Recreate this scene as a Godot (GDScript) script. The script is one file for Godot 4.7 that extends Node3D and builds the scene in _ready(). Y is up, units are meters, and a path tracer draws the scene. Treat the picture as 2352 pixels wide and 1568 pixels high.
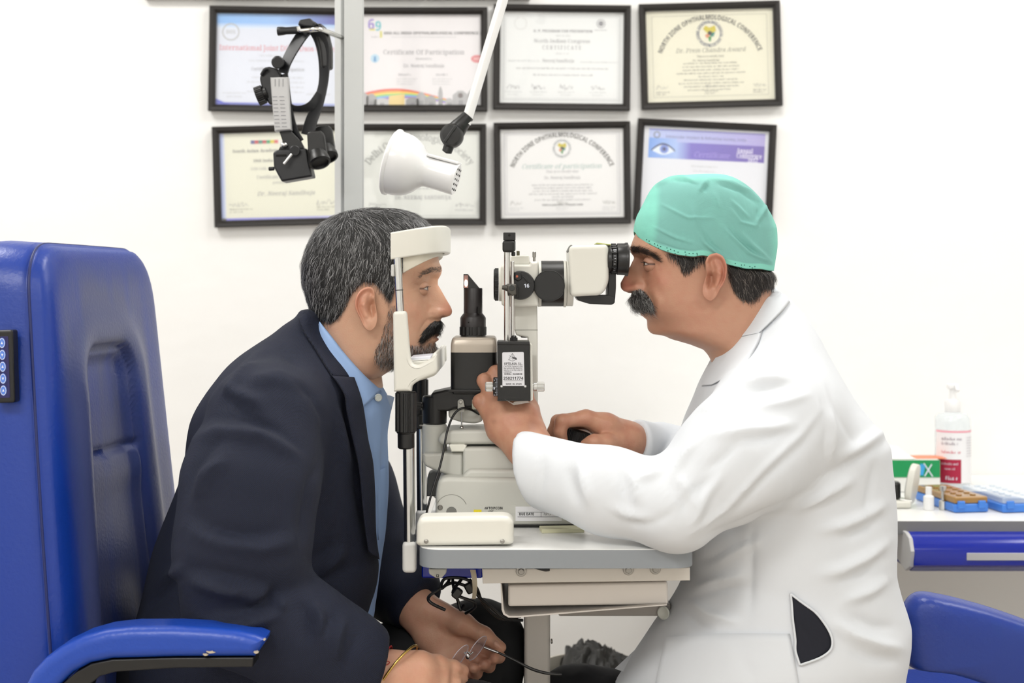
extends Node3D
# Eye-examination room: a patient at a slit lamp, a doctor looking into it.
# Metres, y up. The chin-to-chin plane is z = 0, the camera stands at z = CAMZ.
const F := 3270.0
const CAMZ := 2.18
const EYE := 1.17
const CX := 1176.0
const CY := 650.0

# a point that the photograph shows at (px, py) and that stands at depth z
func P(px: float, py: float, z: float) -> Vector3:
	var s := F / (CAMZ - z)
	return Vector3((px - CX) / s, EYE - (py - CY) / s, z)
func S(z: float) -> float:
	return F / (CAMZ - z)
func X(px: float, z: float) -> float:
	return (px - CX) * (CAMZ - z) / F
func Y(py: float, z: float) -> float:
	return EYE - (py - CY) * (CAMZ - z) / F

class MB:
	var v := PackedVector3Array()
	var n := PackedVector3Array()
	var c := PackedColorArray()
	var ix := PackedInt32Array()
	var col := Color.WHITE
	func vert(p: Vector3, nn: Vector3) -> int:
		v.append(p); n.append(nn); c.append(col)
		return v.size() - 1
	func tri(a: int, b: int, d: int) -> void:
		var cr := (v[b] - v[a]).cross(v[d] - v[a])
		if cr.dot(n[a] + n[b] + n[d]) > 0.0:
			ix.append(a); ix.append(d); ix.append(b)
		else:
			ix.append(a); ix.append(b); ix.append(d)
	func quad(a: int, b: int, d: int, e: int) -> void:
		tri(a, b, d); tri(a, d, e)
	func face(pts: Array, nn: Vector3) -> void:
		var k := []
		for p in pts: k.append(vert(p, nn))
		for i in range(1, k.size() - 1): tri(k[0], k[i], k[i + 1])
	# box with rounded edges; k steps round each edge
	func rbox(o: Vector3, size: Vector3, r := 0.002, bs := Basis(), k := 1) -> void:
		var h := size * 0.5
		r = minf(r, minf(h.x, minf(h.y, h.z)) * 0.98)
		for ax in 3:
			var ua := (ax + 1) % 3
			var va := (ax + 2) % 3
			var cu := []
			var cv := []
			for q in [[cu, h[ua]], [cv, h[va]]]:
				for i in k + 1: q[0].append(-q[1] + r * (1.0 - cos(PI / 2 * i / k) if k > 1 else float(i)))
				for i in k + 1: q[0].append(q[1] - r * (1.0 - cos(PI / 2 * (k - i) / k) if k > 1 else float(k - i)))
			for sg in [-1.0, 1.0]:
				var id := []
				for a in cu:
					for b in cv:
						var p := Vector3()
						p[ax] = h[ax] * sg; p[ua] = a; p[va] = b
						var inn := p.clamp(-(h - Vector3.ONE * r), h - Vector3.ONE * r)
						var nn := (p - inn).normalized()
						id.append(vert(o + bs * (inn + nn * r), bs * nn))
				var m := cv.size()
				for i in cu.size() - 1:
					for j in m - 1:
						quad(id[i * m + j], id[i * m + j + 1], id[(i + 1) * m + j + 1], id[(i + 1) * m + j])
	# profile of (radius, distance along a->b) turned round the axis; hard edges past 40 degrees
	func lathe(a: Vector3, b: Vector3, prof: Array, seg := 28, sx := 1.0, side := Vector3.ZERO) -> void:
		var w := (b - a).normalized()
		var u := side if side != Vector3.ZERO else (Vector3.UP if absf(w.y) < 0.9 else Vector3.RIGHT)
		u = (u - w * u.dot(w)).normalized()
		var t := w.cross(u)
		var sn := []
		for i in prof.size() - 1:
			var e: Vector2 = prof[i + 1] - prof[i]
			sn.append(Vector2(e.y, -e.x).normalized() if e.length() > 1e-9 else Vector2(1, 0))
		for i in prof.size() - 1:
			var n0: Vector2 = sn[i]
			var n1: Vector2 = sn[i]
			if i > 0 and sn[i - 1].dot(sn[i]) > 0.76: n0 = (sn[i - 1] + sn[i]).normalized()
			if i < sn.size() - 1 and sn[i + 1].dot(sn[i]) > 0.76: n1 = (sn[i + 1] + sn[i]).normalized()
			var p0: Vector2 = prof[i]
			var p1: Vector2 = prof[i + 1]
			var base := v.size()
			for s in seg + 1:
				var an := TAU * s / seg
				var d := u * cos(an) * sx + t * sin(an)
				var dn := (u * cos(an) / sx + t * sin(an)).normalized()
				vert(a + w * p0.y + d * p0.x, (dn * n0.x + w * n0.y).normalized())
				vert(a + w * p1.y + d * p1.x, (dn * n1.x + w * n1.y).normalized())
			for s in seg:
				quad(base + 2 * s, base + 2 * s + 1, base + 2 * s + 3, base + 2 * s + 2)
	# plain cylinder with chamfered ends
	func cyl(a: Vector3, b: Vector3, r: float, ch := 0.001, seg := 28) -> void:
		var L := a.distance_to(b)
		ch = minf(ch, minf(r, L * 0.5) * 0.9)
		lathe(a, b, [Vector2(0, 0), Vector2(r - ch, 0), Vector2(r, ch), Vector2(r, L - ch), Vector2(r - ch, L), Vector2(0, L)], seg)
	func cone(a: Vector3, b: Vector3, r0: float, r1: float, seg := 28) -> void:
		lathe(a, b, [Vector2(0, 0), Vector2(r0, 0), Vector2(r1, a.distance_to(b)), Vector2(0, a.distance_to(b))], seg)
	# a knurled cylinder
	func gear(a: Vector3, b: Vector3, r: float, dr: float, teeth: int) -> void:
		var w := (b - a).normalized()
		var u := (Vector3.UP if absf(w.y) < 0.9 else Vector3.RIGHT)
		u = (u - w * u.dot(w)).normalized()
		var t := w.cross(u)
		var m := teeth * 4
		var ring := []
		for s in m:
			var rr := r if s % 4 < 2 else r - dr
			ring.append((u * cos(TAU * s / m) + t * sin(TAU * s / m)) * rr)
		for s in m:
			var p: Vector3 = ring[s]
			var q: Vector3 = ring[(s + 1) % m]
			var nn := (q - p).cross(w).normalized()
			if nn.dot(p + q) < 0: nn = -nn
			quad(vert(a + p, nn), vert(a + q, nn), vert(b + q, nn), vert(b + p, nn))
			tri(vert(a, -w), vert(a + p, -w), vert(a + q, -w))
			tri(vert(b, w), vert(b + p, w), vert(b + q, w))
	# round tube along a path (smoothed when sub > 1)
	func tube(path: Array, rad: Variant, seg := 10, sub := 1, flat := 1.0, up := Vector3.ZERO) -> void:
		var pts := PackedVector3Array()
		var rr := PackedFloat32Array()
		var np := path.size()
		for i in np - 1:
			for k in sub:
				var t := float(k) / sub
				var a: Vector3 = path[maxi(i - 1, 0)]
				var b: Vector3 = path[i]
				var d: Vector3 = path[i + 1]
				var e: Vector3 = path[mini(i + 2, np - 1)]
				pts.append(b.cubic_interpolate(d, a, e, t) if sub > 1 else b)
				rr.append(lerpf(rad[i], rad[i + 1], t) if rad is Array else rad)
		pts.append(path[np - 1])
		rr.append(rad[np - 1] if rad is Array else rad)
		var m := pts.size()
		var u := up
		var base := v.size()
		for i in m:
			var w := (pts[mini(i + 1, m - 1)] - pts[maxi(i - 1, 0)]).normalized()
			if u == Vector3.ZERO: u = w.cross(Vector3(0.31, 0.2, 0.93)).normalized()
			u = (u - w * u.dot(w)).normalized()
			var t := w.cross(u)
			for s in seg:
				var an := TAU * s / seg
				vert(pts[i] + (u * cos(an) * flat + t * sin(an)) * rr[i], (u * cos(an) / flat + t * sin(an)).normalized())
		for i in m - 1:
			for s in seg:
				var s2 := (s + 1) % seg
				quad(base + i * seg + s, base + i * seg + s2, base + (i + 1) * seg + s2, base + (i + 1) * seg + s)
		for e in [0, m - 1]:
			var w: Vector3 = (pts[1] - pts[0]).normalized() * -1.0 if e == 0 else (pts[m - 1] - pts[m - 2]).normalized()
			var k := vert(pts[e] + w * rr[e] * 0.3, w)
			for s in seg:
				tri(k, base + e * seg + s, base + e * seg + (s + 1) % seg)
	# outline in the local xy plane, extruded along local z between z0 and z1; edges rounded by bev in k steps
	func prism(poly: PackedVector2Array, z0: float, z1: float, bev := 0.001, xf := Transform3D(), k := 2) -> void:
		var m := poly.size()
		var area := 0.0
		for i in m: area += poly[i].cross(poly[(i + 1) % m])
		poly = poly.duplicate()
		if area < 0: poly.reverse()
		if z0 > z1:
			var sw := z0
			z0 = z1
			z1 = sw
		bev = minf(bev, (z1 - z0) * 0.49)
		if bev <= 0.0: k = 0
		var en := PackedVector2Array()
		for i in m:
			var e := poly[(i + 1) % m] - poly[i]
			en.append(Vector2(e.y, -e.x).normalized())
		var smooth := []
		for i in m: smooth.append(en[(i + m - 1) % m].dot(en[i]) > 0.76)
		# the flat cap is the outline drawn in by bev; every corner runs to its nearest point on it
		var caps: Array = [poly]
		var mit := PackedVector2Array()
		for i in m: mit.append(Vector2.ZERO)
		if bev > 0.0:
			var big := PackedVector2Array()
			for p in poly: big.append(p * 1000.0)
			var got := Geometry2D.offset_polygon(big, -bev * 1000.0, Geometry2D.JOIN_MITER)
			while got.is_empty() and bev > 0.0001:
				bev *= 0.5
				got = Geometry2D.offset_polygon(big, -bev * 1000.0, Geometry2D.JOIN_MITER)
			caps = []
			for g in got:
				var q := PackedVector2Array()
				for p in g: q.append(p / 1000.0)
				caps.append(q)
			for i in m:
				var nn := en[(i + m - 1) % m] + en[i]
				var aim := poly[i] - nn / maxf(1.0 + en[(i + m - 1) % m].dot(en[i]), 0.4) * bev
				var best := aim
				var far := 1e9
				for q in caps:
					for j in q.size():
						var c2: Vector2 = Geometry2D.get_closest_point_to_segment(aim, q[j], q[(j + 1) % q.size()])
						if c2.distance_squared_to(aim) < far:
							far = c2.distance_squared_to(aim)
							best = c2
				mit[i] = (poly[i] - best) / bev
		var B := xf.basis
		var rings := []
		for i in k + 1:
			var an := PI / 2 * i / maxi(k, 1) if k > 0 else PI / 2
			rings.append([bev * (1.0 - sin(an)), z0 + bev * (1.0 - cos(an)), -cos(an), sin(an)])
		for i in k + 1:
			var an := PI / 2 * (k - i) / maxi(k, 1) if k > 0 else PI / 2
			rings.append([bev * (1.0 - sin(an)), z1 - bev * (1.0 - cos(an)), cos(an), sin(an)])
		for i in m:
			var j := (i + 1) % m
			var ni := (en[(i + m - 1) % m] + en[i]).normalized() if smooth[i] else en[i]
			var nj := (en[j] + en[i]).normalized() if smooth[j] else en[i]
			for r in rings.size() - 1:
				var r0: Array = rings[r]
				var r1: Array = rings[r + 1]
				var id := []
				for q in [[i, ni, r0], [j, nj, r0], [j, nj, r1], [i, ni, r1]]:
					var p: Vector2 = poly[q[0]] - mit[q[0]] * q[2][0]
					id.append(vert(xf * Vector3(p.x, p.y, q[2][1]), (B * Vector3(q[1].x * q[2][3], q[1].y * q[2][3], q[2][2])).normalized()))
				quad(id[0], id[1], id[2], id[3])
		for q in caps:
			var tr := Geometry2D.triangulate_polygon(q)
			for e in [[z0, -1.0], [z1, 1.0]]:
				var base := v.size()
				for p in q: vert(xf * Vector3(p.x, p.y, e[0]), (B * Vector3(0, 0, e[1])).normalized())
				for i in range(0, tr.size(), 3): tri(base + tr[i], base + tr[i + 1], base + tr[i + 2])
	# flat polygon facing local +z
	func plate(poly: PackedVector2Array, z: float, xf := Transform3D()) -> void:
		var tr := Geometry2D.triangulate_polygon(poly)
		var base := v.size()
		var nn := (xf.basis * Vector3(0, 0, 1)).normalized()
		for p in poly: vert(xf * Vector3(p.x, p.y, z), nn)
		for i in range(0, tr.size(), 3): tri(base + tr[i], base + tr[i + 1], base + tr[i + 2])
	# rows of points joined into a smooth skin; wrap joins the last column to the first; flip turns it inside out
	func skin(rows: Array, wrap := false, flip := false, cols: Array = []) -> void:
		var nr := rows.size()
		var nc: int = rows[0].size()
		var base := v.size()
		for i in nr:
			for j in nc:
				if cols: col = cols[i][j]
				vert(rows[i][j], Vector3.ZERO)
		var idx := PackedInt32Array()
		for i in nr - 1:
			for j in (nc if wrap else nc - 1):
				var a := base + i * nc + j
				var b := base + i * nc + (j + 1) % nc
				var d := base + (i + 1) * nc + (j + 1) % nc
				var e := base + (i + 1) * nc + j
				for q in [[a, b, d], [a, d, e]]:
					var cr := (v[q[1]] - v[q[0]]).cross(v[q[2]] - v[q[0]])
					if flip: cr = -cr
					for k in q: n[k] += cr
					idx.append_array(PackedInt32Array(q))
		for k in range(base, v.size()):
			n[k] = n[k].normalized() if n[k].length_squared() > 1e-24 else Vector3.UP
		for i in range(0, idx.size(), 3): tri(idx[i], idx[i + 1], idx[i + 2])
	func ball(o: Vector3, r: Vector3, nu := 20, nv := 12) -> void:
		var base := v.size()
		for i in nv + 1:
			for j in nu + 1:
				var d := Vector3(sin(PI * i / nv) * cos(TAU * j / nu), cos(PI * i / nv), sin(PI * i / nv) * sin(TAU * j / nu))
				vert(o + d * r, (d / r).normalized())
		for i in nv:
			for j in nu:
				quad(base + i * (nu + 1) + j, base + i * (nu + 1) + j + 1, base + (i + 1) * (nu + 1) + j + 1, base + (i + 1) * (nu + 1) + j)
	# flat lettering; o is its middle (or left end) on the base line in xf's xy plane; bend > 0 sets it on an arc of that radius whose centre is o
	func text(s: String, size: float, o: Vector2, z: float, xf := Transform3D(), font := "sans", left := false, bend := 0.0, wide := 1.0, step := 3.0, slant := 0.0) -> float:
		var f := SystemFont.new()
		f.font_names = PackedStringArray([{"sans": "Droid Sans", "serif": "Droid Serif", "bold": "Droid Sans", "serifbold": "Droid Serif", "mono": "Droid Sans Mono"}[font]])
		if font.ends_with("bold"): f.font_weight = 700
		var tm := TextMesh.new()
		tm.font = f
		tm.font_size = 32
		tm.pixel_size = size / 32.0 / 0.72
		tm.depth = 0.0
		tm.curve_step = step
		tm.text = s
		tm.horizontal_alignment = HORIZONTAL_ALIGNMENT_LEFT if left else HORIZONTAL_ALIGNMENT_CENTER
		tm.vertical_alignment = VERTICAL_ALIGNMENT_CENTER
		if tm.get_surface_count() == 0: return 0.0
		var a := tm.surface_get_arrays(0)
		var pv: PackedVector3Array = a[Mesh.ARRAY_VERTEX]
		var pi = a[Mesh.ARRAY_INDEX]
		var base := v.size()
		var nn := (xf.basis * Vector3(0, 0, 1)).normalized()
		var most := 0.0
		for p in pv:
			var q := Vector2(p.x * wide + p.y * slant, p.y)
			most = maxf(most, absf(q.x))
			if bend > 0.0:
				var an := q.x / bend
				q = Vector2(sin(an), cos(an)) * (bend + q.y)
			vert(xf * Vector3(o.x + q.x, o.y + q.y, z), nn)
		if pi == null or pi.size() == 0:
			for i in range(0, pv.size(), 3): tri(base + i, base + i + 1, base + i + 2)
		else:
			for i in range(0, pi.size(), 3): tri(base + pi[i], base + pi[i + 1], base + pi[i + 2])
		return most
	# evens out neighbouring points
	func relax(from := 0, times := 2, ifrom := 0) -> void:
		for q in times:
			var sum := PackedVector3Array()
			var cnt := PackedInt32Array()
			sum.resize(v.size())
			cnt.resize(v.size())
			for i in range(ifrom, ix.size(), 3):
				var a := ix[i]
				if a < from: continue
				var b := ix[i + 1]
				var d := ix[i + 2]
				sum[a] += v[b] + v[d]
				sum[b] += v[a] + v[d]
				sum[d] += v[a] + v[b]
				cnt[a] += 2
				cnt[b] += 2
				cnt[d] += 2
			for k in range(from, v.size()):
				if cnt[k] > 0: v[k] = v[k].lerp(sum[k] / cnt[k], 0.55)
	func turn(from: int, ifrom: int) -> void:
		for k in range(from, n.size()): n[k] = -n[k]
		for k in range(ifrom, ix.size(), 3):
			var t := ix[k]
			ix[k] = ix[k + 1]
			ix[k + 1] = t
	func renormal(from := 0) -> void:
		for i in range(from, n.size()): n[i] = Vector3.ZERO
		for i in range(0, ix.size(), 3):
			var a := ix[i]
			if a < from: continue
			var b := ix[i + 1]
			var d := ix[i + 2]
			var cr := (v[d] - v[a]).cross(v[b] - v[a])
			n[a] += cr; n[b] += cr; n[d] += cr
		for i in range(from, n.size()): n[i] = n[i].normalized()
	func mesh(off := Vector3.ZERO) -> ArrayMesh:
		var a := []
		a.resize(Mesh.ARRAY_MAX)
		var vv := v
		if off != Vector3.ZERO:
			vv = PackedVector3Array()
			vv.resize(v.size())
			for i in v.size(): vv[i] = v[i] - off
		a[Mesh.ARRAY_VERTEX] = vv
		a[Mesh.ARRAY_NORMAL] = n
		a[Mesh.ARRAY_COLOR] = c
		a[Mesh.ARRAY_INDEX] = ix
		var m := ArrayMesh.new()
		m.add_surface_from_arrays(Mesh.PRIMITIVE_TRIANGLES, a)
		return m

# ---- names, labels and parents
var taken := {}
func numbered(called: String) -> String:
	if not taken.has(called):
		taken[called] = 0
		return called
	taken[called] += 1
	return "%s_%03d" % [called, taken[called]]
func tag(o: Node3D, label: String, category: String, group := "") -> void:
	o.set_meta("label", label)
	o.set_meta("category", category)
	if group: o.set_meta("group", group)
func thing(called: String, label: String, category: String, at: Vector3, group := "") -> Node3D:
	var o := Node3D.new()
	o.name = numbered(called)
	add_child(o)
	o.position = at
	tag(o, label, category, group)
	return o
func base_of(o: Node) -> Vector3:
	var p := Vector3.ZERO
	while o is Node3D and o != self:
		p += o.position
		o = o.get_parent()
	return p
# one mesh as a part of a thing (or, without a parent, as a thing of its own)
func part(called: String, mb: MB, m: Material, parent: Node3D = null, label := "") -> MeshInstance3D:
	var o := MeshInstance3D.new()
	o.name = called if parent else numbered(called)
	o.mesh = mb.mesh(base_of(parent) if parent else Vector3.ZERO)
	o.material_override = m
	(parent if parent else self).add_child(o, true)
	if label: o.set_meta("label", label)
	return o
func solo(called: String, mb: MB, m: Material, label: String, category: String, at := Vector3.ZERO, group := "") -> MeshInstance3D:
	var o := MeshInstance3D.new()
	o.name = numbered(called)
	o.mesh = mb.mesh(at)
	o.position = at
	o.material_override = m
	add_child(o)
	tag(o, label, category, group)
	return o
func struct(called: String, mb: MB, m: Material) -> MeshInstance3D:
	var o := part(called, mb, m)
	o.set_meta("kind", "structure")
	return o

# ---- materials
var mats := {}
func M(key: String, col := Color.WHITE, rough := 0.6, metal := 0.0) -> StandardMaterial3D:
	if not mats.has(key):
		var m := StandardMaterial3D.new()
		m.resource_name = key
		m.albedo_color = col
		m.roughness = rough
		m.metallic = metal
		mats[key] = m
	return mats[key]
func vcol(m: StandardMaterial3D) -> StandardMaterial3D:
	m.vertex_color_use_as_albedo = true
	return m
func noise_bump(m: StandardMaterial3D, freq: float, scale: float, strength: float, size := 256) -> void:
	var ns := FastNoiseLite.new()
	ns.seed = 5
	ns.frequency = freq
	ns.fractal_octaves = 4
	var t := NoiseTexture2D.new()
	t.width = size
	t.height = size
	t.seamless = true
	t.as_normal_map = true
	t.bump_strength = 6.0
	t.noise = ns
	m.normal_enabled = true
	m.normal_texture = t
	m.normal_scale = strength
	m.uv1_triplanar = true
	m.uv1_scale = Vector3.ONE * scale
# woven cloth: small tile, computed
func weave(m: StandardMaterial3D, kind: String, tile: float, strength: float, tint := 0.0) -> void:
	var N := 64
	var hm := Image.create(N, N, false, Image.FORMAT_RGBA8)
	var al := Image.create(N, N, false, Image.FORMAT_RGBA8)
	var rn := RandomNumberGenerator.new()
	rn.seed = 3
	for y in N:
		for x in N:
			var h := 0.0
			var u := float(x) / N * 8.0
			var w := float(y) / N * 8.0
			if kind == "dots":
				var a := absf(sin(PI * (u + w)) * sin(PI * (u - w)))
				h = smoothstep(0.15, 0.85, a)
			elif kind == "twill":
				h = 0.5 + 0.5 * sin(TAU * (u + w))
			else:
				h = 0.5 + 0.25 * sin(TAU * u * 2) * signf(sin(PI * w * 2)) + 0.25 * sin(TAU * w * 2)
			h = clampf(h + rn.randf_range(-0.12, 0.12), 0, 1)
			hm.set_pixel(x, y, Color(h, h, h))
			var g := 1.0 - tint + tint * h
			al.set_pixel(x, y, Color(g, g, g))
	hm.bump_map_to_normal_map(3.0)
	m.normal_enabled = true
	m.normal_texture = ImageTexture.create_from_image(hm)
	m.normal_scale = strength
	if tint > 0.0: m.albedo_texture = ImageTexture.create_from_image(al)
	m.uv1_triplanar = true
	m.uv1_scale = Vector3.ONE / tile

# ---- outlines
func pts(a: Array, z: float) -> PackedVector2Array:
	var r := PackedVector2Array()
	for i in range(0, a.size(), 2): r.append(Vector2(X(a[i], z), Y(a[i + 1], z)))
	return r
# rounds the corners of an outline
func fillet(p: PackedVector2Array, r: Variant, k := 5) -> PackedVector2Array:
	var o := PackedVector2Array()
	var m := p.size()
	for i in m:
		var rr: float = r[i] if r is Array else r
		var a := p[(i + m - 1) % m]
		var b := p[i]
		var d := p[(i + 1) % m]
		var la := b.distance_to(a)
		var lb := b.distance_to(d)
		rr = minf(rr, minf(la, lb) * 0.49)
		if rr < 1e-5:
			o.append(b)
			continue
		var p0 := b + (a - b) / la * rr
		var p1 := b + (d - b) / lb * rr
		for q in k + 1:
			var t := float(q) / k
			o.append(p0.lerp(b, t).lerp(b.lerp(p1, t), t))
	return o
func rect(w: float, h: float, r := 0.0, k := 5) -> PackedVector2Array:
	var p := PackedVector2Array([Vector2(-w / 2, -h / 2), Vector2(w / 2, -h / 2), Vector2(w / 2, h / 2), Vector2(-w / 2, h / 2)])
	return fillet(p, r, k) if r > 0 else p
func disc(r: float, k := 24, o := Vector2.ZERO) -> PackedVector2Array:
	var p := PackedVector2Array()
	for i in k: p.append(o + Vector2(cos(TAU * i / k), sin(TAU * i / k)) * r)
	return p
# piecewise cubic through (t, value) rows; rows sorted by the first entry
func curve(rows: Array, t: float, k := 1) -> float:
	var m := rows.size()
	if t <= rows[0][0]: return rows[0][k]
	if t >= rows[m - 1][0]: return rows[m - 1][k]
	var i := 0
	while t > rows[i + 1][0]: i += 1
	var t0: float = rows[i][0]
	var t1: float = rows[i + 1][0]
	var y0: float = rows[i][k]
	var y1: float = rows[i + 1][k]
	var h := t1 - t0
	var s := (y1 - y0) / h
	var m0 := s
	var m1 := s
	if i > 0:
		var sp: float = (y0 - rows[i - 1][k]) / (t0 - rows[i - 1][0])
		m0 = 0.0 if sp * s <= 0.0 else 2.0 * sp * s / (sp + s)
	if i < m - 2:
		var sq: float = (rows[i + 2][k] - y1) / (rows[i + 2][0] - t1)
		m1 = 0.0 if sq * s <= 0.0 else 2.0 * sq * s / (sq + s)
	var u := (t - t0) / h
	return y0 * (1 + 2 * u) * (1 - u) * (1 - u) + m0 * h * u * (1 - u) * (1 - u) + y1 * u * u * (3 - 2 * u) + m1 * h * u * u * (u - 1)
const WALL := -1.28

func setup() -> void:
	var cam := Camera3D.new()
	cam.name = "camera"
	cam.position = Vector3(0, EYE, CAMZ)
	cam.near = 0.05
	cam.projection = Camera3D.PROJECTION_FRUSTUM
	cam.size = 1568.0 / F * cam.near
	cam.frustum_offset = Vector2(0, -(784.0 - CY) / F * cam.near)
	var at := CameraAttributesPhysical.new()
	at.frustum_focal_length = 50.0
	at.frustum_focus_distance = 2.10
	at.exposure_aperture = 5.0
	cam.attributes = at
	add_child(cam)
	cam.current = true
	var we := WorldEnvironment.new()
	we.name = "world_environment"
	var e := Environment.new()
	e.background_mode = Environment.BG_COLOR
	e.background_color = Color(0.5, 0.55, 0.6)
	e.tonemap_mode = Environment.TONE_MAPPER_LINEAR
	e.tonemap_exposure = 1.5
	e.sdfgi_enabled = true
	e.ssao_enabled = true
	e.ssil_enabled = true
	we.environment = e
	add_child(we)
	# ceiling panels (x, z, energy)
	for q in PANELS:
		var w: float = q[3]
		var d: float = q[4]
		var t := thing("ceiling_light", q[5], "ceiling light", Vector3(q[0], 2.7, q[1]), "flush ceiling light panels")
		var mb := MB.new()
		for s in [-1, 1]:
			mb.rbox(Vector3(q[0] + s * (w / 2 + 0.012), 2.691, q[1]), Vector3(0.024, 0.018, d + 0.048), 0.003)
			mb.rbox(Vector3(q[0], 2.691, q[1] + s * (d / 2 + 0.012)), Vector3(w, 0.018, 0.024), 0.003)
		part("frame", mb, M("light_frame", Color(0.9, 0.9, 0.9), 0.5), t)
		mb = MB.new()
		mb.rbox(Vector3(q[0], 2.694, q[1]), Vector3(w, 0.008, d), 0.001)
		var m := M("panel_glow", Color(0.9, 0.9, 0.9), 0.5)
		m.emission_enabled = true
		m.emission = Color(1, 0.98, 0.95)
		m.emission_energy_multiplier = 1.5
		part("diffuser", mb, m, t)
		var l := AreaLight3D.new()
		l.name = "panel_light"
		l.area_size = Vector2(w, d)
		l.light_color = Color(1.0, 0.995, 0.985)
		l.light_energy = q[2]
		l.area_range = 12.0
		l.area_attenuation = 2.0
		l.shadow_enabled = true
		l.position = Vector3(q[0], 2.683, q[1])
		l.rotation.x = -PI / 2
		add_child(l)
const PANELS := [
	[-1.45, -0.15, 1.35, 0.6, 0.6, "square ceiling light panel over the blue examination chair"],
	[0.45, -0.2, 0.95, 0.6, 0.6, "square ceiling light panel over the slit lamp table"],
	[2.0, -0.2, 1.05, 0.6, 0.6, "square ceiling light panel over the white desk"],
	[-1.0, 2.3, 2.7, 1.2, 0.6, "long ceiling light panel behind the camera on the chair's side of the room"],
	[1.1, 2.5, 1.2, 1.2, 0.6, "long ceiling light panel behind the camera on the desk's side of the room"],
]

func room() -> void:
	var paint := M("wall_paint", Color(0.955, 0.955, 0.95), 0.75)
	noise_bump(paint, 0.02, 1.2, 0.08)
	var x0 := -2.7
	var x1 := 3.0
	var z1 := 3.4
	for q in [["wall_back", Vector3((x0 + x1) / 2, 1.35, WALL - 0.05), Vector3(x1 - x0 + 0.2, 2.7, 0.1)], ["wall_front", Vector3((x0 + x1) / 2, 1.35, z1 + 0.05), Vector3(x1 - x0 + 0.2, 2.7, 0.1)],
		["wall_left", Vector3(x0 - 0.05, 1.35, (WALL + z1) / 2), Vector3(0.1, 2.7, z1 - WALL)], ["wall_right", Vector3(x1 + 0.05, 1.35, (WALL + z1) / 2), Vector3(0.1, 2.7, z1 - WALL)]]:
		var mb := MB.new()
		mb.rbox(q[1], q[2], 0.002)
		struct(q[0], mb, paint)
	var mb := MB.new()
	mb.rbox(Vector3((x0 + x1) / 2, 2.75, (WALL + z1) / 2), Vector3(x1 - x0 + 0.2, 0.1, z1 - WALL + 0.2), 0.002)
	struct("ceiling", mb, M("ceiling_paint", Color(0.95, 0.95, 0.94), 0.8))
	mb = MB.new()
	mb.rbox(Vector3((x0 + x1) / 2, -0.05, (WALL + z1) / 2), Vector3(x1 - x0 + 0.2, 0.1, z1 - WALL + 0.2), 0.002)
	var fl := M("floor_vinyl", Color(0.75, 0.71, 0.66), 0.45)
	noise_bump(fl, 0.03, 1.0, 0.05)
	struct("floor", mb, fl)
	for q in [["baseboard_back", Vector3((x0 + x1) / 2, 0.05, WALL + 0.008), Vector3(x1 - x0, 0.1, 0.016)], ["baseboard_left", Vector3(x0 + 0.008, 0.05, (WALL + z1) / 2), Vector3(0.016, 0.1, z1 - WALL - 0.04)], ["baseboard_right", Vector3(x1 - 0.008, 0.05, (WALL + z1) / 2), Vector3(0.016, 0.1, z1 - WALL - 0.04)]]:
		mb = MB.new()
		mb.rbox(q[1], q[2], 0.004)
		struct(q[0], mb, M("baseboard_paint", Color(0.8, 0.77, 0.72), 0.5))

# ---- framed certificates
const U := 1.0 / 945.0   # one print unit
func scribble(mb: MB, xf: Transform3D, x0: float, x1: float, y: float, h: float, z := 0.25, seed := 1) -> void:
	var rn := RandomNumberGenerator.new()
	rn.seed = int(x0 * 13 + y * 7) + seed
	var x := x0
	while x < x1:
		for k in rn.randi_range(3, 9):
			if x > x1: break
			var w := h * rn.randf_range(0.16, 0.3)
			var hh := h * (1.0 if rn.randf() < 0.3 else 0.7)
			mb.plate(PackedVector2Array([Vector2(x, y), Vector2(x + w, y), Vector2(x + w * 1.3, y + hh), Vector2(x + w * 0.3, y + hh)]), z, xf)
			if rn.randf() < 0.6: mb.plate(PackedVector2Array([Vector2(x, y), Vector2(x + h * 0.5, y), Vector2(x + h * 0.5, y + h * 0.16), Vector2(x, y + h * 0.16)]), z, xf)
			x += h * rn.randf_range(0.5, 0.72)
		x += h * 0.5
func signature(mb: MB, xf: Transform3D, x: float, y: float, w: float, h: float, seed: int) -> void:
	var rn := RandomNumberGenerator.new()
	rn.seed = seed
	var last := Vector2(x, y)
	for i in 22:
		var p := Vector2(x + w * i / 21.0 + rn.randf_range(-2, 2), y + rn.randf_range(-0.5, 0.6) * h * (1.0 - 0.5 * i / 21.0))
		var s := (p - last).orthogonal().normalized() * 0.35
		mb.plate(PackedVector2Array([last - s, p - s, p + s, last + s]), 0.3, xf)
		last = p
func ring(mb: MB, xf: Transform3D, o: Vector2, r0: float, r1: float, z := 0.25, k := 36) -> void:
	for i in k:
		var a := TAU * i / k
		var b := TAU * (i + 1) / k
		mb.plate(PackedVector2Array([o + Vector2(cos(a), sin(a)) * r0, o + Vector2(cos(a), sin(a)) * r1, o + Vector2(cos(b), sin(b)) * r1, o + Vector2(cos(b), sin(b)) * r0]), z, xf)
func border(mb: MB, xf: Transform3D, w: float, h: float, t: float, z := 0.2) -> void:
	for s in [-1, 1]:
		mb.plate(PackedVector2Array([Vector2(-w, s * h - t), Vector2(w, s * h - t), Vector2(w, s * h + t), Vector2(-w, s * h + t)]), z, xf)
		mb.plate(PackedVector2Array([Vector2(s * w - t, -h), Vector2(s * w + t, -h), Vector2(s * w + t, h), Vector2(s * w - t, h)]), z, xf)
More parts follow.
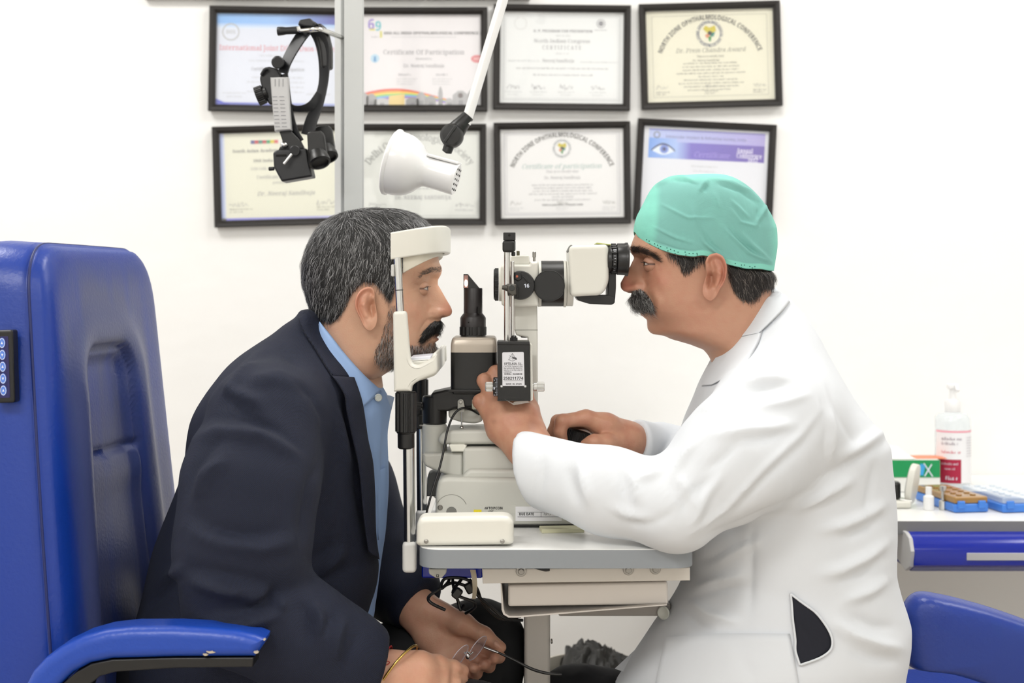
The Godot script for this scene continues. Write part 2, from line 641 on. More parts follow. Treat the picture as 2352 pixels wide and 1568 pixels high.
func shade(mb: MB, xf: Transform3D, x0: float, y0: float, x1: float, y1: float, ca: Color, cb: Color, z := 0.15, up := false) -> void:
	var nn := (xf.basis * Vector3(0, 0, 1)).normalized()
	var keep := mb.col
	mb.col = ca
	var a := mb.vert(xf * Vector3(x0, y0, z), nn)
	mb.col = ca if up else cb
	var b := mb.vert(xf * Vector3(x1, y0, z), nn)
	mb.col = cb
	var d := mb.vert(xf * Vector3(x1, y1, z), nn)
	mb.col = cb if up else ca
	var e := mb.vert(xf * Vector3(x0, y1, z), nn)
	mb.quad(a, b, d, e)
	mb.col = keep
func lin(r: float, g: float, b: float) -> Color:
	return Color(r, g, b).srgb_to_linear()
func map_emblem(mb: MB, xf: Transform3D, o: Vector2, k: float, dark: Color) -> void:
	mb.col = dark
	ring(mb, xf, o, k * 0.80, k * 0.84)
	mb.text("NORTH ZONE OPHTHALMOLOGICAL SOCIETY", k * 0.2, o, 0.3, xf, "bold", false, k * 0.92, 1.0, 6.0)
	mb.col = lin(0.80, 0.74, 0.16)
	mb.plate(PackedVector2Array([o + Vector2(-0.5, 0.35) * k, o + Vector2(-0.3, 0.62) * k, o + Vector2(0.0, 0.45) * k, o + Vector2(0.42, 0.62) * k, o + Vector2(0.5, 0.2) * k, o + Vector2(0.2, 0.0) * k, o + Vector2(-0.15, 0.0) * k]), 0.3, xf)
	mb.col = lin(0.1, 0.5, 0.45)
	mb.plate(PackedVector2Array([o + Vector2(0.05, 0.05) * k, o + Vector2(0.42, 0.1) * k, o + Vector2(0.3, -0.25) * k, o + Vector2(0.05, -0.2) * k]), 0.32, xf)
	mb.col = lin(0.85, 0.55, 0.4)
	mb.plate(PackedVector2Array([o + Vector2(-0.35, -0.1) * k, o + Vector2(-0.05, 0.05) * k, o + Vector2(0.02, -0.3) * k, o + Vector2(-0.25, -0.35) * k]), 0.33, xf)
	mb.col = lin(0.15, 0.55, 0.2)
	mb.plate(PackedVector2Array([o + Vector2(-0.12, -0.25) * k, o + Vector2(0.16, -0.2) * k, o + Vector2(0.06, -0.62) * k, o + Vector2(-0.06, -0.55) * k]), 0.34, xf)
	mb.col = lin(0.05, 0.05, 0.06)
	mb.plate(disc(k * 0.17, 14, o + Vector2(0.02, 0.03) * k), 0.36, xf)

# one line set on an arc, stretched to a given half length
func arc_text(mb: MB, xf: Transform3D, s: String, size: float, r: float, y: float, half: float, font: String) -> void:
	var w := MB.new().text(s, size, Vector2.ZERO, 0.0, xf, font)
	mb.text(s, size, Vector2(0, y), 0.3, xf, font, false, r, half / maxf(w, 1.0))

func certificate(px: float, py: float, tilt: float, w: float, h: float, kind: String, label: String) -> void:
	var o := P(px, py, WALL)
	var t := thing("framed_certificate", label, "certificate", o, "framed certificates on the wall")
	var xf := Transform3D(Basis(Vector3(0, 0, 1), deg_to_rad(tilt)).scaled(Vector3.ONE * U), o + Vector3(0, 0, 0.006))
	var mw := 15.5
	var wood := M("frame_wood", Color(0.085, 0.065, 0.055), 0.45)
	var prof := [Vector2(0, 0), Vector2(0, 15), Vector2(2, 17), Vector2(9, 16), Vector2(13, 12), Vector2(mw, 10), Vector2(mw, 0)]
	var mb := MB.new()
	var cn := [Vector2(-w / 2, -h / 2), Vector2(w / 2, -h / 2), Vector2(w / 2, h / 2), Vector2(-w / 2, h / 2)]
	for i in 4:
		mb = MB.new()
		var a: Vector2 = cn[i]
		var b: Vector2 = cn[(i + 1) % 4]
		var inw := Vector2(-(b - a).y, (b - a).x).normalized()
		var al := (b - a).normalized()
		for k in prof.size() - 1:
			var q0: Vector2 = prof[k]
			var q1: Vector2 = prof[k + 1]
			var e := q1 - q0
			var nn := (inw * -e.y + Vector2.ZERO)
			var n3 := (xf.basis * Vector3(nn.x, nn.y, e.x)).normalized()
			mb.face([xf * Vector3(a.x + inw.x * q0.x + al.x * q0.x, a.y + inw.y * q0.x + al.y * q0.x, q0.y), xf * Vector3(b.x + inw.x * q0.x - al.x * q0.x, b.y + inw.y * q0.x - al.y * q0.x, q0.y),
				xf * Vector3(b.x + inw.x * q1.x - al.x * q1.x, b.y + inw.y * q1.x - al.y * q1.x, q1.y), xf * Vector3(a.x + inw.x * q1.x + al.x * q1.x, a.y + inw.y * q1.x + al.y * q1.x, q1.y)], n3)
		part("frame_moulding", mb, wood, t)
	mb = MB.new()
	mb.prism(rect(w - 4, h - 4), -6, 1, 0.0, xf)
	part("backing_board", mb, M("backing", Color(0.5, 0.42, 0.33), 0.8), t)
	var iw := w - 2 * mw
	var ih := h - 2 * mw
	mb = MB.new()
	mb.prism(rect(iw + 6, ih + 6), 1, 3, 0.0, xf)
	part("paper", mb, M("paper_" + kind, PAPER[kind], 0.7), t)
	var pf := xf.translated_local(Vector3(0, 0, 3.0))
	mb = MB.new()
	cert_print(mb, pf, kind, iw, ih)
	part("print", mb, vcol(M("ink", Color.WHITE, 0.7)), t)
	mb = MB.new()
	mb.prism(rect(iw + 4, ih + 4), 7.2, 8.6, 0.0, xf)
	var g := M("frame_glass", Color(1, 1, 1, 0.03), 0.03)
	g.transparency = BaseMaterial3D.TRANSPARENCY_ALPHA
	part("glass", mb, g, t)
const PAPER := {"joint": Color(0.88, 0.9, 0.95), "rainbow": Color(0.93, 0.92, 0.93), "program": Color(0.92, 0.93, 0.93), "award": Color(0.9, 0.89, 0.81), "academy": Color(0.91, 0.91, 0.84), "society": Color(0.9, 0.91, 0.89), "north": Color(0.93, 0.93, 0.93), "eye": Color(0.9, 0.91, 0.94)}

func cert_print(mb: MB, xf: Transform3D, kind: String, w: float, h: float) -> void:
	var grey := lin(0.56, 0.56, 0.58)
	var pale := lin(0.74, 0.75, 0.76)
	var dark := lin(0.3, 0.3, 0.32)
	var hw := w / 2
	var hh := h / 2
	if kind == "joint":
		shade(mb, xf, -hw, hh - 22, 0, hh, lin(0.55, 0.75, 0.97), lin(0.62, 0.78, 0.98))
		shade(mb, xf, 0, hh - 22, hw, hh, lin(0.62, 0.78, 0.98), lin(0.36, 0.34, 0.68))
		shade(mb, xf, -hw, hh - 34, hw, hh - 22, lin(0.9, 0.93, 0.98), lin(0.66, 0.80, 0.97), 0.15, true)
		shade(mb, xf, -hw, -hh, hw, -hh + 6, lin(0.33, 0.36, 0.78), lin(0.7, 0.75, 0.95))
		mb.col = lin(0.3, 0.34, 0.8)
		mb.plate(PackedVector2Array([Vector2(-hw, -hh), Vector2(-hw + 34, -hh), Vector2(-hw, -hh + 14)]), 0.2, xf)
		mb.col = pale
		ring(mb, xf, Vector2(-hw + 32, hh - 42), 17, 20)
		mb.text("DOS", 8, Vector2(-hw + 32, hh - 42), 0.3, xf, "bold")
		mb.col = lin(0.86, 0.45, 0.5)
		mb.text("International Joint DOS - Dsos Conference", 11.5, Vector2(-hw + 6, hh - 78), 0.3, xf, "serif", true, 0.0, 0.96)
		mb.col = pale
		for q in [[100, 40, 97], [90, 80, 108], [120, 70, 117], [70, 96, 0]]: pass
		scribble(mb, xf, -42, 42, hh - 96, 3.2)
		scribble(mb, xf, -68, 60, hh - 108, 3.2)
		mb.col = grey
		mb.text("Certificate of Participation", 7, Vector2(0, hh - 126), 0.3, xf, "serif", false, 0, 1.0)
		mb.col = pale
		for k in 4: scribble(mb, xf, -60 - 10 * (k % 2), 60, hh - 146 - k * 11, 3.2)
		scribble(mb, xf, -hw + 16, -hw + 68, -hh + 26, 3.6)
		scribble(mb, xf, -hw + 24, -hw + 60, -hh + 18, 3.2)
		scribble(mb, xf, hw - 74, hw - 20, -hh + 26, 3.6)
	elif kind == "rainbow":
		var lo := -hh
		# rainbow ribbon along the bottom
		var cols := [lin(0.9, 0.35, 0.33), lin(0.95, 0.62, 0.3), lin(0.97, 0.86, 0.4), lin(0.6, 0.83, 0.5), lin(0.5, 0.72, 0.93), lin(0.65, 0.5, 0.8)]
		for k in 6:
			mb.col = cols[k]
			for i in 28:
				var x0 := -hw + w * i / 28.0
				var x1 := -hw + w * (i + 1) / 28.0
				var f := func(x: float) -> float: return lo + 22.0 + 16.0 * cos((x + 60.0) / 58.0) + (10.0 if x > 90 else 0.0) * (x - 90) / 50.0
				var g0: float = f.call(x0) - k * 4.0 * clampf(1.0 - (x0 + 60) / 150.0, 0.35, 1)
				var g1: float = f.call(x1) - k * 4.0 * clampf(1.0 - (x1 + 60) / 150.0, 0.35, 1)
				mb.plate(PackedVector2Array([Vector2(x0, g0 - 4.2), Vector2(x1, g1 - 4.2), Vector2(x1, g1), Vector2(x0, g0)]), 0.15 + k * 0.01, xf)
		# grey old buildings with a yellow one between
		for b in [[-136, 34, 32, 0.72], [-112, 24, 26, 0.66], [-88, 36, 16, 0.8], [-18, 30, 18, 0.62], [2, 22, 30, 0.7], [24, 24, 22, 0.66], [46, 10, 42, 0.7], [66, 18, 16, 0.75], [92, 36, 33, 0.72], [124, 30, 40, 0.68]]:
			mb.col = lin(b[3], b[3], b[3] + 0.01)
			mb.plate(PackedVector2Array([Vector2(b[0] - b[1] * 0.5, lo), Vector2(b[0] + b[1] * 0.5, lo), Vector2(b[0] + b[1] * 0.5, lo + b[2] * 0.7), Vector2(b[0] + b[1] * 0.15, lo + b[2]), Vector2(b[0] - b[1] * 0.15, lo + b[2]), Vector2(b[0] - b[1] * 0.5, lo + b[2] * 0.7)]), 0.24, xf)
			mb.col = lin(0.5, 0.5, 0.52)
			for j in 2: mb.plate(PackedVector2Array([Vector2(b[0] - 3 + j * 5, lo), Vector2(b[0] - 0.5 + j * 5, lo), Vector2(b[0] - 0.5 + j * 5, lo + b[2] * 0.35), Vector2(b[0] - 3 + j * 5, lo + b[2] * 0.35)]), 0.26, xf)
		mb.col = lin(0.93, 0.83, 0.55)
		mb.plate(PackedVector2Array([Vector2(-72, lo), Vector2(-36, lo), Vector2(-36, lo + 26), Vector2(-72, lo + 21)]), 0.27, xf)
		mb.col = lin(0.45, 0.42, 0.42)
		mb.plate(disc(6, 16, Vector2(92, lo + 22)), 0.28, xf)
		mb.col = lin(0.63, 0.55, 0.83)
		mb.text("6", 24, Vector2(-112, hh - 22), 0.3, xf, "bold", false, 0, 0.9)
		mb.col = lin(0.45, 0.78, 0.82)
		mb.text("9", 22, Vector2(-96, hh - 26), 0.3, xf, "bold", false, 0, 0.9)
		mb.col = lin(0.87, 0.85, 0.45)
		mb.plate(rect(13, 4), 0.31, xf.translated_local(Vector3(-110, hh - 34, 0)))
		mb.plate(rect(5, 15), 0.31, xf.translated_local(Vector3(-90, hh - 45, 0)))
		mb.col = grey
		scribble(mb, xf, -112, -96, hh - 52, 3)
		mb.col = dark
		mb.text("69th ALL INDIA OPHTHALMOLOGICAL CONFERENCE 2011", 6.2, Vector2(36, hh - 42), 0.3, xf, "bold", false, 0, 1.02)
		mb.col = pale
		scribble(mb, xf, -66, 82, hh - 52, 2.5)
		mb.col = grey
		mb.text("Certificate Of Participation", 10, Vector2(8, hh - 86), 0.3, xf, "serif", false, 0, 1.05)
		mb.text("Presented to", 4.5, Vector2(8, hh - 101), 0.3, xf, "serif")
		mb.text("Dr. Neeraj Sandhuja", 7, Vector2(8, hh - 117), 0.3, xf, "serif")
		scribble(mb, xf, -50, -22, hh - 139, 4.5)
		scribble(mb, xf, 36, 62, hh - 139, 4.5)
		mb.col = pale
		for s in [-60, 22]:
			for k in 3: scribble(mb, xf, s + 5, s + 52 - 4 * k, hh - 148 - k * 6, 2.8)
		mb.col = lin(0.9, 0.55, 0.57)
		var st := PackedVector2Array()
		for i in 24: st.append(Vector2(130 + cos(TAU * i / 24) * 14, hh - 101 + sin(TAU * i / 24) * 9))
		mb.plate(st, 0.25, xf)
		mb.col = lin(0.97, 0.85, 0.85)
		mb.text("AIOS", 5, Vector2(130, hh - 101), 0.3, xf, "bold")
		mb.col = lin(0.75, 0.87, 0.94)
		mb.plate(disc(10, 20, Vector2(-104, hh - 100)), 0.22, xf)
		mb.col = lin(0.4, 0.63, 0.82)
		mb.plate(disc(3, 12, Vector2(-104, hh - 98)), 0.25, xf)
		mb.plate(rect(6, 7), 0.25, xf.translated_local(Vector3(-104, hh - 104, 0)))
	elif kind == "program":
		mb.col = pale
		border(mb, xf, hw - 8, hh - 8, 0.7)
		border(mb, xf, hw - 12, hh - 12, 0.3)
		mb.col = lin(0.85, 0.85, 0.85)
		ring(mb, xf, Vector2(-hw + 46, hh - 26), 13, 14.5)
		mb.col = grey
		ring(mb, xf, Vector2(hw - 52, hh - 25), 8.5, 10)
		mb.plate(disc(6, 16, Vector2(hw - 52, hh - 25)), 0.2, xf)
		scribble(mb, xf, hw - 66, hw - 38, hh - 41, 2.5)
		mb.text("U. P. PROGRAM FOR PREVENTION", 6, Vector2(2, hh - 43), 0.3, xf, "bold", false, 0, 1.02)
		mb.col = pale
		scribble(mb, xf, -14, 18, hh - 55, 3.5)
		mb.col = grey
		mb.text("North Indian Congress", 7.5, Vector2(0, hh - 66), 0.3, xf, "serif", false, 0, 1.15)
		mb.text("C E R T I F I C A T E", 8, Vector2(0, hh - 81), 0.3, xf, "serif", false, 0, 0.9)
		mb.col = pale
		scribble(mb, xf, -14, 16, hh - 96, 3.5)
		scribble(mb, xf, -hw + 18, -hw + 88, hh - 113, 3.5)
		scribble(mb, xf, hw - 98, hw - 10, hh - 115, 3.5)
		mb.col = grey
		mb.text("Neeraj Sandhuja", 7, Vector2(-8, hh - 111), 0.3, xf, "serif", false, 0, 0.95)
		mb.col = lin(0.6, 0.6, 0.62)
		scribble(mb, xf, -104, 106, hh - 130, 3.8)
		scribble(mb, xf, -66, 70, hh - 145, 3.8)
		for k in 4:
			var x: float = [-112, -54, 10, 82][k]
			mb.col = grey
			signature(mb, xf, x - 14, -hh + 36, 30, 14, 4 + k)
			mb.col = pale
			scribble(mb, xf, x - 18, x + 20, -hh + 25, 3)
			scribble(mb, xf, x - 12, x + 12, -hh + 19, 2.6)
	elif kind == "award" or kind == "north":
		var aw := kind == "award"
		mb.col = lin(0.6, 0.6, 0.55) if aw else lin(0.66, 0.66, 0.7)
		border(mb, xf, hw - 14, hh - 12, 0.4)
		if not aw: border(mb, xf, hw - 9, hh - 8, 0.6)
		mb.col = lin(0.16, 0.15, 0.15)
		arc_text(mb, xf, "NORTH ZONE OPHTHALMOLOGICAL CONFERENCE", 11.0, 123.0 if aw else 127.0, -35.0 if aw else -38.0, 148.0 if aw else 143.0, "bold")
		map_emblem(mb, xf, Vector2(0, hh - (54 if aw else 44)), 30.0 if aw else 21.0, lin(0.22, 0.27, 0.42) if aw else lin(0.55, 0.58, 0.6))
		if aw:
			mb.col = lin(0.5, 0.5, 0.46)
			mb.text("Dr. Prem Chandra Award", 9.5, Vector2(2, hh - 92), 0.3, xf, "serif", false, 0, 1.0, 3.0, 0.25)
			mb.col = lin(0.34, 0.34, 0.33)
			mb.text("This is to certify that", 4.6, Vector2(0, hh - 106), 0.3, xf, "serif")
			mb.text("Dr. Neeraj Sandhuja", 4.6, Vector2(-10, hh - 115), 0.3, xf, "serif", false, 0, 1.0, 3.0, 0.25)
			for k in 9: scribble(mb, xf, -74 + [12, 9, 10, -4, 46, 12, 0, 12, 20][k], 74 - [12, 9, 10, -4, 46, 12, 0, 12, 30][k], hh - 123 - k * 7.6, 3.6)
		else:
			mb.col = lin(0.6, 0.72, 0.70)
			mb.text("Certificate of participation", 10, Vector2(0, hh - 85), 0.3, xf, "serif", false, 0, 1.05, 3.0, 0.3)
			mb.col = lin(0.58, 0.58, 0.6)
			mb.text("This is to certify that", 5, Vector2(0, hh - 97), 0.3, xf, "serif", false, 0, 1.1, 3.0, 0.2)
			mb.text("Dr. Neeraj Sandhuja", 6.2, Vector2(0, hh - 111), 0.3, xf, "serif")
			for k in 6: scribble(mb, xf, -78 + [8, 12, 10, 0, 54, 14][k], 78 - [8, 12, 10, 0, 54, 14][k], hh - 129 - k * 6.8, 3.4)
			mb.col = dark
			mb.text("Held at Jalandhar (Punjab) India", 4.4, Vector2(0, hh - 173), 0.3, xf, "bold")
		for k in 3:
			var x: float = [-hw + 34, 0, hw - 34][k]
			mb.col = lin(0.6, 0.6, 0.58)
			signature(mb, xf, x - 14, -hh + 34, 28, 10, 20 + k)
			mb.col = lin(0.42, 0.42, 0.41) if aw else pale
			scribble(mb, xf, x - 15, x + 15, -hh + 22, 3.2)
			scribble(mb, xf, x - 15, x + 8, -hh + 17, 3)
	elif kind == "academy":
		shade(mb, xf, -hw, -hh, -hw + 10, hh, lin(0.6, 0.68, 0.93), lin(0.85, 0.88, 0.95))
		shade(mb, xf, -hw, -hh, hw, -hh + 5, lin(0.5, 0.5, 0.9), lin(0.75, 0.75, 0.95))
		var cs := [lin(0.3, 0.3, 0.55), lin(0.75, 0.2, 0.25), lin(0.15, 0.5, 0.45), lin(0.75, 0.25, 0.3), lin(0.2, 0.6, 0.4), lin(0.85, 0.8, 0.2), lin(0.85, 0.4, 0.4), lin(0.9, 0.9, 0.9)]
		for k in 8:
			mb.col = cs[k]
			mb.plate(rect(9, 8), 0.25, xf.translated_local(Vector3(-64 + k * 9, hh - 21, 0)))
		mb.col = lin(0.45, 0.45, 0.45)
		mb.text("South Asian Academy of Ophthalmology", 7.2, Vector2(-hw + 28, hh - 41), 0.3, xf, "serifbold", true, 0, 1.0)
		mb.text("10th Indian Conference", 6.5, Vector2(-hw + 75, hh - 64), 0.3, xf, "serifbold", true)
		mb.col = grey
		mb.text("12th-14th November 2010", 6, Vector2(-hw + 68, hh - 82), 0.3, xf, "serif", true)
		mb.text("Certificate of Attendance", 7.4, Vector2(-hw + 82, hh - 102), 0.3, xf, "serif", true)
		mb.text("presented to", 5, Vector2(0, hh - 115), 0.3, xf, "serif")
		mb.text("Dr. Neeraj Sandhuja", 9, Vector2(10, hh - 140), 0.3, xf, "serif", false, 0, 1.1, 3.0, 0.35)
		for s in [-hw + 38, hw - 40]:
			mb.col = grey
			signature(mb, xf, s - 20, -hh + 36, 44, 16, int(s) + 90)
			mb.col = lin(0.5, 0.5, 0.45)
			scribble(mb, xf, s - 20, s + 32, -hh + 24, 3.2)
			scribble(mb, xf, s - 20, s + 10, -hh + 18, 3)
	elif kind == "society":
		mb.col = lin(0.72, 0.73, 0.73)
		border(mb, xf, hw - 5, hh - 6, 0.5)
		mb.col = lin(0.52, 0.53, 0.53)
		arc_text(mb, xf, "Delhi Ophthalmological Society", 15.0, 150.0, -hh + 36.0, 140.0, "serif")
		mb.col = grey
		mb.text("CERTIFICATE", 9, Vector2(0, 20), 0.3, xf, "serif")
		for k in 4: scribble(mb, xf, -80, 80, 0 - k * 11, 3.6)
		mb.text("Dr. NEERAJ SANDHUJA", 8, Vector2(8, -hh + 48), 0.3, xf, "serif", false, 0, 1.05)
		for s in [-hw + 40, hw - 36]:
			signature(mb, xf, s - 18, -hh + 30, 40, 12, int(s) + 60)
			scribble(mb, xf, s - 20, s + 22, -hh + 18, 3.2)
	elif kind == "eye":
		shade(mb, xf, -hw + 12, hh - 34, hw - 8, hh - 6, lin(0.72, 0.78, 0.95), lin(0.68, 0.64, 0.88))
		shade(mb, xf, -hw + 12, hh - 8, hw - 8, hh - 5.5, lin(0.42, 0.45, 0.85), lin(0.45, 0.42, 0.8), 0.18)
		shade(mb, xf, -hw + 12, hh - 72, -hw + 76, hh - 26, lin(0.42, 0.62, 0.92), lin(0.66, 0.76, 0.95), 0.2)
		shade(mb, xf, -hw + 76, hh - 72, -hw + 110, hh - 34, lin(0.66, 0.76, 0.95), lin(0.44, 0.38, 0.78), 0.2)
		shade(mb, xf, -hw + 110, hh - 72, hw - 8, hh - 34, lin(0.44, 0.38, 0.78), lin(0.38, 0.28, 0.68), 0.2)
		var eo := Vector2(-hw + 46, hh - 52)
		var lid := PackedVector2Array()
		for i in 17: lid.append(eo + Vector2(-26 + 52 * i / 16.0, 15 * sin(PI * i / 16.0) - 3))
		for i in 15: lid.append(eo + Vector2(26 - 52 * (i + 1) / 16.0, -9 * sin(PI * (i + 1) / 16.0) - 3))
		mb.col = lin(0.9, 0.94, 0.99)
		mb.plate(lid, 0.25, xf)
		mb.col = lin(0.45, 0.55, 0.85)
		mb.plate(disc(10, 20, eo + Vector2(2, 1)), 0.3, xf)
		mb.col = lin(0.15, 0.18, 0.45)
		mb.plate(disc(4.5, 14, eo + Vector2(2, 1)), 0.33, xf)
		mb.col = lin(0.1, 0.16, 0.4)
		for i in 16:
			var a := eo + Vector2(-27 + 54 * i / 16.0, 15 * sin(PI * i / 16.0) - 3)
			var b := eo + Vector2(-27 + 54 * (i + 1) / 16.0, 15 * sin(PI * (i + 1) / 16.0) - 3)
			mb.plate(PackedVector2Array([a - Vector2(0, 1.5), b - Vector2(0, 1.5), b + Vector2(0, 2.5), a + Vector2(0, 2.5)]), 0.36, xf)
		mb.col = lin(0.5, 0.52, 0.62)
		ring(mb, xf, Vector2(-hw + 30, hh - 19), 5, 8)
		mb.col = lin(0.36, 0.36, 0.58)
		mb.text("Intraocular Implant & Refractive Society, India", 6.3, Vector2(-hw + 50, hh - 22), 0.3, xf, "sans", true, 0, 1.02)
		mb.col = lin(0.74, 0.72, 0.86)
		scribble(mb, xf, hw - 52, hw - 14, hh - 22, 3.5)
		scribble(mb, xf, hw - 52, hw - 14, hh - 29, 3.5)
		mb.col = lin(0.62, 0.55, 0.88)
		mb.text("Certificate", 11, Vector2(16, hh - 60), 0.3, xf, "serif", false, 0, 1.1, 3.0, 0.35)
		mb.col = lin(0.93, 0.92, 0.98)
		mb.text("Annual", 11, Vector2(hw - 72, hh - 47), 0.3, xf, "serifbold", true, 0, 0.66)
		mb.text("Conference", 11, Vector2(hw - 72, hh - 58), 0.3, xf, "serifbold", true, 0, 0.66)
		mb.text("2012", 9, Vector2(hw - 46, hh - 68), 0.3, xf, "serifbold", true, 0, 0.85)
		mb.col = pale
		scribble(mb, xf, -32, 32, hh - 88, 3.2)
		scribble(mb, xf, -26, 22, hh - 99, 3.2)
		for k in 3: scribble(mb, xf, -80, 70, hh - 116 - 13 * k, 3.6)

func certificates() -> void:
	certificate(640, 139, -0.9, 313, 240, "joint", "black framed certificate with red heading, behind the hanging headset, upper row")
	certificate(966, 139, 0.0, 308, 238, "rainbow", "black framed certificate with a rainbow ribbon and grey buildings along its bottom")
	certificate(1290, 134.5, -0.6, 313, 240, "program", "black framed white certificate with four signatures, crossed by the white lamp arm")
	certificate(1630, 129, 1.6, 322, 240, "award", "black framed cream certificate with arched heading and round map emblem, top right of the wall")
	certificate(648, 404, 1.6, 309, 230, "academy", "black framed cream certificate with a strip of coloured squares, below the hanging headset")
	certificate(964, 402, 0.0, 306, 231, "society", "black framed certificate behind the white lamp shade, arched grey heading")
	certificate(1291, 399, 0.7, 312, 234, "north", "black framed white certificate with arched heading and small map emblem, over the microscope")
	certificate(1617, 397, -2.8, 317, 232, "eye", "tilted black framed certificate with purple banner and printed blue eye, behind the green cap")
	# the row above, of which only the lower edges show
	for k in 3:
		var px: float = [494, 815, 1030][k]
		var w: float = [318, 318, 100][k]
		if k == 2: w = 240; px = 1098
		var o := P(px, -118, WALL)
		var t := thing("picture_frame", ["grey framed panel on the wall over the red headed certificate, cut by the picture's top", "grey framed panel on the wall behind the top of the metal column", "grey framed panel on the wall over the rainbow certificate, beside the lamp arm"][k], "picture frame", o, "grey framed panels along the top edge")
		var xf := Transform3D(Basis().scaled(Vector3.ONE * U), o + Vector3(0, 0, 0.004))
		var mb := MB.new()
		for s in [-1, 1]:
			mb.rbox(o + Vector3(s * (w / 2 - 6) * U, 0, 0.01), Vector3(12 * U, 240 * U, 0.02), 0.003)
			mb.rbox(o + Vector3(0, s * 114 * U, 0.01), Vector3(w * U - 0.02, 12 * U, 0.02), 0.003)
		part("frame", mb, M("grey_frame", Color(0.74, 0.74, 0.73), 0.45), t)
		mb = MB.new()
		mb.prism(rect(w - 16, 224), -3, 6, 0.0, xf)
		part("panel", mb, M("paper_program"), t)
# ---- metal column with lamp arm, lamp, hanging headset
func plastic(key: String, r: float, g: float, b: float, rough := 0.4, metal := 0.0) -> StandardMaterial3D:
	return M(key, Color(r, g, b), rough, metal)
func chrome() -> StandardMaterial3D:
	return M("chrome", Color(0.8, 0.8, 0.79), 0.16, 1.0)
func black() -> StandardMaterial3D:
	return M("black_plastic", Color(0.055, 0.055, 0.058), 0.38)
func cream() -> StandardMaterial3D:
	return M("cream_plastic", Color(0.86, 0.855, 0.82), 0.38)

func column() -> void:
	var z := -0.43
	var o := Vector3(X(798, z), 0, z - 0.03)
	var t := thing("instrument_column", "tall square aluminium column standing behind the patient's head", "column", o)
	var a := deg_to_rad(25.0)
	var k := 0.0225
	# square section with a slot along each edge
	var sec := PackedVector2Array()
	for q in 4:
		var r := a + PI / 2 * q
		for e in [Vector2(k, -k + 0.005), Vector2(k, k - 0.005), Vector2(k - 0.007, k - 0.007), Vector2(k - 0.005, k)]:
			sec.append(e.rotated(r))
	var xf := Transform3D(Basis(Vector3(1, 0, 0), Vector3(0, 0, -1), Vector3(0, 1, 0)), o)
	var mb := MB.new()
	mb.prism(sec, 0.05, 2.05, 0.0, xf)
	var alu := M("aluminium", Color(0.80, 0.81, 0.81), 0.38, 0.3)
	part("post", mb, alu, t)
	mb = MB.new()
	mb.rbox(o + Vector3(0, 0.025, 0), Vector3(0.3, 0.05, 0.3), 0.01, Basis(), 2)
	part("foot", mb, plastic("column_foot", 0.3, 0.3, 0.31), t)
	mb = MB.new()
	mb.rbox(o + Vector3(0, 2.06, 0), Vector3(0.06, 0.03, 0.06), 0.006, Basis(Vector3.UP, -a), 2)
	part("top_cap", mb, black(), t)
	mb = MB.new()
	var za := -0.36
	var hook := [o + Vector3(-0.01, Y(69, za) - o.y, 0.015), Vector3(X(740, za), Y(69, za), za), Vector3(X(715, za), Y(68, za), za), Vector3(X(690, za), Y(70, za), za), Vector3(X(686, za), Y(62, za), za)]
	mb.tube(hook, 0.0045, 10, 3)
	part("hook", mb, chrome(), t)

